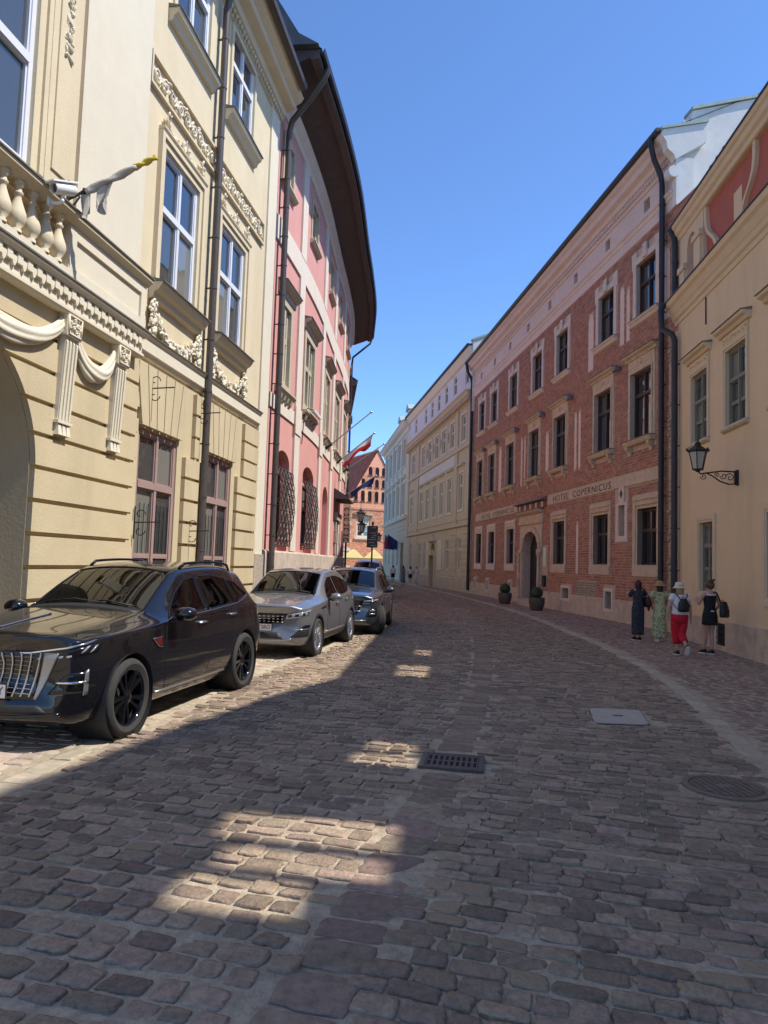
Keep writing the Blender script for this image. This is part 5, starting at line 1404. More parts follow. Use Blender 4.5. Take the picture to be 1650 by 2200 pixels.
# potted box balls by the portal
M('box_leaf', (0.035, 0.075, 0.025), 0.6, 0.35, 25, island=0.35, hue=0.02); M('pot', (0.10, 0.075, 0.062), 0.6, 0.12, 10)
def potted(x, y, lb):
    o = tag(empty('potted_box_ball', (x, y, 0.012)), lb, 'potted plant', 'pots flanking the hotel portal')
    m = MB(); m.lathe([(0.001, 0), (0.22, 0), (0.26, 0.05), (0.325, 0.30), (0.335, 0.48), (0.325, 0.53), (0.295, 0.53), (0.29, 0.47), (0.001, 0.47)], 24); obj('pot', m, 'pot', o, auto=40)
    m = MB(); m.lathe([(0.001, 0.44), (0.04, 0.45), (0.04, 0.75)], 8); obj('stem', m, 'pot', o)
    rnd = random.Random(int(x * 10)); m = MB()
    m.blob((0, 0, 0.72), 0.24, 0.24, 0.24, 12, 8)
    for _ in range(1500):
        v = Vector((rnd.gauss(0, 1), rnd.gauss(0, 1), rnd.gauss(0, 1))).normalized()
        c = Vector((0, 0, 0.72)) + v * 0.27 * rnd.uniform(0.88, 1.05)
        t = v.cross(Vector((rnd.gauss(0, 1), rnd.gauss(0, 1), rnd.gauss(0, 1)))).normalized(); b = (v + t * rnd.uniform(-.6, .6)).normalized().cross(t)
        s = rnd.uniform(0.012, 0.022)
        m.add([c - t * s, c + b * s * 0.6, c + t * s, c - b * s * 0.6], [(0, 1, 2, 3)])
    f = obj('foliage', m, 'box_leaf', o, recalc=False)
potted(5.94, 34.9, 'round clipped box bush in a brown pot, farther from the camera'); potted(6.49, 30.3, 'round clipped box bush in a brown pot, nearer to the camera')
# ================================================================ TAN HOUSE
FT = Fac([Vector((5.75, 47.4)), Vector((5.75, 47.4)) + Vector((-0.135, 1)).normalized() * 30], -1)
tn = wempty('tan_house', (4, 60, 0)); tag(tn, 'tan house with white top storey and a tall row of first floor windows', 'building')
TL = 25.2
at_ = [1.45, 5.0, 8.0, 10.75, 13.5, 16.35, 21.2]; t3 = [1.75, 5.2, 8.1, 10.8, 13.7, 16.6, 21.6]; t2 = [2.24, 5.75, 8.6, 11.3, 14.25, 17.1, 22.2]
tg = [(2.7, 3.85), (6.3, 7.6), (15.1, 16.2), (17.5, 18.8), (22.0, 23.1)]
holes = [(a, a + 1.0, 14.42, 15.78, 0.15) for a in at_] + [(a, a + 1.4, 10.50, 12.35, 0.18) for a in t3] + [(a, a + 1.4, 5.68, 8.28, 0.18) for a in t2] + [(a, b, 1.42, 3.70, 0.18) for a, b in tg] + [(11.4, 13.2, 0.0, 3.6, 0.5)]
m = MB(); FT.wall(m, 0, TL, 0, 13.1, [h for h in holes if h[2] < 13]); FT.arch_fill(m, 12.3, 0.9, 2.9, 3.6, 0, 0.5, 8); obj('wall', m, 'tan', tn, recalc=False)
m = MB(); FT.wall(m, 0, TL, 13.1, 16.4, [h for h in holes if h[2] > 13]); obj('attic_wall', m, 'tan_white', tn, recalc=False)
for a in at_: window(FT, tn, a, a + 1.0, 14.42, 15.78, -0.10, 'tan_light', 'glass_grey', 1, (0.6,), 0.06)
for a in t3:
    window(FT, tn, a, a + 1.4, 10.50, 12.35, -0.12, 'tan_light', 'glass_grey', 2, (0.62,), 0.09, 0.07)
    m = MB(); frame_ring(FT, m, a, a + 1.4, 10.50, 12.35, 0.16, 0, 0.05); obj('window_surround', m, 'tan_light', tn)
for k in range(4):
    m = MB(); c = Vector(FT.P((t3[k + 1] + 1.4 + t3[k + 2]) / 2, 11.5, 0.03)); m.blob(c, 0.06, 0.3, 0.42, 10, 6); obj('roundel', m, 'tan', tn, smooth=True)
for a in t2:
    window(FT, tn, a, a + 1.4, 5.68, 8.28, -0.12, 'cream_white', ['glass_sky', 'glass_blind'], 2, (0.66,), 0.09, 0.07)
    m = MB(); frame_ring(FT, m, a, a + 1.4, 5.68, 8.28, 0.15, 0, 0.06, wt=0.1); obj('window_surround', m, 'tan_light', tn)
    molding(FT, tn, 'window_hood', 'tan', a - 0.25, a + 1.65, [(0, 8.75), (0.18, 8.80), (0.20, 8.9), (0, 8.9)])
for a, b in tg:
    window(FT, tn, a, b, 1.42, 3.70, -0.12, 'cream_white', ['glass_sky', 'glass_blind'], 2, (0.66,), 0.08, 0.06)
for a, b in ((8.7, 10.2), (13.9, 14.9)): part(FT, tn, 'blind_panel', 'tan_light', [(a, b, 1.4, 3.75, 0, 0.05)])
part(FT, tn, 'white_panel', 'tan_white', [(5.0, 19.0, 9.05, 9.85, 0, 0.05)]); part(FT, tn, 'white_panel', 'tan_white', [(5.0, 18.6, 10.30, 12.55, 0, 0.02)]) if False else None
for a, b in ((0, 0.7), (3.95, 4.7), (19.3, 20.1), (24.5, TL)):
    part(FT, tn, 'pilaster', 'tan', [(a, b, 4.75, 12.9, 0, 0.10)])
for k, (z0, z1, nn) in enumerate(((4.50, 4.72, 0.16), (9.88, 10.18, 0.14), (4.95, 5.45, 0.05))):
    part(FT, tn, 'string_course', 'tan', [(0, TL, z0, z1, 0, nn)])
for i in range(8):
    z = 1.0 + i * 0.42
    for a, b in ((0.0, 2.5), (4.05, 6.1), (19.3, 21.8), (23.3, TL)): part(FT, tn, 'rustication_block', 'tan', [(a, b, z + 0.025, z + 0.395, 0, 0.05)])
molding(FT, tn, 'cornice', 'tan', -0.05, TL, [(0, 12.85), (0.10, 12.9), (0.12, 13.05), (0.42, 13.20), (0.50, 13.42), (0.60, 13.50), (0, 13.55)])
for k in range(70): part(FT, tn, 'modillion', 'tan', [(0.1 + k * 0.36, 0.28 + k * 0.36, 12.92, 13.12, 0.1, 0.40)])
molding(FT, tn, 'eaves', 'tan_light', -0.1, TL, [(0, 15.95), (0.15, 16.0), (0.35, 16.3), (0.45, 16.45), (0, 16.5)])
molding(FT, tn, 'gutter', 'pipe_black', -0.1, TL, [(0.44, 16.46), (0.58, 16.50), (0.58, 16.62), (0.40, 16.62)])
m = MB(); m.grid([[FT.P(-0.1, 16.55, 0.45), FT.P(TL, 16.55, 0.45)], [FT.P(-0.1, 19.2, -5), FT.P(TL, 19.2, -5)], [FT.P(-0.1, 16.5, -10), FT.P(TL, 16.5, -10)]]); obj('roof', m, 'slate', tn)
m = MB(); m.prism([(0.2, 12), (0.2, 16.7), (-1.2, 17.3), (-5, 19.5), (-10, 16), (-10, 12)], -0.35, -0.02, lambda p, q, r: FT.P(r, q, p)); obj('fire_wall', m, 'white_wall', tn)
m = MB(); m.prism([(0.22, 16.72), (-1.2, 17.32), (-5, 19.52), (-5, 19.66), (-1.2, 17.46), (0.3, 16.85)], -0.40, 0.03, lambda p, q, r: FT.P(r, q, p)); obj('fire_wall_cap', m, 'copper', tn)
part(FT, tn, 'door', 'dark_frame', [(11.3, 13.3, 0, 3.65, -0.55, -0.5)])
m = MB(); FT.box(m, 11.1, 11.4, 0.0, 2.9, 0, 0.12); FT.box(m, 13.2, 13.5, 0, 2.9, 0, 0.12); m.prism([(10.9, 3.7), (13.7, 3.7), (12.9, 4.15), (12.3, 4.35), (11.7, 4.15)], 0, 0.22, lambda p, q, r: FT.P(p, q, r)); obj('door_surround', m, 'tan', tn)
M('awning', (0.70, 0.52, 0.30), 0.8, 0.1); part(FT, tn, 'door_sign', 'awning', [(11.5, 13.1, 2.55, 3.0, -0.1, 0.35)])
molding(FT, tn, 'plinth', 'plinth_stone', 0, 11.3, [(0, 0), (0.08, 0), (0.08, 0.9), (0, 0.95)]); molding(FT, tn, 'plinth', 'plinth_stone', 13.3, TL, [(0, 0), (0.08, 0), (0.08, 0.9), (0, 0.95)])
# ================================================================ PALE GREEN HOUSE
FG = Fac([Vector((2.38, 72.3)), Vector((2.38, 72.3)) + Vector((-0.11, 1)).normalized() * 30], -1)
gh = wempty('pale_green_house', (1.2, 82, 0)); tag(gh, 'pale green house with copper dormers at the bend of the street', 'building')
GL = 21.5
gw = [2.4, 6.2, 10.0, 13.8, 17.6]
holes = [(a, a + 1.6, 12.1, 14.9, 0.2) for a in gw] + [(a, a + 1.6, 7.0, 10.2, 0.2) for a in gw] + [(a, a + 1.4, 1.6, 4.0, 0.2) for a in gw[1:]] + [(2.4, 4.8, 0, 4.0, 0.5)]
m = MB(); FG.wall(m, 0, GL, 6.4, 16, [h for h in holes if h[2] > 6]); obj('wall', m, 'green_wall', gh, recalc=False)
m = MB(); FG.wall(m, 0, GL, 0, 6.4, [h for h in holes if h[2] < 6]); m.add([FG.P(GL, 0, 0), FG.P(GL, 16, 0), FG.P(GL, 16, -9), FG.P(GL, 0, -9)], [(0, 1, 2, 3)]); obj('lower_wall', m, 'green_low', gh, recalc=False)
for a in gw:
    window(FG, gh, a, a + 1.6, 12.1, 14.9, -0.13, 'green_trim', 'glass_grey', 2, (0.62,), 0.1, 0.08); window(FG, gh, a, a + 1.6, 7.0, 10.2, -0.13, 'green_trim', 'glass_grey', 2, (0.62,), 0.1, 0.08)
    m = MB(); frame_ring(FG, m, a, a + 1.6, 12.1, 14.9, 0.2, 0, 0.08); obj('window_surround', m, 'green_trim', gh)
    m = MB(); frame_ring(FG, m, a, a + 1.6, 7.0, 10.2, 0.2, 0, 0.08); obj('window_surround', m, 'green_trim', gh)
    molding(FG, gh, 'window_hood', 'green_trim', a - 0.4, a + 2.0, [(0, 10.7), (0.3, 10.8), (0.34, 11.0), (0, 11.05)])
    part(FG, gh, 'pilaster', 'green_trim', [(a + 2.2, a + 2.8, 6.7, 15.4, 0, 0.18)])
for a in gw[1:]: window(FG, gh, a, a + 1.4, 1.6, 4.0, -0.13, 'green_trim', 'glass_dark', 2, (0.62,), 0.1, 0.08)
part(FG, gh, 'door', 'dark_frame', [(2.4, 4.8, 0, 4.0, -0.55, -0.5)])
for i in range(12): part(FG, gh, 'rustication_block', 'green_low', [(5.2 if i < 10 else 0, GL, 0.9 + i * 0.44 + 0.03, 0.9 + i * 0.44 + 0.41, 0, 0.04)]) if i > 8 else None
molding(FG, gh, 'string_course', 'green_trim', 0, GL + 0.1, [(0, 6.35), (0.2, 6.4), (0.3, 6.6), (0.3, 6.7), (0, 6.75)])
molding(FG, gh, 'cornice', 'green_trim', 0, GL + 0.5, [(0, 15.3), (0.15, 15.4), (0.2, 15.7), (0.55, 15.9), (0.7, 16.2), (0.8, 16.3), (0, 16.35)])
m = MB(); m.grid([[FG.P(0, 16.32, 0.8), FG.P(GL + .4, 16.32, 0.8)], [FG.P(0, 19.0, -5), FG.P(GL + .4, 19.0, -5)]]); obj('roof', m, 'slate', gh)
for a in (2.2, 8.6):
    m = MB(); FG.box(m, a, a + 1.7, 16.4, 18.0, -2.5, -0.2); d = obj('dormer', m, 'white_wall', gh)
    m = MB(); m.prism([(a - 0.2, 18.0), (a + 1.9, 18.0), (a + 1.5, 18.45), (a + 0.85, 18.65), (a + 0.2, 18.45)], -2.6, -0.05, lambda p, q, r: FG.P(p, q, r)); obj('dormer_roof', m, 'copper', d)
    m = MB(); FG.box(m, a + 0.4, a + 1.3, 16.7, 17.8, -0.2, -0.17); obj('dormer_pane', m, 'glass_dark', d)
for u, mt, lb in ((7.5, 'flag_red', 'small red flag hanging low on the pale green house'), (4.9, 'flag_blue', 'small blue flag hanging low on the pale green house')):
    b = Vector(FG.P(u, 4.0, 0.05)); e = Vector(FG.P(u, 4.9, 1.4)); o = wempty('small_flag', b); tag(o, lb, 'flag')
    m = MB(); m.tube([b, e], 0.03, 6); obj('pole', m, 'iron', o)
    m = MB(); m.grid([[b.lerp(e, 0.2 + 0.8 * i / 8) + Vector((0.05 * math.sin(i + k), 0.15 * math.sin(i * 1.1 + k) * k / 3, -1.5 * k / 4 * (0.6 + 0.4 * i / 8))) for k in range(5)] for i in range(9)]); obj('cloth', m, mt, o, smooth=True)
c = Vector(FG.P(18.5, 4.6, 0.9)); lo = wempty('corner_lantern', c); tag(lo, 'small black lantern at the far corner of the pale green house', 'lantern'); lantern_mesh(lo, c, 1.5)
m = MB(); m.tube([FG.P(18.5, 4.3, 0), FG.P(18.5, 4.5, 0.9)], 0.04, 6); obj('bracket', m, 'iron', lo)
# ================================================================ BRICK GABLE HOUSE at the end of the street
d_ = Vector((0.90, 0.44)).normalized()
FA = Fac([Vector((-1.16, 105)) - d_ * 10, Vector((-1.16, 105)) + d_ * 10], 1, u0=-10)
gb = wempty('brick_gable_house', (-1.2, 105, 0)); tag(gb, 'orange brick gabled house with rows of arched niches closing the street', 'building')
AZ, AE, AW = 18.2, 9.6, 5.0
lower_h = [(-3.1, -0.9, 5.4, 8.5, 0.3)]
m = MB(); FA.wall(m, -AW, AW, 0, AE, lower_h); obj('wall', m, 'brick_far', gb, recalc=False)
rows = [(14.55, 15.8, [-1.1, 0.0, 1.05]), (12.8, 14.0, [-2.2, -1.1, 0.0, 1.1, 2.2]), (10.7, 12.25, [-3.3, -2.2, -1.1, 0.0, 1.1, 2.2, 3.3])]
nh = [(u - 0.30, u + 0.30, a, b, 0.30) for a, b, us_ in rows for u in us_]
def rake(z): return AW * (AZ - z) / (AZ - AE)
m = MB(); zs = sorted(set([AE, AZ] + [x for h in nh for x in h[2:4]]))
m2 = MB()
for j in range(len(zs) - 1):
    z0, z1 = zs[j], zs[j + 1]
    w0, w1 = rake(z0), rake(z1)
    hs = [h for h in nh if h[2] < (z0 + z1) / 2 < h[3]]
    cuts = [(-w0, -w1)] + [(x, x) for h in hs for x in h[:2]] + [(w0, w1)]
    cuts.sort()
    for i in range(0, len(cuts), 2):
        a, b = cuts[i], cuts[i + 1]
        m.add([FA.P(a[0], z0), FA.P(b[0], z0), FA.P(b[1], z1), FA.P(a[1], z1)], [(0, 1, 2, 3)])
for h in nh: FA.arch_fill(m, (h[0] + h[1]) / 2, 0.30, h[3] - 0.28, h[3], 0.0, 0.3, 5)
obj('gable', m, 'brick_far', gb, recalc=False)
for h in nh:
    m = MB(); FA.box(m, h[0], h[1], h[2], h[3], -0.34, -0.28); FA.box(m, h[0] - 0.08, h[1] + 0.08, h[2] - 0.12, h[2], 0.0, 0.08); o = obj('niche', m, 'brick_dark', gb)
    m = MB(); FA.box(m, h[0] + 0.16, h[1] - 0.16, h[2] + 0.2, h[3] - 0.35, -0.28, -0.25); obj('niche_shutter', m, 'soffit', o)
part(FA, gb, 'string_course', 'brick_far', [(-AW, AW, 9.45, 9.75, 0, 0.10)])
mb = MB(); rnd = random.Random(6)
z = 0.2
while z < 9.4:
    u = -AW - (0.2 if int(z * 10) % 2 else 0)
    while u < AW - 0.2:
        if not (lower_h[0][0] - 0.5 < u + 0.15 < lower_h[0][1] + 0.4 and 5.0 < z < 9.0):
            FA.box(mb, max(u, -AW) + 0.01, u + 0.34, z + 0.01, z + 0.13, 0, 0.012 + rnd.uniform(0, 0.01))
        u += 0.36
    z += 0.15
tag(obj('bricks', mb, 'brick_far', gb, recalc=False), kind='stuff')
window(FA, gb, -3.1, -0.9, 5.4, 8.5, -0.15, 'cream_white', 'glass_dark', 2, (0.62,), 0.28, 0.28, minor=(0.3, 0.8))
part(FA, gb, 'window_hood', 'stone_frame', [(-3.5, -0.5, 8.65, 9.0, 0, 0.25)]); part(FA, gb, 'window_sill', 'cream_white', [(-3.4, -0.6, 5.15, 5.4, 0, 0.2)])
rb = d_.orthogonal() if False else Vector((-d_.y, d_.x))
def RP(u, z, s): q = Vector((-1.16, 105)) + d_ * u + rb * s; return (q.x, q.y, z)
m = MB(); m.grid([[RP(0, AZ + 0.15, -0.15), RP(0, AZ + 0.15, 30)], [RP(-AW - 0.2, AE - 0.2, -0.15), RP(-AW - 0.2, AE - 0.2, 30)]]); m.grid([[RP(0, AZ + 0.15, -0.15), RP(0, AZ + 0.15, 30)], [RP(AW + 0.2, AE - 0.2, -0.15), RP(AW + 0.2, AE - 0.2, 30)]])
roof = obj('roof', m, 'red_tile', gb)
mb = MB()
for k in range(26):
    f0 = k / 26; z = AZ + 0.17 - (AZ - AE + 0.35) * f0; u = -(AW + 0.2) * f0
    for s in range(50):
        p, q = s * 0.6, s * 0.6 + 0.57; z2 = z - 0.40; u2 = u - 0.24
        mb.add([RP(u - 0.02, z + 0.05, p), RP(u - 0.02, z + 0.05, q), RP(u2 - 0.06, z2 + 0.10, q), RP(u2 - 0.06, z2 + 0.10, p)], [(0, 1, 2, 3)])
tag(obj('roof_tiles', mb, 'red_tile', gb, recalc=False), kind='stuff')
m = MB(); m.add([RP(-AW, 0, 0), RP(-AW, AE, 0), RP(-AW, AE, 30), RP(-AW, 0, 30)], [(0, 1, 2, 3)]); obj('side_wall', m, 'brick_far', gb)
for k in range(14):
    part(FA, gb, 'quoin', 'cream_white', [(-AW - 0.05, -AW + 0.5 + 0.6 * (k % 2), 0.3 + k * 0.62, 0.75 + k * 0.62, 0, 0.06)])
m = MB(); m.prism([(-0.12, AZ + 0.1), (0.12, AZ + 0.1), (0.16, AZ + 0.4), (0, AZ + 0.6), (-0.16, AZ + 0.4)], -0.2, 0.1, lambda p, q, r: FA.P(p, q, r)); obj('gable_finial', m, 'sandstone', gb)
# distant wall to close the view at the bend
FZ = Fac([Vector((-14, 96)), Vector((-6.5, 99))], 1); zh = wempty('background_house', (-10, 98, 0)); tag(zh, 'plain cream house behind the market canopies', 'building')
m = MB(); FZ.wall(m, 0, 8, 0, 10, [(1 + 2.4 * k, 2.2 + 2.4 * k, z, z + 1.8) for k in range(3) for z in (1.2, 5)]); obj('wall', m, 'pink_cream', zh, recalc=False)
for k in range(3):
    for z in (1.2, 5): window(FZ, zh, 1 + 2.4 * k, 2.2 + 2.4 * k, z, z + 1.8, -0.15, 'white_frame', 'glass_dark', 2, (0.6,))
m = MB(); m.grid([[FZ.P(-0.2, 10, 0.4), FZ.P(8.2, 10, 0.4)], [FZ.P(-0.2, 13, -4), FZ.P(8.2, 13, -4)]]); obj('roof', m, 'red_tile', zh)
# market canopies
M('canopy_yellow', (0.66, 0.50, 0.20), 0.85, 0.05, 2)
def canopy(x, y, s, lb):
    o = wempty('market_canopy', (x, y, 0)); tag(o, lb, 'canopy', 'yellow canopies before the brick gable')
    m = MB(); h = s / 2; rows = []
    for i in range(7):
        f = i / 6; r = h * (1 - f) ** 0.8; z = 2.45 + 1.25 * (1 - (1 - f)) ** 1.1
        rows.append([(x - r, y - r, z), (x + r, y - r, z), (x + r, y + r, z), (x - r, y + r, z)])
    rows.insert(0, [(x - h, y - h, 2.2), (x + h, y - h, 2.2), (x + h, y + h, 2.2), (x - h, y + h, 2.2)])
    m.loft(rows, False); obj('canopy_roof', m, 'canopy_yellow', o)
    for sx in (-1, 1):
        for sy in (-1, 1):
            m = MB(); m.tube([(x + sx * h * 0.97, y + sy * h * 0.97, 0), (x + sx * h * 0.97, y + sy * h * 0.97, 2.45)], 0.03, 6); obj('leg', m, 'steel', o)
canopy(-4.1, 100.5, 3.0, 'yellow market canopy, leftmost of the three'); canopy(-1.2, 100, 2.8, 'yellow market canopy, middle of the three')
canopy(0.95, 99.6, 1.5, 'yellow market canopy, rightmost one beside the pale green house')
# ================================================================ SIGNPOST on the pavement
so = empty('direction_signpost', (-0.42, 28, 0.0)); tag(so, 'black post carrying a dark rectangular direction board with pale lines', 'signpost')
m = MB(); m.lathe([(0.06, 0), (0.06, 0.1), (0.035, 0.14), (0.03, 3.25), (0.05, 3.27), (0.045, 3.33), (0.001, 3.38)], 12); obj('pole', m, 'iron', so, auto=40)
M('sign_dark', (0.035, 0.028, 0.028), 0.5, 0.1)
m = MB(); m.box(-0.21, 0.21, -0.06, -0.03, 2.36, 3.20); obj('board', m, 'sign_dark', so)
M('sign_grey', (0.30, 0.30, 0.30), 0.6, 0.1)
for z, a, b in ((3.13, -0.03, 0.13), (2.92, -0.07, 0.11), (2.82, 0.0, 0.15), (2.75, -0.04, 0.11), (2.67, -0.15, 0.10), (2.55, -0.15, 0.09), (2.44, -0.06, 0.10)):
    m = MB(); m.box(a, b, -0.066, -0.062, z - 0.013, z + 0.013); obj('text_line', m, 'sign_grey', so)
for z in (2.97, 2.85, 2.68, 2.44):
    m = MB(); m.prism([(0.12, z - 0.025), (0.17, z), (0.12, z + 0.025)], -0.066, -0.062, lambda a, b, d: (a, d, b)); obj('arrow', m, 'sign_grey', so)
# ================================================================ houses behind the camera that the street's light comes past
# ================================================================ CARS
def paint(name, col, metal=0.6, flake=0.0, rough=0.28):
    m = bpy.data.materials.new(name); m.use_nodes = True; b = m.node_tree.nodes['Principled BSDF']
    b.inputs['Base Color'].default_value = (*col, 1); b.inputs['Metallic'].default_value = metal; b.inputs['Roughness'].default_value = rough
    b.inputs['Coat Weight'].default_value = 1.0; b.inputs['Coat Roughness'].default_value = 0.02; b.inputs['Coat IOR'].default_value = 1.5; b.inputs['Specular IOR Level'].default_value = 0.2
    MATS[name] = m; return m
paint('paint_black', (0.006, 0.006, 0.008), 0.0, rough=0.2); paint('paint_silver', (0.22, 0.225, 0.24), 0.6, rough=0.38); paint('paint_graphite', (0.075, 0.085, 0.10), 0.7); paint('paint_white', (0.70, 0.71, 0.72), 0.0)
M('tyre', (0.040, 0.037, 0.034), 0.85, 0.2, 30, 0.001, 200); M('black_plastic', (0.022, 0.022, 0.023), 0.55, 0.1, 30); M('black_gloss', (0.006, 0.006, 0.007), 0.08, 0.0, spec=0.6)
M('satin_bright', (0.55, 0.53, 0.48), 0.3, 0.0, metal=0.8); M('chrome', (0.80, 0.80, 0.80), 0.08, 0.0, metal=1.0); M('satin_silver', (0.33, 0.32, 0.31), 0.35, 0.05, metal=0.7); M('alloy', (0.42, 0.42, 0.43), 0.3, 0.05, metal=0.85); M('brake', (0.10, 0.09, 0.085), 0.5, 0.1, metal=0.6)
M('seat_dark', (0.03, 0.028, 0.026), 0.7, 0.1); M('seat_tan', (0.10, 0.06, 0.04), 0.7, 0.1); M('plate_white', (0.70, 0.70, 0.68), 0.4, 0.0); M('plate_ink', (0.02, 0.02, 0.02), 0.5, 0.0); M('badge_red', (0.10, 0.008, 0.01), 0.3, 0.1)
M('lamp_clear', (0.50, 0.51, 0.52), 0.08, 0.1, 40, metal=0.6); M('paper', (0.75, 0.77, 0.72), 0.7, 0.0)
clear_glass('car_glass', (0.50, 0.56, 0.52)); clear_glass('car_glass_dark', (0.10, 0.11, 0.11)); clear_glass('lamp_cover', (0.85, 0.87, 0.88))

def car_body(st, creases=(4, 6)):
    """st: list of stations dict(x, zb, wb, wm, zm, ws, zs, wt, ze, zc); returns evaluated bmesh (subdivided, mirrored)"""
    rings = []
    for s in st:
        x = s['x']
        half = [(0.0, s['zb']), (s['wb'] * 0.55, s['zb']), (s['wb'], s['zb'] + 0.01), (s['wl'], s['zb'] + 0.14), (s['wm'], s['zm']), (s['ws'], s['zs']), (s['wt'] + (s['ws'] - s['wt']) * 0.82, s['zs'] + (s['ze'] - s['zs']) * 0.12 + 0.01), (s['wt'], s['ze']), (s['wt'] * 0.55, s['ze'] + (s['zc'] - s['ze']) * 0.75), (0.0, s['zc'])]
        bow = s.get('bow', 0.0)
        L_ = [(x - bow * (y / 0.9) ** 2, y, z) for y, z in half]
        R_ = [(p[0], -p[1], p[2]) for p in half_rev(L_)]
        rings.append(L_ + R_)
    mb = MB(); mb.loft(rings, True)
    me = mb.mesh('body')
    bm = bmesh.new(); bm.from_mesh(me)
    cl = bm.edges.layers.float.get('crease_edge') or bm.edges.layers.float.new('crease_edge')
    bm.verts.ensure_lookup_table(); n = len(rings[0])
    for e in bm.edges:
        i, j = e.verts[0].index, e.verts[1].index
        ri, rj, ki, kj = i // n, j // n, i % n, j % n
        if ri != rj and ki == kj:
            kk = ki if ki <= 9 else 18 - ki
            if kk == 5: e[cl] = 0.55
            if kk == 7: e[cl] = 0.45
            if kk == 2: e[cl] = 0.6
        if ri == rj:
            c = st[ri].get('cr', 0)
            kk = min(ki if ki <= 9 else 18 - ki, kj if kj <= 9 else 18 - kj)
            if c and kk >= 5: e[cl] = c
            if ri in (0, len(rings) - 1): e[cl] = 0.35
    bm.to_mesh(me); bm.free()
    o = bpy.data.objects.new('tmp_body', me); COL.objects.link(o)
    md = o.modifiers.new('s', 'SUBSURF'); md.levels = 3; md.render_levels = 3
    return o
def half_rev(L_):
    return [L_[k] for k in range(len(L_) - 2, 0, -1)]
def evald(o, boolean=()):
    cut = []
    for (x, z, r, y0, y1) in boolean:
        mb = MB(); n = 40
        for (ya, yb) in ((y0, y1), (-y1, -y0)):
            ra = [(x + r * math.cos(2 * math.pi * k / n), ya, z + r * math.sin(2 * math.pi * k / n)) for k in range(n)]
            rb_ = [(p[0], yb, p[2]) for p in ra]
            mb.loft([ra, rb_])
        c = bpy.data.objects.new('tmp_cut', mb.mesh('cut')); COL.objects.link(c); cut.append(c)
        md = o.modifiers.new('b', 'BOOLEAN'); md.operation = 'DIFFERENCE'; md.object = c; md.solver = 'EXACT'
    bpy.context.view_layer.update()
    me = bpy.data.meshes.new_from_object(o.evaluated_get(bpy.context.evaluated_depsgraph_get()))
    for c in cut + [o]:
        bpy.data.objects.remove(c, do_unlink=True)
    bm = bmesh.new(); bm.from_mesh(me); bpy.data.meshes.remove(me)
    return bm
def inside(p, poly):
    c = False; n = len(poly)
    for i in range(n):
        a, b = poly[i], poly[(i + 1) % n]
        if (a[1] > p[1]) != (b[1] > p[1]) and p[0] < (b[0] - a[0]) * (p[1] - a[1]) / (b[1] - a[1]) + a[0]: c = not c
    return c
def carve(bm, poly, mode, cond):
    """cut the faces inside a polygon out of the body; mode 'side' uses (x,z), 'top' uses (x,y)"""
    ax = (0, 2) if mode == 'side' else (0, 1)
    x0, x1 = min(p[0] for p in poly) - .12, max(p[0] for p in poly) + .12
    y0, y1 = min(p[1] for p in poly) - .12, max(p[1] for p in poly) + .12
    for i in range(len(poly)):
        a, b = poly[i], poly[(i + 1) % len(poly)]
        ex0, ex1 = min(a[0], b[0]) - 0.06, max(a[0], b[0]) + 0.06; ey0, ey1 = min(a[1], b[1]) - 0.06, max(a[1], b[1]) + 0.06
        fs = [f for f in bm.faces if cond(f) and ex0 < f.calc_center_median()[ax[0]] < ex1 and ey0 < f.calc_center_median()[ax[1]] < ey1]
        co = [0, 0, 0]; co[ax[0]], co[ax[1]] = a
        d = (b[0] - a[0], b[1] - a[1]); no = [0, 0, 0]; no[ax[0]], no[ax[1]] = -d[1], d[0]
        geom = list(set(fs)) + list({e for f in fs for e in f.edges}) + list({v for f in fs for v in f.verts})
        bmesh.ops.bisect_plane(bm, geom=geom, dist=1e-5, plane_co=co, plane_no=no)
    sel = [f for f in bm.faces if cond(f) and inside((f.calc_center_median()[ax[0]], f.calc_center_median()[ax[1]]), poly)]
    idx = {}; vs = []; out = []
    for f in sel:
        t = []
        for v in f.verts:
            if v.index not in idx or vs[idx[v.index]][1] is not v:
                pass
            key = id(v)
            if key not in idx: idx[key] = len(vs); vs.append((tuple(v.co), v))
            t.append(idx[key])
        out.append(tuple(t))
    bmesh.ops.delete(bm, geom=sel, context='FACES')
    mb = MB(); mb.add([v[0] for v in vs], out)
    return mb
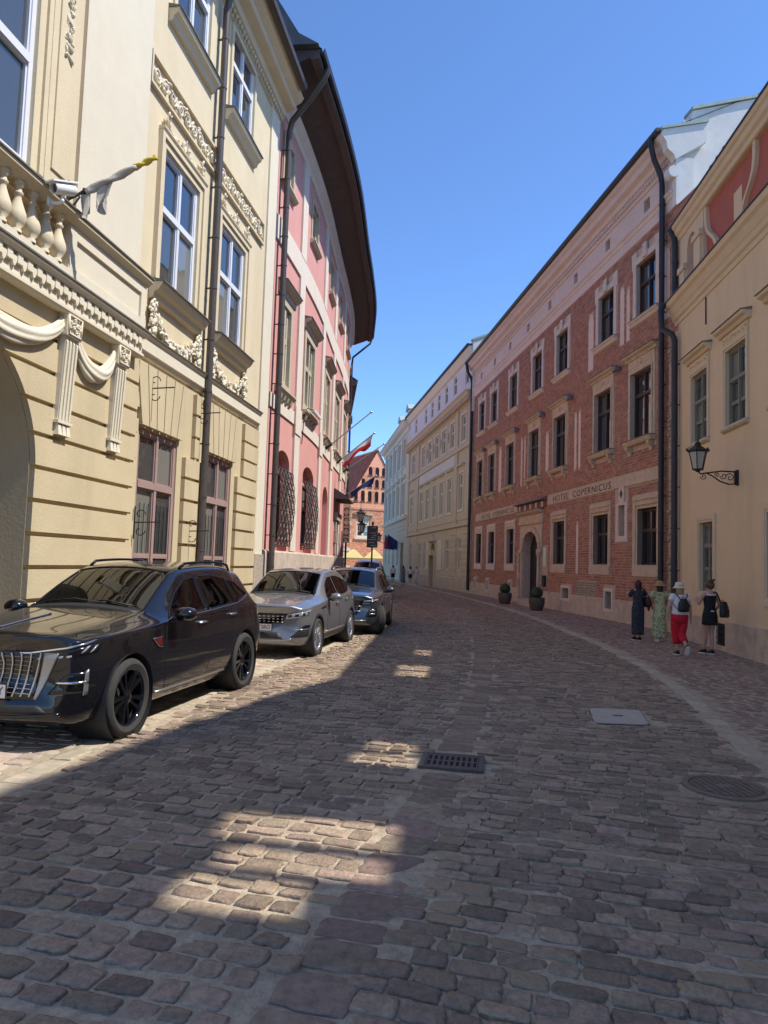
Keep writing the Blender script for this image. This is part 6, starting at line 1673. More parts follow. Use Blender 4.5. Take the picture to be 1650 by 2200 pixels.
class Car:
    def __init__(s, name, label, loc, rz, group=None):
        s.root = tag(empty(name, loc, rz), label, 'car', group)
        s.bvh = None
    def hit(s, o, d):
        r = s.bvh.ray_cast(Vector(o), Vector(d).normalized())
        return (r[0], r[1]) if r[0] is not None else (None, None)
    def side(s, x, z, sg=1, off=0.0):
        p, n = s.hit((x, sg * 2.5, z), (0, -sg, 0))
        return p + n * off if p is not None else Vector((x, sg * 0.8, z))
    def front(s, y, z, off=0.0, d=1):
        p, n = s.hit((d * 5, y, z), (-d, 0, 0))
        return p + n * off if p is not None else Vector((d * 2.2, y, z))
    def ang(s, c, a, z, off=0.0):
        dv = Vector((math.cos(a), math.sin(a), 0)); o = Vector((c[0], c[1], z)) + dv * 3
        p, n = s.hit(o, -dv)
        return p + n * off if p is not None else Vector((c[0], c[1], z)) + dv * 0.5
    def top(s, x, y, off=0.0):
        p, n = s.hit((x, y, 4), (0, 0, -1))
        return p + n * off if p is not None else Vector((x, y, 1))
    def patch(s, fn, quad, nu=8, nv=4, off=0.004, depth=0.015):
        """quad corners (a,b): bl, br, tr, tl, mapped by fn(a,b,off) -> slab hugging the body"""
        def bil(u, v):
            (a0, b0), (a1, b1), (a2, b2), (a3, b3) = quad
            return ((a0 * (1 - u) + a1 * u) * (1 - v) + (a3 * (1 - u) + a2 * u) * v, (b0 * (1 - u) + b1 * u) * (1 - v) + (b3 * (1 - u) + b2 * u) * v)
        mb = MB(); F = []; B = []
        for j in range(nv + 1):
            F.append([fn(*bil(i / nu, j / nv), off) for i in range(nu + 1)]); B.append([fn(*bil(i / nu, j / nv), off - depth) for i in range(nu + 1)])
        mb.grid(F)
        edge = [(0, i) for i in range(nu + 1)] + [(j, nu) for j in range(1, nv + 1)] + [(nv, i) for i in range(nu - 1, -1, -1)] + [(j, 0) for j in range(nv - 1, 0, -1)]
        ring1 = [F[j][i] for j, i in edge]; ring2 = [B[j][i] for j, i in edge]; n = len(edge)
        mb.add(ring1 + ring2, [(k, (k + 1) % n, n + (k + 1) % n, n + k) for k in range(n)])
        return mb
    def line(s, fn, pts, r=0.005, off=0.0, n=5, sub=8):
        q = []
        for i in range(len(pts) - 1):
            for k in range(sub): t = k / sub; q.append((pts[i][0] + (pts[i + 1][0] - pts[i][0]) * t, pts[i][1] + (pts[i + 1][1] - pts[i][1]) * t))
        q.append(pts[-1])
        mb = MB(); mb.tube([fn(a, b, off) for a, b in q], r, n); return mb
    def add(s, name, mb, mat, parent=None, smooth=True, auto=None, weld=True):
        return obj(name, mb, mat, parent or s.root, smooth, True, weld, auto)

def wheel(car, x, y, R, style, rim_mat, sg, steer=0.0):
    """y is the outer face; sg side"""
    w = empty('wheel', (x, y, R)); w.parent = car.root; w.rotation_euler = (0, 0, steer)
    wd = 0.235; Rr = R * 0.715
    T = lambda a, b, c: (a, -sg * (c - 0.0), b)      # lathe axis -> y (c measured inwards)
    m = MB(); prof = [(Rr, 0.012), (Rr + 0.02, 0.004), (R * 0.86, -0.008), (R * 0.95, 0.004), (R * 0.985, 0.022)]
    for k in range(4):
        a = 0.035 + k * 0.045; prof += [(R * 0.998, a), (R * 0.999, a + 0.033), (R * 0.978, a + 0.036), (R * 0.978, a + 0.043)]
    prof += [(R * 0.985, wd - 0.022), (R * 0.95, wd - 0.004), (Rr, wd)]
    m.lathe(prof, 44, T); obj('tyre', m, 'tyre', w, auto=35)
    m = MB(); m.lathe([(Rr, wd - 0.02), (Rr * 0.97, wd - 0.02), (Rr * 0.95, 0.10), (Rr * 0.95, 0.03), (Rr * 0.985, 0.012), (Rr + 0.004, 0.008)], 44, T)
    rim = obj('rim', m, rim_mat, w, auto=40)
    m = MB(); m.lathe([(0.001, 0.13), (Rr * 0.72, 0.13), (Rr * 0.72, 0.15), (Rr * 0.95, 0.20)], 36, T); obj('brake_disc', m, 'brake', w, auto=40)
    ns = {'multi': 10, 'five': 5, 'plain': 5}[style]
    for k in range(ns):
        a0 = 2 * math.pi * k / ns + (0.2 if style == 'multi' and k % 2 else 0)
        m = MB()
        if style == 'multi':
            lst = [(a0, 0.030, 0.036)]
        else:
            lst = [(a0 - 0.14, 0.03, 0.036), (a0 + 0.14, 0.03, 0.036)]
        for (aa, w0, w1) in lst:
            pr = []
            for r, hw, c0, c1 in ((0.05, w0, 0.035, 0.075), (Rr * 0.5, w0 * 0.72, 0.03, 0.065), (Rr * 0.97, w1 * 0.95, 0.016, 0.06)):
                ca, sa = math.cos(aa), math.sin(aa)
                pr.append([T(r * ca - q * sa, r * sa + q * ca, c) for q, c in ((-hw, c1), (-hw * 0.6, c0), (hw * 0.6, c0), (hw, c1))])
            m.loft(pr)
        obj('spoke', m, rim_mat, w, auto=30)
    m = MB(); m.lathe([(0.001, 0.022), (0.03, 0.022), (0.036, 0.028), (0.07, 0.034), (0.075, 0.08)], 20, T); obj('hub', m, rim_mat, w, auto=30)
    return w
def interior(car, xc, seat='seat_dark', hw=0.66, z0=0.45, belt=1.0, back=-1.6):
    r = car.root
    m = MB(); m.box(back, xc + 0.1, -hw, hw, z0 - 0.10, z0 - 0.02); obj('cabin_floor', m, 'black_plastic', r)
    m = MB(); m.prism([(xc + 0.15, belt - 0.28), (xc + 0.35, belt + 0.0), (xc - 0.02, belt - 0.0), (xc - 0.18, belt - 0.12), (xc - 0.15, belt - 0.4)], -hw, hw, lambda a, b, d: (a, d, b)); obj('dashboard', m, 'black_plastic', r)
    for y in (-0.36, 0.36):
        for xs in (xc - 1.0, xc - 1.9):
            m = MB()
            m.loft([[(xs + 0.28, y + sy * 0.24, z0 + 0.12) for sy in (-1, 1)] + [(xs + 0.28, y + sy * 0.24, z0) for sy in (1, -1)], [(xs - 0.22, y + sy * 0.25, z0 + 0.10) for sy in (-1, 1)] + [(xs - 0.22, y + sy * 0.25, z0) for sy in (1, -1)]])
            m.loft([[(xs - 0.20, y - 0.24, z0 + 0.08), (xs - 0.20, y + 0.24, z0 + 0.08), (xs - 0.34, y + 0.24, z0 + 0.06), (xs - 0.34, y - 0.24, z0 + 0.06)], [(xs - 0.40, y - 0.20, z0 + 0.66), (xs - 0.40, y + 0.20, z0 + 0.66), (xs - 0.50, y + 0.20, z0 + 0.64), (xs - 0.50, y - 0.20, z0 + 0.64)]])
            m.loft([[(xs - 0.41, y - 0.12, z0 + 0.70), (xs - 0.41, y + 0.12, z0 + 0.70), (xs - 0.49, y + 0.12, z0 + 0.70), (xs - 0.49, y - 0.12, z0 + 0.70)], [(xs - 0.44, y - 0.11, z0 + 0.88), (xs - 0.44, y + 0.11, z0 + 0.88), (xs - 0.51, y + 0.11, z0 + 0.88), (xs - 0.51, y - 0.11, z0 + 0.88)]])
            o = obj('seat', m, seat, r); md = o.modifiers.new('bevel', 'BEVEL'); md.width = 0.04; md.segments = 2
    m = MB(); c = Vector((xc - 0.38, 0.36, belt - 0.02)); ax = Vector((-0.9, 0, 0.43)).normalized(); s1 = Vector((0, 1, 0)); s2 = ax.cross(s1)
    m.tube([c + (s1 * math.cos(t * 0.3142) + s2 * math.sin(t * 0.3142)) * 0.18 for t in range(21)], 0.016, 6, False); m.tube([c - s1 * 0.17, c + s1 * 0.17], 0.018, 6); m.tube([c, c - ax * 0.25], 0.03, 6); obj('steering_wheel', m, 'black_plastic', r, auto=60)
def mirror(car, x, y, z, sg, mat, scale=1.0):
    m = MB(); rings = []
    for (dx, f) in ((0.10, 0.25), (0.085, 0.75), (0.03, 1.0), (-0.05, 1.0), (-0.075, 0.92)):
        rings.append([(x + dx * scale, y + sg * (0.10 + 0.115 * f * math.cos(2 * math.pi * k / 14)) * scale, z + 0.085 * f * math.sin(2 * math.pi * k / 14) * scale * (1 if math.sin(2 * math.pi * k / 14) > 0 else 0.8)) for k in range(14)])
    m.loft(rings); mi = obj('wing_mirror', m, mat, car.root, smooth=True, auto=50)
    m = MB(); m.tube([(x, y - sg * 0.06, z - 0.05), (x, y + sg * 0.06, z - 0.055)], 0.022, 6); obj('mirror_arm', m, 'black_plastic', mi)
    g = MB(); g.add([(x - 0.076 * scale, y + sg * (0.10 + 0.10 * math.cos(2 * math.pi * k / 14)) * scale, z + 0.07 * math.sin(2 * math.pi * k / 14) * scale) for k in range(14)], [tuple(range(14))]); obj('mirror_glass', g, 'chrome', mi)
def plate(car, x, z, txt, tilt=0.0):
    pl = empty('number_plate', (x, 0, z)); pl.parent = car.root; pl.rotation_euler = (0, tilt, 0)
    m = MB(); m.box(-0.006, 0.006, -0.26, 0.26, -0.057, 0.057); obj('plate_sheet', m, 'plate_white', pl)
    m = MB(); m.box(-0.008, 0.004, -0.268, 0.268, -0.065, 0.065); obj('plate_frame', m, 'black_plastic', pl)
    cu = bpy.data.curves.new('t', 'FONT'); cu.body = txt; cu.size = 0.105; cu.extrude = 0.001; cu.align_x = 'RIGHT'; cu.align_y = 'CENTER'; cu.resolution_u = 2
    t = bpy.data.objects.new('tmp_text', cu); COL.objects.link(t); bpy.context.view_layer.update()
    me = bpy.data.meshes.new_from_object(t.evaluated_get(bpy.context.evaluated_depsgraph_get())); bpy.data.objects.remove(t, do_unlink=True)
    for v in me.vertices: v.co = (0.0075 + v.co.z, 0.24 + v.co.x * 0.85, v.co.y * 0.95)
    me.materials.append(MATS['plate_ink']); link('lettering', me, pl)

def make_suv(name, label, loc, rz, P, group=None):
    car = Car(name, label, loc, rz, group)
    wbh = P['wb'] / 2; R = P['R']; W = P['W'] / 2; Hh = P['H']; fo, ro = P['fo'], P['ro']
    xf, xr = wbh + fo, -wbh - ro
    zb = P.get('zb', 0.22); hood = P['hood']; belt = P['belt']
    cw = P['cowl']; rf = P['rooff']; rr = P['roofr']
    def S(x, zb_, wb, wl, wm, zm, ws, zs, wt, ze, zc, **k):
        d = dict(x=x, zb=zb_, wb=wb, wl=wl, wm=wm, zm=zm, ws=ws, zs=zs, wt=wt, ze=ze, zc=zc); d.update(k); return d
    nose = P.get('nose', hood - 0.13)
    st = [
        S(xf - 0.02, zb + 0.16, W * .66, W * .74, W * .80, 0.58, W * .78, nose - 0.06, W * .60, nose - 0.01, nose + 0.0, bow=0.26),
        S(xf - 0.05, zb + 0.02, W * .74, W * .82, W * .86, 0.58, W * .83, nose - 0.02, W * .64, nose + 0.035, nose + 0.055, bow=0.24),
        S(xf - 0.22, zb, W * .82, W * .91, W * .945, 0.60, W * .90, hood - 0.11, W * .68, hood - 0.03, hood - 0.01, bow=0.16),
        S(wbh + 0.42, zb, W * .86, W * .955, W * .985, 0.62, W * .935, hood - 0.07, W * .70, hood, hood + 0.03, bow=0.08),
        S(wbh, zb, W * .88, W * .97, W, 0.64, W * .955, belt - 0.07, W * .71, hood + 0.04, hood + 0.07, bow=0.03),
        S(cw + 0.12, zb, W * .88, W * .965, W * .995, 0.64, W * .955, belt - 0.04, W * .70, hood + 0.08, hood + 0.115, bow=0.10),
        S(cw, zb, W * .88, W * .96, W * .99, 0.64, W * .95, belt - 0.03, W * .72, hood + 0.105, hood + 0.145, bow=0.10, cr=0.5),
        S((cw + rf) / 2, zb, W * .88, W * .955, W * .985, 0.64, W * .94, belt - 0.01, W * .70, (hood + 0.10 + Hh - 0.10) / 2 + 0.03, (hood + 0.15 + Hh - 0.05) / 2 + 0.03, bow=0.08),
        S(rf, zb, W * .88, W * .955, W * .985, 0.64, W * .94, belt, W * .655, Hh - 0.10, Hh - 0.045, bow=0.07, cr=0.35),
        S((rf + rr) * 0.5 + 0.15, zb, W * .88, W * .955, W * .985, 0.64, W * .945, belt + 0.02, W * .66, Hh - 0.055, Hh - 0.002),
        S(rr + 0.45, zb, W * .88, W * .965, W * .995, 0.66, W * .95, belt + 0.045, W * .655, Hh - 0.075, Hh - 0.02),
        S(-wbh - 0.05, zb, W * .88, W * .97, W, 0.68, W * .945, belt + 0.06, W * .64, max(Hh - 0.12, belt + .2), Hh - 0.05),
        S(rr, zb + 0.02, W * .86, W * .95, W * .98, 0.70, W * .92, belt + 0.06, W * .62, Hh - 0.16, Hh - 0.085, cr=0.4),
        S(rr - 0.24, zb + 0.06, W * .84, W * .93, W * .96, 0.70, W * .89, belt + 0.03, W * .66, belt + 0.20, belt + 0.26, bow=-0.05),
        S(xr + 0.08, zb + 0.10, W * .80, W * .89, W * .92, 0.70, W * .84, belt - 0.05, W * .64, belt + 0.0, belt + 0.02, bow=-0.14),
        S(xr + 0.01, zb + 0.16, W * .72, W * .82, W * .85, 0.70, W * .78, belt - 0.12, W * .58, belt - 0.07, belt - 0.06, bow=-0.16),
    ]
    body = car_body(st)
    bm = evald(body, [(wbh, R, R + 0.055, W * 0.60, W + 0.5), (-wbh, R, R + 0.055, W * 0.60, W + 0.5)])
    car.bvh = BVHTree.FromBMesh(bm)
    gl = []
    up = lambda f: f.normal.z > 0.25 and f.calc_center_median().z > hood + 0.09
    tw0, tw1 = W * 0.70, W * 0.60
    gl.append(('windscreen', carve(bm, [(cw - 0.02, -tw0), (cw - 0.02, tw0), (rf + 0.09, tw1), (rf + 0.09, -tw1)], 'top', up), 'car_glass'))
    for sg in (1, -1):
        sd_ = lambda f, sg=sg: f.calc_center_median().y * sg > W * 0.5 and abs(f.normal.y) > 0.3
        for poly, gm in P['glass']:
            gl.append(('side_window', carve(bm, poly, 'side', sd_), gm))
    back = lambda f: f.normal.x < -0.3 and f.calc_center_median().z > belt
    me = bpy.data.meshes.new('body'); bm.to_mesh(me); bm.free(); me.shade_smooth(); me.set_sharp_from_angle(angle=rad(38)); me.materials.append(MATS[P['paint']])
    bo = link('body', me, car.root)
    for nm, mb, gm in gl:
        if mb.v: obj(nm, mb, gm, car.root, smooth=True, recalc=False)
    sv = lambda a, b, off=0.0: car.side(a, b, 1, off)
    svr = lambda a, b, off=0.0: car.side(a, b, -1, off)
    for fn in (sv, svr):
        for poly, gm in P['glass']:
            car.add('window_trim', car.line(fn, list(poly) + [poly[0]], 0.010, 0.002, 6, 8), P.get('trim', 'black_gloss'))
        for pts in P['seams']: car.add('panel_gap', car.line(fn, pts, 0.0045, -0.001, 5, 10), 'hole_black')
        for (hx, hz) in P['handles']:
            q = [fn(hx - 0.10, hz, 0.0), fn(hx - 0.085, hz, 0.035), fn(hx, hz + 0.004, 0.042), fn(hx + 0.085, hz, 0.035), fn(hx + 0.10, hz, 0.0)]
            mb = MB(); mb.tube(q, 0.014, 6); car.add('door_handle', mb, P['handle_mat'])
    ws = [(cw - 0.02, -tw0), (cw - 0.02, tw0), (rf + 0.09, tw1), (rf + 0.09, -tw1)]
    car.add('windscreen_seal', car.line(lambda a, b, off=0.0: car.top(a, b, off), ws + [ws[0]], 0.012, 0.0, 6, 14), 'black_gloss')
    mb = car.patch(lambda a, b, off: car.top(a, b, off), [(cw + 0.10, -W * 0.68), (cw + 0.10, W * 0.68), (cw - 0.03, W * 0.70), (cw - 0.03, -W * 0.70)], 12, 2, 0.006, 0.02); car.add('cowl_panel', mb, 'black_plastic')
    for y0, y1 in ((-0.1, 0.55), (0.15, -0.50)):
        mb = MB(); mb.tube([car.top(cw - 0.03, y0, 0.02), car.top(cw - 0.07, (y0 + y1) / 2, 0.022), car.top(cw - 0.05, y1, 0.02)], 0.009, 5); car.add('wiper', mb, 'black_plastic')
    for sg in (1, -1):
        for ax in (wbh, -wbh):
            m = MB(); T = lambda a, b, c, ax=ax, sg=sg: (ax + a, sg * c, R + b)
            m.lathe([(R + 0.050, W * 0.985), (R + 0.050, W * 0.55), (0.05, W * 0.55)], 36, T); obj('arch_liner', m, 'black_plastic', car.root, smooth=True)
            if P.get('arch'):
                fn = sv if sg > 0 else svr
                pts = []
                for k in range(25):
                    t = math.pi * (-0.06 + 1.12 * k / 24); pts.append((ax + (R + 0.085) * math.cos(t), R + (R + 0.085) * math.sin(t)))
                mb = MB(); rows = []
                for (a, b) in pts:
                    i_ = (ax + (a - ax) * (R + 0.045) / (R + 0.085), R + (b - R) * (R + 0.045) / (R + 0.085))
                    p = fn(a, max(b, zb + 0.05), 0.010); q = Vector((i_[0], p.y + sg * 0.004, max(i_[1], zb + 0.02)))
                    rows.append([p - Vector((0, sg * 0.02, 0)), p, q, q - Vector((0, sg * 0.05, 0))])
                mb.grid(rows); car.add('arch_trim', mb, P['arch'], auto=50)
    for sg in (1, -1):
        wheel(car, wbh, sg * (W - 0.015), R, P['rim'][0], P['rim'][1], sg, P.get('steer', 0.0)); wheel(car, -wbh, sg * (W - 0.015), R, P['rim'][0], P['rim'][1], sg)
    m = MB(); m.box(xr + 0.3, xf - 0.35, -W * 0.62, W * 0.62, 0.20, zb + 0.10); obj('underbody', m, 'black_plastic', car.root)
    interior(car, cw - 0.05, P.get('seat', 'seat_dark'), W * 0.70, 0.45, belt - 0.02, rr - 0.1)
    for sg in (1, -1): mirror(car, P['mir'][0], sg * P['mir'][1], P['mir'][2], sg, P['paint'])
    if P.get('rails'):
        for sg in (1, -1):
            a, b = P['rails']
            pts = [car.top(a + (b - a) * k / 12, sg * W * 0.615, 0.045 * (1 if 0 < k < 12 else 0) + 0.005) for k in range(13)]
            mb = MB(); mb.tube(pts, 0.018, 6); car.add('roof_rail', mb, P.get('rail_mat', 'satin_silver'))
    return car

# ---- black SUV (near left)
belt = 1.07
G_black = [([(0.62, 1.075), (-0.28, 1.115), (-0.26, 1.50), (-0.02, 1.47), (0.28, 1.32)], 'car_glass_dark'),
           ([(-0.38, 1.12), (-1.18, 1.165), (-1.12, 1.47), (-0.75, 1.52), (-0.36, 1.51)], 'car_glass_dark'),
           ([(-1.25, 1.17), (-1.70, 1.25), (-1.42, 1.42), (-1.20, 1.46)], 'car_glass_dark')]
seam_black = [[(0.72, 1.00), (0.78, 0.72), (0.72, 0.36)], [(-0.32, 1.10), (-0.34, 0.7), (-0.32, 0.36)], [(-1.20, 1.14), (-1.22, 0.98), (-1.08, 0.80), (-0.98, 0.62)], [(0.72, 0.37), (-0.95, 0.37)]]
DIRB = math.atan2(0.57, 2.82)     # car axis tilts off the view direction
mid = Vector((-2.42, 7.1)).lerp(Vector((-1.85, 9.92)), 0.5); dv = Vector((0.57, 2.82)).normalized(); nv = Vector((dv.y, -dv.x))
cxy = mid - nv * 0.91
rz = math.atan2(-dv.y, -dv.x)
car = make_suv('parked_suv', 'glossy black SUV with a tall vertical bar grille, parked nearest the camera', (cxy.x, cxy.y, 0.012), rz,
    dict(wb=2.87, R=0.372, W=1.90, H=1.70, fo=0.93, ro=0.95, hood=1.06, belt=belt, cowl=0.86, rooff=0.02, roofr=-1.85, nose=0.99, paint='paint_black', glass=G_black, seams=seam_black,
         handles=[(-0.12, 0.985), (-1.00, 1.03)], handle_mat='chrome', trim='black_gloss', rim=('multi', 'black_gloss'), mir=(0.60, 0.95, 1.12), rails=(-0.1, -1.55), rail_mat='black_gloss'))
W = 0.95; xf = 2.87 / 2 + 0.93
fr = lambda a, b, off=0.0: car.front(a, b, off)
cc = (1.55, 0.30)
for sg in (1, -1):
    an = lambda a, b, off=0.0, sg=sg: car.ang((cc[0], sg * cc[1]), sg * a, b, off)
    hl = car.add('headlight', car.patch(an, [(0.16, 0.775), (0.98, 0.86), (1.06, 0.945), (0.14, 0.835)], 14, 4, 0.006, 0.03), 'black_gloss')
    for k in range(5):
        t = 0.24 + k * 0.09
        car.add('lamp_element', car.patch(an, [(t, 0.80 + k * 0.006), (t + 0.055, 0.803 + k * 0.006), (t + 0.055, 0.822 + k * 0.006), (t, 0.818 + k * 0.006)], 2, 2, 0.012, 0.01), 'lamp_clear', hl)
    for k in range(2):
        t = 0.80 + k * 0.11
        car.add('light_bar', car.patch(an, [(t - 0.05, 0.862), (t - 0.01, 0.864), (t + 0.07, 0.925), (t + 0.03, 0.92)], 2, 3, 0.012, 0.01), 'lamp_clear', hl)
    car.add('chrome_strip', car.line(an, [(0.02, 0.86), (0.16, 0.862), (0.55, 0.905), (0.95, 0.965)], 0.010, 0.006, 6, 8), 'chrome')
    # matt silver blade beside the grille
    car.add('grille_blade', car.patch(fr, [(sg * 0.47, 0.46), (sg * 0.49, 0.455), (sg * 0.66, 0.865), (sg * 0.52, 0.865)], 6, 8, 0.014, 0.03), 'satin_silver')
    car.add('bumper_intake', car.patch(an, [(0.40, 0.50), (0.86, 0.52), (0.86, 0.70), (0.62, 0.69)], 8, 5, 0.004, 0.02), 'black_gloss')
    car.add('intake_trim', car.line(an, [(0.50, 0.605), (0.86, 0.610)], 0.011, 0.010, 6, 8), 'chrome')
    car.add('intake_trim', car.patch(an, [(0.80, 0.49), (0.86, 0.50), (0.86, 0.72), (0.82, 0.70)], 3, 6, 0.010, 0.02), 'satin_silver')
    sdv = lambda a, b, off=0.0, sg=sg: car.side(a, b, sg, off)
    car.add('sill_trim', car.line(sdv, [(0.90, 0.33), (-0.85, 0.33)], 0.012, 0.004, 6, 10), 'satin_silver')
    car.add('window_chrome', car.line(sdv, [(0.64, 1.06), (-0.33, 1.10), (-1.22, 1.152), (-1.72, 1.238)], 0.007, 0.008, 6, 8), 'chrome')
    fb_ = car.add('fender_badge', car.patch(sdv, [(0.86, 0.80), (0.93, 0.81), (1.05, 0.895), (0.86, 0.905)], 4, 3, 0.012, 0.02), 'badge_red')
    car.add('badge_rim', car.line(sdv, [(0.86, 0.80), (0.93, 0.81), (1.05, 0.895), (0.86, 0.905)], 0.006, 0.014, 5, 4), 'chrome', fb_)
    car.add('hood_gap', car.line(lambda a, b, off=0.0: car.top(a, b, off), [(xf - 0.35, sg * 0.70), (1.6, sg * 0.76), (0.95, sg * 0.80)], 0.004, 0.0, 5, 8), 'hole_black')
car.add('grille', car.patch(fr, [(-0.47, 0.46), (0.47, 0.46), (0.55, 0.875), (-0.55, 0.875)], 20, 8, 0.008, 0.03), 'black_gloss')
for k in range(13):
    t = -1 + 2 * k / 12
    car.add('grille_bar', car.line(fr, [(t * 0.43, 0.475), (t * 0.50, 0.865)], 0.010, 0.016, 6, 8), 'satin_bright')
for k in range(9):
    z = 0.50 + k * 0.04
    car.add('grille_mesh', car.line(fr, [(-0.43, z), (-0.2, z + 0.01), (0, z), (0.2, z + 0.01), (0.43, z)], 0.004, 0.010, 4, 6), 'satin_silver')
car.add('lower_grille', car.patch(fr, [(-0.60, 0.34), (0.60, 0.34), (0.52, 0.41), (-0.52, 0.41)], 16, 3, 0.004, 0.02), 'black_plastic')
car.add('front_lip', car.line(fr, [(-0.70, 0.335), (-0.3, 0.31), (0.3, 0.31), (0.70, 0.335)], 0.016, 0.004, 6, 8), 'black_gloss')
car.add('hood_ornament', car.line(lambda a, b, off=0.0: car.top(a, b, off), [(xf - 0.16, 0.0), (xf - 0.5, 0.0), (xf - 0.95, 0.0)], 0.009, 0.006, 6, 8), 'chrome')
p = car.front(0, 0.52, 0.03); plate(car, p.x + 0.012, 0.53, 'KK 7380Y', 0.0)

# ---- silver SUV
w0, w1 = Vector((-1.17, 13.54)), Vector((-0.69, 16.25)); dv = (w1 - w0).normalized(); nv = Vector((dv.y, -dv.x)); mid = w0.lerp(w1, 0.5) - nv * 0.88
G_s = [([(0.55, 1.00), (-0.28, 1.045), (-0.26, 1.43), (-0.02, 1.41), (0.26, 1.27)], 'car_glass_dark'), ([(-0.38, 1.05), (-1.10, 1.10), (-1.05, 1.40), (-0.7, 1.44), (-0.36, 1.44)], 'car_glass_dark'), ([(-1.18, 1.11), (-1.60, 1.24), (-1.40, 1.34), (-1.12, 1.39)], 'car_glass_dark')]
seam_s = [[(0.66, 0.94), (0.72, 0.68), (0.66, 0.42)], [(-0.32, 1.03), (-0.34, 0.7), (-0.32, 0.42)], [(-1.12, 1.07), (-1.15, 0.9), (-1.02, 0.75), (-0.92, 0.6)], [(0.66, 0.42), (-0.9, 0.42)]]
car = make_suv('parked_suv', 'silver grey SUV parked just behind the black one', (mid.x, mid.y, 0.012), math.atan2(-dv.y, -dv.x),
    dict(wb=2.75, R=0.345, W=1.84, H=1.62, fo=0.87, ro=0.90, hood=0.99, belt=1.01, cowl=0.82, rooff=-0.02, roofr=-1.72, nose=0.92, paint='paint_silver', glass=G_s, seams=seam_s,
         handles=[(-0.12, 0.915), (-0.95, 0.96)], handle_mat='paint_silver', rim=('five', 'alloy'), mir=(0.55, 0.92, 1.05), arch='black_plastic', trim='black_gloss'))
xf = 2.75 / 2 + 0.87; fr = lambda a, b, off=0.0: car.front(a, b, off)
for sg in (1, -1):
    an = lambda a, b, off=0.0, sg=sg: car.ang((1.45, sg * 0.28), sg * a, b, off)
    hl = car.add('headlight', car.patch(an, [(0.30, 0.70), (0.95, 0.77), (1.10, 0.875), (0.34, 0.785)], 14, 4, 0.006, 0.03), 'lamp_clear')
    car.add('lamp_shade', car.patch(an, [(0.38, 0.725), (0.92, 0.785), (0.98, 0.835), (0.40, 0.772)], 10, 3, 0.010, 0.01), 'black_gloss', hl)
    for k in range(3): car.add('projector', car.patch(an, [(0.46 + k * 0.17, 0.745 + k * 0.015), (0.54 + k * 0.17, 0.753 + k * 0.015), (0.54 + k * 0.17, 0.79 + k * 0.015), (0.46 + k * 0.17, 0.78 + k * 0.015)], 3, 3, 0.016, 0.01), 'lamp_clear', hl)
    car.add('fog_recess', car.patch(an, [(0.42, 0.385), (0.95, 0.40), (0.98, 0.52), (0.62, 0.50)], 8, 4, 0.006, 0.02), 'black_plastic')
    car.add('fog_light', car.patch(an, [(0.66, 0.54), (0.98, 0.56), (1.0, 0.60), (0.78, 0.60)], 6, 3, 0.008, 0.02), 'black_gloss')
    car.add('fog_trim', car.line(an, [(0.55, 0.525), (1.0, 0.535)], 0.010, 0.010, 6, 6), 'chrome')
    sdv = lambda a, b, off=0.0, sg=sg: car.side(a, b, sg, off)
    car.add('rocker_cladding', car.patch(sdv, [(0.95, 0.25), (-0.95, 0.25), (-0.95, 0.36), (0.95, 0.36)], 14, 3, 0.006, 0.02), 'black_plastic')
    car.add('sill_trim', car.line(sdv, [(0.75, 0.40), (-0.85, 0.40)], 0.010, 0.006, 6, 8), 'satin_silver')
    car.add('fender_vent', car.patch(sdv, [(0.80, 0.865), (1.15, 0.84), (1.16, 0.87), (0.80, 0.90)], 6, 2, 0.006, 0.01), 'black_gloss')
car.add('grille', car.patch(fr, [(-0.42, 0.62), (0.42, 0.62), (0.52, 0.80), (-0.52, 0.80)], 16, 6, 0.008, 0.03), 'black_gloss')
for k in range(3):
    for q in range(11):
        y = -0.40 + q * 0.08; z = 0.645 + k * 0.05
        car.add('grille_stud', car.patch(fr, [(y, z), (y + 0.04, z), (y + 0.045, z + 0.014), (y + 0.005, z + 0.014)], 1, 1, 0.016, 0.01), 'chrome')
car.add('lower_grille', car.patch(fr, [(-0.45, 0.36), (0.45, 0.36), (0.38, 0.47), (-0.38, 0.47)], 14, 3, 0.006, 0.02), 'black_plastic')
car.add('front_skid', car.line(fr, [(-0.60, 0.36), (-0.45, 0.325), (0.45, 0.325), (0.60, 0.36)], 0.016, 0.008, 6, 8), 'satin_silver')
p = car.front(0, 0.55, 0.03); plate(car, p.x + 0.005, 0.555, 'WE 5T3RO')
m = MB(); m.box(0.62, 0.80, 0.20, 0.62, 1.055, 1.06); obj('parking_slip', m, 'paper', car.root)

# ---- dark grey SUV
dv = Vector((0.10, 1)).normalized(); nv = Vector((dv.y, -dv.x)); w0 = Vector((0.02, 18.15)); mid = w0 + dv * 1.40 - nv * 0.93
G_g = [(p_, g_) for p_, g_ in G_black]
car = make_suv('parked_suv', 'dark grey SUV with turned front wheel parked behind the silver one', (mid.x, mid.y, 0.012), math.atan2(-dv.y, -dv.x),
    dict(wb=2.80, R=0.36, W=1.89, H=1.63, fo=0.85, ro=0.95, hood=1.00, belt=1.02, cowl=0.84, rooff=0.0, roofr=-1.78, nose=0.93, paint='paint_graphite', glass=G_s, seams=seam_s,
         handles=[(-0.12, 0.93), (-0.95, 0.97)], handle_mat='paint_graphite', rim=('five', 'black_gloss'), mir=(0.56, 0.95, 1.06), arch='black_plastic', trim='black_gloss', steer=0.42, rails=(-0.1, -1.5)))
xf = 2.80 / 2 + 0.85; fr = lambda a, b, off=0.0: car.front(a, b, off)
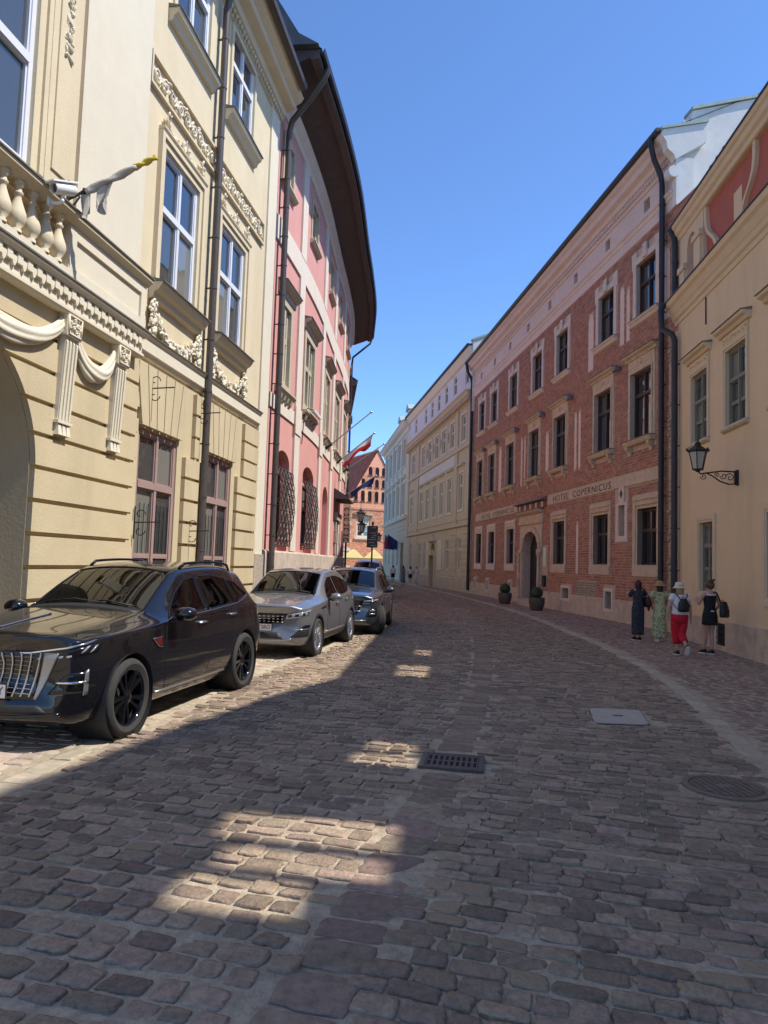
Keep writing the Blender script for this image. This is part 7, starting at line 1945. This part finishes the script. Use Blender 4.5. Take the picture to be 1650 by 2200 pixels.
for sg in (1, -1):
    an = lambda a, b, off=0.0, sg=sg: car.ang((1.45, sg * 0.28), sg * a, b, off)
    hl = car.add('headlight', car.patch(an, [(0.26, 0.745), (0.95, 0.80), (1.06, 0.885), (0.28, 0.825)], 12, 4, 0.006, 0.03), 'lamp_clear')
    car.add('lamp_shade', car.patch(an, [(0.36, 0.765), (0.9, 0.81), (0.96, 0.845), (0.38, 0.80)], 8, 3, 0.010, 0.01), 'black_gloss', hl)
    fg = car.add('bumper_intake', car.patch(an, [(0.46, 0.44), (0.92, 0.46), (0.90, 0.66), (0.60, 0.64)], 8, 5, 0.004, 0.02), 'black_gloss')
    for k in range(2): car.add('fog_light', car.patch(an, [(0.60, 0.50 + k * 0.08), (0.80, 0.505 + k * 0.08), (0.80, 0.54 + k * 0.08), (0.60, 0.535 + k * 0.08)], 3, 3, 0.012, 0.02), 'lamp_clear', fg)
car.add('grille', car.patch(fr, [(-0.40, 0.50), (0.40, 0.50), (0.56, 0.84), (-0.56, 0.84)], 16, 8, 0.008, 0.03), 'black_gloss')
car.add('grille_badge', car.line(fr, [(-0.16, 0.78), (-0.08, 0.66), (0.0, 0.76), (0.08, 0.66), (0.16, 0.78)], 0.014, 0.02, 6, 4), 'chrome')
for z in (0.58, 0.70): car.add('grille_bar', car.line(fr, [(-0.5, z), (0.5, z)], 0.010, 0.014, 6, 10), 'satin_silver')
car.add('front_skid', car.line(fr, [(-0.62, 0.36), (0.62, 0.36)], 0.016, 0.008, 6, 8), 'satin_silver')

# ---- white van further on
G_v = [([(1.30, 1.05), (0.35, 1.08), (0.35, 1.62), (0.70, 1.62), (1.0, 1.40)], 'car_glass_dark'), ([(0.22, 1.08), (-0.9, 1.08), (-0.9, 1.62), (0.22, 1.62)], 'car_glass_dark'), ([(-1.05, 1.08), (-2.0, 1.08), (-2.0, 1.6), (-1.05, 1.62)], 'car_glass_dark')]
dv = Vector((0.02, 1)).normalized(); nv = Vector((dv.y, -dv.x))
car = make_suv('parked_van', 'white passenger van parked beyond the dark grey SUV', (-0.72, 38.0, 0.012), math.atan2(-dv.y, -dv.x),
    dict(wb=3.10, R=0.33, W=1.90, H=1.95, fo=0.85, ro=1.0, hood=1.00, belt=1.03, cowl=1.55, rooff=0.85, roofr=-2.25, nose=0.90, paint='paint_white', glass=G_v, seams=[[(1.15, 1.0), (1.15, 0.4)], [(0.28, 1.05), (0.28, 0.4)]],
         handles=[(0.45, 0.95)], handle_mat='black_plastic', rim=('five', 'alloy'), mir=(1.15, 0.95, 1.12), trim='black_gloss'))
tag(car.root, cat='van')
fr = lambda a, b, off=0.0: car.front(a, b, off)
for sg in (1, -1):
    an = lambda a, b, off=0.0, sg=sg: car.ang((1.6, sg * 0.28), sg * a, b, off)
    car.add('headlight', car.patch(an, [(0.30, 0.68), (0.9, 0.72), (1.0, 0.90), (0.36, 0.80)], 8, 4, 0.006, 0.03), 'lamp_clear')
car.add('grille', car.patch(fr, [(-0.45, 0.5), (0.45, 0.5), (0.5, 0.78), (-0.5, 0.78)], 12, 4, 0.008, 0.03), 'black_gloss')
# ================================================================ PEOPLE
M('skin', (0.50, 0.30, 0.22), 0.55, 0.06, 20); M('hair_red', (0.055, 0.016, 0.014), 0.5, 0.3, 40); M('hair_brown', (0.035, 0.020, 0.013), 0.5, 0.3, 40); M('hair_blond', (0.42, 0.28, 0.14), 0.5, 0.25, 40); M('hair_bun', (0.10, 0.055, 0.03), 0.5, 0.35, 40)
M('cloth_black', (0.012, 0.012, 0.013), 0.8, 0.1, 20); M('cloth_white', (0.72, 0.69, 0.66), 0.85, 0.05, 10); M('cloth_red', (0.52, 0.012, 0.03), 0.8, 0.1, 10); M('straw', (0.42, 0.28, 0.14), 0.85, 0.15, 60); M('hat_cream', (0.68, 0.60, 0.44), 0.85, 0.08, 60)
M('cloth_blue', (0.10, 0.13, 0.20), 0.85, 0.1, 10); M('shoe_white', (0.70, 0.70, 0.68), 0.6, 0.05); M('leather_black', (0.014, 0.014, 0.015), 0.4, 0.1, 30)
def dotted(name, base, dot, scale, thr, dot2=None):
    m = M(name, base, 0.85, 0.08, 10); nt = m.node_tree; b = nt.nodes['Principled BSDF']
    src = b.inputs['Base Color'].links[0].from_socket
    tc = nt.nodes.new('ShaderNodeTexCoord'); v = nt.nodes.new('ShaderNodeTexVoronoi'); v.inputs['Scale'].default_value = scale; nt.links.new(tc.outputs['Object'], v.inputs['Vector'])
    mr = nt.nodes.new('ShaderNodeMath'); mr.operation = 'LESS_THAN'; mr.inputs[1].default_value = thr; nt.links.new(v.outputs['Distance'], mr.inputs[0])
    mx = nt.nodes.new('ShaderNodeMix'); mx.data_type = 'RGBA'; mx.inputs[7].default_value = (*dot, 1); nt.links.new(mr.outputs[0], mx.inputs[0]); nt.links.new(src, mx.inputs[6])
    if dot2:
        r2 = nt.nodes.new('ShaderNodeMix'); r2.data_type = 'RGBA'; r2.inputs[6].default_value = (*dot, 1); r2.inputs[7].default_value = (*dot2, 1)
        sp = nt.nodes.new('ShaderNodeSeparateColor'); nt.links.new(v.outputs['Color'], sp.inputs[0]); nt.links.new(sp.outputs[0], r2.inputs[0]); nt.links.new(r2.outputs[2], mx.inputs[7])
    nt.links.new(mx.outputs[2], b.inputs['Base Color'])
dotted('dress_dotted', (0.030, 0.033, 0.045), (0.20, 0.21, 0.24), 38, 0.22); dotted('dress_floral', (0.50, 0.52, 0.30), (0.16, 0.24, 0.10), 17, 0.40, (0.30, 0.26, 0.12))

def skin_body(name, parent, J, mat='skin'):
    """J: dict name->(pos, radius, parent)"""
    names = list(J); idx = {n: i for i, n in enumerate(names)}
    me = bpy.data.meshes.new(name); me.from_pydata([J[n][0] for n in names], [(idx[n], idx[J[n][2]]) for n in names if J[n][2]], [])
    o = bpy.data.objects.new('tmp_skin', me); COL.objects.link(o)
    md = o.modifiers.new('skin', 'SKIN'); md.use_smooth_shade = True
    sv = me.skin_vertices[0].data
    for n in names:
        r = J[n][1]; sv[idx[n]].radius = (r, r) if not isinstance(r, tuple) else r
    sv[idx['pelvis']].use_root = True
    ss = o.modifiers.new('sub', 'SUBSURF'); ss.levels = 2; ss.render_levels = 2
    bpy.context.view_layer.update()
    m2 = bpy.data.meshes.new_from_object(o.evaluated_get(bpy.context.evaluated_depsgraph_get())); m2.name = name
    bpy.data.objects.remove(o, do_unlink=True)
    m2.shade_smooth(); m2.materials.clear(); m2.materials.append(MATS[mat])
    return link(name, m2, parent)
def ring(c, rx, ry, n=22, fold=0.0, nf=7, ph=0.0, tilt=0.0):
    out = []
    for k in range(n):
        t = 2 * math.pi * k / n; f = 1 + fold * math.sin(nf * t + ph)
        out.append((c[0] + rx * f * math.cos(t), c[1] + ry * f * math.sin(t), c[2] + tilt * math.sin(t)))
    return out
def pose(s=1.0, arms=((0.21, 0.0, 1.14, 0.22, 0.05, 0.90), (-0.21, 0.0, 1.14, -0.22, 0.05, 0.90)), legs=((0.09, 0.06, 0.50, 0.09, 0.02, 0.08), (-0.09, 0.0, 0.50, -0.09, -0.12, 0.09)), fing=True, head_turn=0.0):
    J = {'pelvis': ((0, 0, 0.94), (0.135, 0.10), None), 'waist': ((0, 0, 1.07), (0.115, 0.085), 'pelvis'), 'chest': ((0, 0, 1.24), (0.13, 0.095), 'waist'), 'neckbase': ((0, -0.005, 1.385), (0.075, 0.06), 'chest'), 'neck': ((0, 0.005, 1.44), 0.048, 'neckbase'),
         'skull': ((0, 0.015, 1.52), (0.072, 0.085), 'neck'), 'crown': ((0, 0.01, 1.60), (0.062, 0.075), 'skull')}
    for sd_, (ex, ey, ez, wx, wy, wz) in zip(('r', 'l'), arms):
        sg = 1 if sd_ == 'r' else -1
        J['sh' + sd_] = ((sg * 0.155, 0, 1.345), 0.055, 'neckbase'); J['el' + sd_] = ((ex, ey, ez), 0.036, 'sh' + sd_); J['wr' + sd_] = ((wx, wy, wz), 0.026, 'el' + sd_)
        d = (Vector((wx, wy, wz)) - Vector((ex, ey, ez))).normalized(); w_ = Vector((wx, wy, wz)); pm = w_ + d * 0.065
        J['pa' + sd_] = (tuple(pm), (0.034, 0.018), 'wr' + sd_)
        if fing:
            fwd = Vector((0, 1, 0)); fwd = (fwd - d * fwd.dot(d)).normalized() if abs(d.y) < 0.95 else Vector((1, 0, 0))
            for k, ln in enumerate((0.066, 0.074, 0.070, 0.055)):
                b0 = pm + fwd * (0.030 - 0.02 * k) + d * 0.018
                J['f%d%s' % (k, sd_)] = (tuple(b0), 0.009, 'pa' + sd_); m1 = b0 + d * ln * 0.55; J['g%d%s' % (k, sd_)] = (tuple(m1), 0.008, 'f%d%s' % (k, sd_))
                J['h%d%s' % (k, sd_)] = (tuple(m1 + d * ln * 0.4 - Vector((sg * 0.016, 0, 0))), 0.007, 'g%d%s' % (k, sd_))
            tb = w_ + d * 0.03 + fwd * 0.026; J['t0' + sd_] = (tuple(tb), 0.011, 'pa' + sd_); J['t1' + sd_] = (tuple(tb + d * 0.045 + fwd * 0.022), 0.009, 't0' + sd_)
    for sd_, (kx, ky, kz, ax, ay, az) in zip(('r', 'l'), legs):
        sg = 1 if sd_ == 'r' else -1
        J['hp' + sd_] = ((sg * 0.085, 0, 0.86), (0.085, 0.085), 'pelvis'); J['kn' + sd_] = ((kx, ky, kz), 0.053, 'hp' + sd_)
        mid_ = (Vector((kx, ky, kz)) * 0.62 + Vector((ax, ay, az)) * 0.38); J['ca' + sd_] = ((mid_.x, mid_.y - 0.012, mid_.z), 0.050, 'kn' + sd_); J['an' + sd_] = ((ax, ay, az), 0.034, 'ca' + sd_)
    return {k: ((p[0] * s, p[1] * s, p[2] * s), (r[0] * s, r[1] * s) if isinstance(r, tuple) else r * s, q) for k, (p, r, q) in J.items()}
def shoe(parent, c, yaw, pitch, s, mat, sole='shoe_white'):
    m = MB(); R = Matrix.Rotation(yaw, 3, 'Z') @ Matrix.Rotation(pitch, 3, 'X'); rows = []
    for y, hw, h in ((-0.065, 0.030, 0.055), (-0.05, 0.036, 0.085), (0.0, 0.038, 0.085), (0.06, 0.044, 0.058), (0.12, 0.044, 0.042), (0.155, 0.030, 0.030)):
        rows.append([Vector(c) + R @ Vector((hw * q * s, y * s, z * h * s + 0.012 * s - 0.085 * s)) for q, z in ((-1, 0), (-0.9, 0.6), (-0.5, 1), (0.5, 1), (0.9, 0.6), (1, 0))])
    m.loft(rows); sh = obj('shoe', m, mat, parent, smooth=True)
    m = MB(); rows = []
    for y, hw in ((-0.07, 0.030), (-0.05, 0.040), (0.06, 0.047), (0.12, 0.046), (0.16, 0.030)):
        rows.append([Vector(c) + R @ Vector((hw * q * s, y * s, z * s - 0.085 * s)) for q, z in ((-1, -0.008), (-1, 0.016), (1, 0.016), (1, -0.008))])
    m.loft(rows); obj('sole', m, sole, sh)
def tube_between(m, pts, rs, n=12):
    m.tube([Vector(p) for p in pts], list(rs), n)
def long_hair(parent, s, mat, length=0.38, wd=0.085, hy=0.0):
    m = MB(); rows = []
    for i in range(12):
        t = i / 11; z = 1.655 - t * (length + 0.1); r = wd * (0.35 if i == 0 else (0.85 if i == 1 else 1.0)) * (1 - 0.25 * max(0, t - 0.5))
        rows.append([(x * s, y * s, zz * s) for x, y, zz in ring((0, -0.012 - 0.035 * min(1, t * 1.5) + hy, z), r, r * (0.95 if t < 0.35 else 0.5), 20, 0.05, 9, t * 3)])
    m.loft(rows); return obj('hair', m, mat, parent, smooth=True)
def hat(parent, s, mat, r0, rb, z, droop, h=0.11, band=None):
    m = MB(); prof = [(0.001, z + h), (r0 * 0.6, z + h * 0.98), (r0 * 0.9, z + h * 0.8), (r0, z + h * 0.3), (r0 * 1.03, z), (rb * 0.7, z - droop * 0.4), (rb, z - droop), (rb * 0.99, z - droop - 0.006), (r0 * 1.02, z - 0.008), (r0 * 0.96, z + h * 0.3)]
    m.lathe([(r * s, zz * s) for r, zz in prof], 28, lambda x, y, zz: (x, y - 0.0, zz)); o = obj('hat', m, mat, parent, smooth=True)
    if band:
        m = MB(); m.lathe([(r0 * 1.01 * s, (z + 0.002) * s), (r0 * 1.045 * s, (z + 0.004) * s), (r0 * 1.035 * s, (z + 0.03) * s), (r0 * 0.99 * s, (z + 0.03) * s)], 28); obj('hat_band', m, band, o, smooth=True)
def dress(parent, s, mat, spec, fold=0.06):
    m = MB(); rows = []
    for i, (z, rx, ry, cy) in enumerate(spec):
        f = fold * max(0, (1.0 - z)) / 1.0
        rows.append([(x * s, y * s, zz * s) for x, y, zz in ring((0, cy, z), rx, ry, 40, f, 7, i * 0.35)])
    m.loft(rows, True); return obj('dress', m, mat, parent, smooth=True)
def sleeve(parent, s, J, sd_, mat, f=0.5, r0=0.068, r1=0.058):
    a = Vector(J['sh' + sd_][0]); b = Vector(J['el' + sd_][0]); inn = Vector((a.x * 0.55, a.y, a.z + 0.005))
    m = MB(); tube_between(m, [inn, a, a.lerp(b, f * 0.5), a.lerp(b, f)], [r0 * 0.9 * s, r0 * s, (r0 + r1) / 2 * s, r1 * s], 12); return obj('sleeve', m, mat, parent, smooth=True)
def backpack(name, label, P_, s, loc, rz, wd=0.13, hh=0.30, dp=0.11):
    o = tag(empty(name, loc, rz), label, 'backpack'); m = MB(); rows = []
    for i in range(9):
        t = i / 8; z = -hh / 2 + hh * t; r = 1 - 0.35 * max(0, t - 0.6) / 0.4 * 1.3 if t > 0.6 else (0.92 if i == 0 else 1)
        rows.append([(q[0], q[1], z) for q in ring((0, -dp / 2, 0), wd * r, dp * 0.55 * r, 18)])
    m.loft(rows); bo = obj('bag_body', m, 'leather_black', o, smooth=True)
    m = MB(); rows = []
    for i in range(5):
        t = i / 4; z = -hh / 2 + 0.02 + hh * 0.45 * t; rows.append([(q[0], q[1], z) for q in ring((0, -dp * 0.95, 0), wd * 0.75, dp * 0.22, 14)])
    m.loft(rows); obj('front_pocket', m, 'leather_black', o, smooth=True)
    m = MB(); m.tube([(0.03 * math.cos(t * 0.4), -0.03, hh / 2 + 0.035 * math.sin(t * 0.4)) for t in range(9)], 0.007, 6); obj('carry_loop', m, 'leather_black', o)
    return o
def strap(parent, pts, r=0.009):
    m = MB(); m.tube(crom([Vector(p) for p in pts], 6), r, 6); obj('strap', m, 'leather_black', parent, smooth=True)

ZG = 0.016
# 1: dark dotted dress, long red-brown hair
h = 1.55 / 1.68; s = h
p1_ = tag(empty('person', (6.49, 18.35, ZG), 0.05), 'person with long red-brown hair in a dark dotted ankle-length dress walking away', 'person', 'people walking along the footway')
J = pose(s, arms=((0.25, 0.10, 1.22, 0.40, 0.16, 1.10), (-0.22, 0.10, 1.16, -0.17, 0.26, 1.26)), legs=((0.07, 0.02, 0.49, 0.05, 0.0, 0.095), (-0.06, 0.05, 0.50, -0.05, 0.10, 0.095)))
skin_body('body', p1_, J)
dress(p1_, s, 'dress_dotted', [(1.39, 0.10, 0.075, 0), (1.35, 0.150, 0.095, 0), (1.22, 0.145, 0.105, 0), (1.08, 0.130, 0.098, 0), (0.98, 0.150, 0.112, -0.005), (0.86, 0.172, 0.125, -0.01), (0.65, 0.172, 0.125, -0.005), (0.45, 0.170, 0.125, 0.0), (0.25, 0.165, 0.125, 0.0), (0.17, 0.163, 0.125, 0.0)])
for q in 'rl': sleeve(p1_, s, J, q, 'dress_dotted', 0.75)
long_hair(p1_, s, 'hair_red', 0.42, 0.092)
shoe(p1_, (0.05 * s, 0.0, 0.095 * s), 0, 0, s, 'cloth_black'); shoe(p1_, (-0.05 * s, 0.10 * s, 0.095 * s), 0, 0, s, 'cloth_black')
b1 = tag(empty('shoulder_bag', (6.49 + 0.19, 18.33, ZG + 0.98), 0.4), 'black leather shoulder bag of the person in the dark dotted dress', 'bag')
m = MB(); m.loft([[(x, y, z) for x, y, z in ring((0, 0, zz), 0.055 * f, 0.15 * f, 16)] for zz, f in ((-0.13, 0.85), (-0.10, 1), (0.05, 0.95), (0.12, 0.75))]); obj('bag_body', m, 'leather_black', b1, smooth=True)
strap(b1, [(0, -0.12, 0.10), (-0.06, -0.09, 0.25), (-0.14, -0.02, 0.36), (-0.08, 0.08, 0.26), (0, 0.12, 0.10)], 0.010)
r1 = tag(empty('red_shawl', (6.49 + 0.36, 18.47, ZG + 0.98)), 'bright red cloth carried over the arm between the two long dresses', 'shawl')
m = MB(); m.grid([[(0.02 * math.sin(i * 1.3 + k * 0.7) - 0.06 + 0.10 * i / 7, 0.06 * math.sin(k * 0.9), 0.10 - 0.36 * k / 8 * (0.7 + 0.3 * math.sin(i))) for k in range(9)] for i in range(8)]); obj('cloth', m, 'cloth_red', r1, smooth=True)
# 2: straw hat and green floral dress
s = 1.52 / 1.68
p2_ = tag(empty('person', (7.02, 18.30, ZG), -0.05), 'person in a wide straw hat and long green floral dress walking away', 'person', 'people walking along the footway')
J = pose(s, arms=((0.24, 0.06, 1.16, 0.20, 0.20, 1.02), (-0.25, 0.06, 1.18, -0.32, 0.18, 1.05)), legs=((0.06, 0.06, 0.50, 0.05, 0.10, 0.095), (-0.06, 0.0, 0.49, -0.06, -0.02, 0.095)))
skin_body('body', p2_, J)
dress(p2_, s, 'dress_floral', [(1.40, 0.09, 0.07, 0), (1.36, 0.155, 0.095, 0), (1.24, 0.155, 0.110, 0), (1.06, 0.138, 0.100, 0), (0.98, 0.155, 0.115, -0.005), (0.86, 0.178, 0.130, -0.01), (0.6, 0.180, 0.140, 0.0), (0.35, 0.190, 0.15, 0.0), (0.16, 0.200, 0.16, 0.0), (0.12, 0.202, 0.16, 0.0)], 0.10)
for q in 'rl': sleeve(p2_, s, J, q, 'dress_floral', 0.9, 0.075, 0.085)
long_hair(p2_, s, 'hair_brown', 0.30, 0.088); hat(p2_, s, 'straw', 0.098, 0.215, 1.585, 0.035, 0.10, 'straw')
shoe(p2_, (0.05 * s, 0.10 * s, 0.095 * s), 0, 0, s, 'shoe_white'); shoe(p2_, (-0.06 * s, -0.02 * s, 0.095 * s), 0.1, 0, s, 'shoe_white')
# 3: cream hat, white shirt, red trousers
s = 1.54 / 1.68
p3_ = tag(empty('person', (6.33, 15.40, ZG), -0.06), 'person in cream bucket hat, white shirt and red cropped trousers mid-stride', 'person', 'people walking along the footway')
LG = ((0.075, 0.12, 0.50, 0.06, 0.10, 0.095), (-0.06, 0.02, 0.48, -0.015, -0.26, 0.26))
LG = ((0.05, 0.02, 0.48, 0.07, -0.26, 0.22), (-0.05, 0.10, 0.50, -0.02, 0.06, 0.095))
J = pose(s, arms=((0.235, -0.03, 1.10, 0.255, 0.0, 0.86), (-0.245, -0.02, 1.10, -0.265, 0.04, 0.86)), legs=LG)
J = {k: (p, tuple(x * 1.12 for x in r) if isinstance(r, tuple) else r * 1.08, q) for k, (p, r, q) in J.items()}
skin_body('body', p3_, J)
m = MB(); m.loft([[(x * s, y * s, z * s) for x, y, z in ring((0, cy, zz), rx, ry, 24)] for zz, rx, ry, cy in ((1.405, 0.075, 0.065, 0), (1.385, 0.12, 0.085, 0), (1.34, 0.175, 0.105, 0), (1.22, 0.172, 0.125, 0), (1.08, 0.165, 0.125, 0), (0.98, 0.178, 0.14, 0), (0.93, 0.182, 0.145, -0.005))]); obj('shirt', m, 'cloth_white', p3_, smooth=True)
for q in 'rl': sleeve(p3_, s, J, q, 'cloth_white', 0.42, 0.082, 0.072)
m = MB(); m.loft([[(x * s, y * s, z * s) for x, y, z in ring((0, cy, zz), rx, ry, 24)] for zz, rx, ry, cy in ((0.96, 0.178, 0.138, 0), (0.90, 0.192, 0.155, -0.01), (0.82, 0.190, 0.155, -0.01), (0.76, 0.170, 0.14, 0), (0.73, 0.12, 0.11, 0))]); tr = obj('trousers', m, 'cloth_red', p3_, smooth=True)
for sg, (kx, ky, kz, ax, ay, az) in zip((1, -1), LG):
    a_, k_, e_ = Vector((sg * 0.085, -0.005, 0.86)), Vector((kx, ky, kz)), Vector((ax, ay, az))
    m = MB(); tube_between(m, [q * s for q in (a_, a_.lerp(k_, 0.5), k_, k_.lerp(e_, 0.35), k_.lerp(e_, 0.62))], [q * s for q in (0.112, 0.112, 0.095, 0.088, 0.082)], 16); obj('trouser_leg', m, 'cloth_red', p3_, smooth=True)
long_hair(p3_, s, 'hair_blond', 0.14, 0.085); hat(p3_, s, 'hat_cream', 0.100, 0.150, 1.60, 0.055, 0.085)
shoe(p3_, (0.07 * s, -0.26 * s, 0.22 * s), 0.05, -1.05, s, 'cloth_black'); shoe(p3_, (-0.02 * s, 0.06 * s, 0.095 * s), 0.05, 0, s, 'cloth_black')
bp = backpack('small_backpack', 'small black rounded backpack worn over the white shirt', p3_, s, (6.345, 15.40 - 0.135, ZG + 1.06), -0.06, 0.115, 0.27, 0.10)
for sg in (1, -1): strap(bp, [(sg * 0.05, 0.0, 0.12), (sg * 0.10, 0.02, 0.20), (sg * 0.115, 0.10, 0.235), (sg * 0.12, 0.20, 0.17)], 0.011); strap(bp, [(sg * 0.09, -0.02, -0.10), (sg * 0.15, 0.03, -0.03), (sg * 0.17, 0.12, 0.05)], 0.008)
# 4: black dress, bare legs, hair in a bun
s = 1.61 / 1.68
p4_ = tag(empty('person', (7.13, 15.75, ZG), 0.10), 'person with bun in a short black dress and black sneakers walking away', 'person', 'people walking along the footway')
J = pose(s, arms=((0.235, 0.0, 1.12, 0.19, 0.16, 0.95), (-0.225, 0.06, 1.12, -0.20, 0.20, 1.20)), legs=((0.055, 0.03, 0.49, 0.05, 0.0, 0.095), (-0.05, 0.07, 0.50, -0.045, 0.16, 0.095)))
skin_body('body', p4_, J)
dress(p4_, s, 'cloth_black', [(1.335, 0.135, 0.095, 0.0), (1.30, 0.150, 0.105, 0), (1.20, 0.142, 0.108, 0), (1.06, 0.124, 0.098, 0), (0.98, 0.145, 0.112, -0.005), (0.86, 0.172, 0.135, -0.01), (0.72, 0.175, 0.14, -0.005), (0.665, 0.176, 0.14, 0.0)], 0.03)
m = MB(); m.loft([[(x * s, y * s, z * s) for x, y, z in ring((0, 0, zz), rx, ry, 24)] for zz, rx, ry in ((1.325, 0.140, 0.100), (1.355, 0.137, 0.097))], False); obj('white_top', m, 'cloth_white', p4_, smooth=True)
for sg in (1, -1):
    m = MB(); m.tube([Vector(q) * s for q in ((sg * 0.085, -0.085, 1.34), (sg * 0.10, -0.065, 1.395), (sg * 0.10, 0.0, 1.41), (sg * 0.09, 0.08, 1.34))], 0.008, 6); obj('shoulder_strap', m, 'cloth_white', p4_)
m = MB(); m.box(-0.05, 0.02, -0.145, -0.135, 0.925, 0.95); obj('belt_tag', m, 'cloth_white', p4_)
m = MB(); m.loft([[(x * s, y * s, z * s) for x, y, z in ring((0, cy, zz), r, r * 1.1, 18, 0.05, 6, zz * 20)] for zz, r, cy in ((1.665, 0.03, 0), (1.65, 0.07, 0), (1.60, 0.095, -0.005), (1.54, 0.095, -0.015), (1.49, 0.07, -0.025), (1.47, 0.04, -0.03))]); obj('hair', m, 'hair_bun', p4_, smooth=True)
m = MB(); rnd = random.Random(3)
for _ in range(26): m.blob((rnd.gauss(0, .022) * s, (-0.055 + rnd.gauss(0, .02)) * s, (1.65 + rnd.gauss(0, .02)) * s), 0.03, 0.03, 0.028, 6, 4)
obj('hair_bun', m, 'hair_bun', p4_, smooth=True, recalc=False)
shoe(p4_, (0.05 * s, 0.0, 0.095 * s), 0, 0, s, 'cloth_black'); shoe(p4_, (-0.045 * s, 0.16 * s, 0.095 * s), 0.15, 0, s, 'cloth_black')
bp = backpack('shoulder_backpack', 'black backpack slung over one shoulder of the person in the short black dress', p4_, s, (7.13 + 0.215, 15.66, ZG + 0.98), 0.45, 0.12, 0.34, 0.13)
strap(bp, [(-0.02, 0.0, 0.14), (-0.07, 0.02, 0.26), (-0.11, 0.05, 0.36), (-0.12, 0.14, 0.33), (-0.10, 0.19, 0.20)], 0.016)

# people further down the street
def far_person(x, y, hgt, lb, top, bottom, skirt, hairm, seed, bag=None):
    s = hgt / 1.68; o = tag(empty('person', (x, y, ZG), random.uniform(-.3, .3)), lb, 'person', 'people far down the street')
    J = pose(s, fing=False); skin_body('body', o, J)
    if skirt == 'long':
        dress(o, s, top, [(1.40, 0.09, 0.07, 0), (1.36, 0.15, 0.1, 0), (1.1, 0.14, 0.1, 0), (0.9, 0.17, 0.13, 0), (0.4, 0.2, 0.16, 0), (0.12, 0.22, 0.17, 0)])
    else:
        m = MB(); m.loft([[(a * s, b * s, c * s) for a, b, c in ring((0, 0, zz), rx, ry, 18)] for zz, rx, ry in ((1.40, 0.09, 0.07), (1.35, 0.16, 0.1), (1.15, 0.15, 0.11), (0.93, 0.16, 0.12))]); obj('shirt', m, top, o, smooth=True)
        lo = 0.62 if skirt == 'short' else 0.15
        m = MB(); m.loft([[(a * s, b * s, c * s) for a, b, c in ring((0, 0, zz), rx, ry, 18)] for zz, rx, ry in ((0.97, 0.155, 0.12), (0.85, 0.175, 0.13), (lo, 0.17 if skirt == 'short' else 0.15, 0.13))]); obj('skirt' if skirt == 'short' else 'trousers', m, bottom, o, smooth=True)
        for q in 'rl': sleeve(o, s, J, q, top, 0.45)
    long_hair(o, s, hairm, 0.12 if seed % 2 else 0.3, 0.088)
    for ax, ay in ((0.09, 0.02), (-0.09, -0.12)): shoe(o, (ax * s, ay * s, 0.095 * s), 0, 0, s, 'shoe_white')
far_person(0.92, 61.5, 1.68, 'distant person in white shirt and dark shorts with a black bag', 'cloth_white', 'cloth_black', 'short', 'hair_brown', 1)
far_person(1.92, 65.5, 1.66, 'distant person in a long blue-grey dress near the pale green house', 'cloth_blue', 'cloth_blue', 'long', 'hair_brown', 2)
far_person(2.42, 62.0, 1.62, 'distant person with long dark hair, white top and black skirt', 'cloth_white', 'cloth_black', 'short', 'hair_brown', 4)
far_person(2.96, 62.5, 1.64, 'distant person dressed all in white beside the tan house', 'cloth_white', 'cloth_white', 'trousers', 'hair_blond', 3)
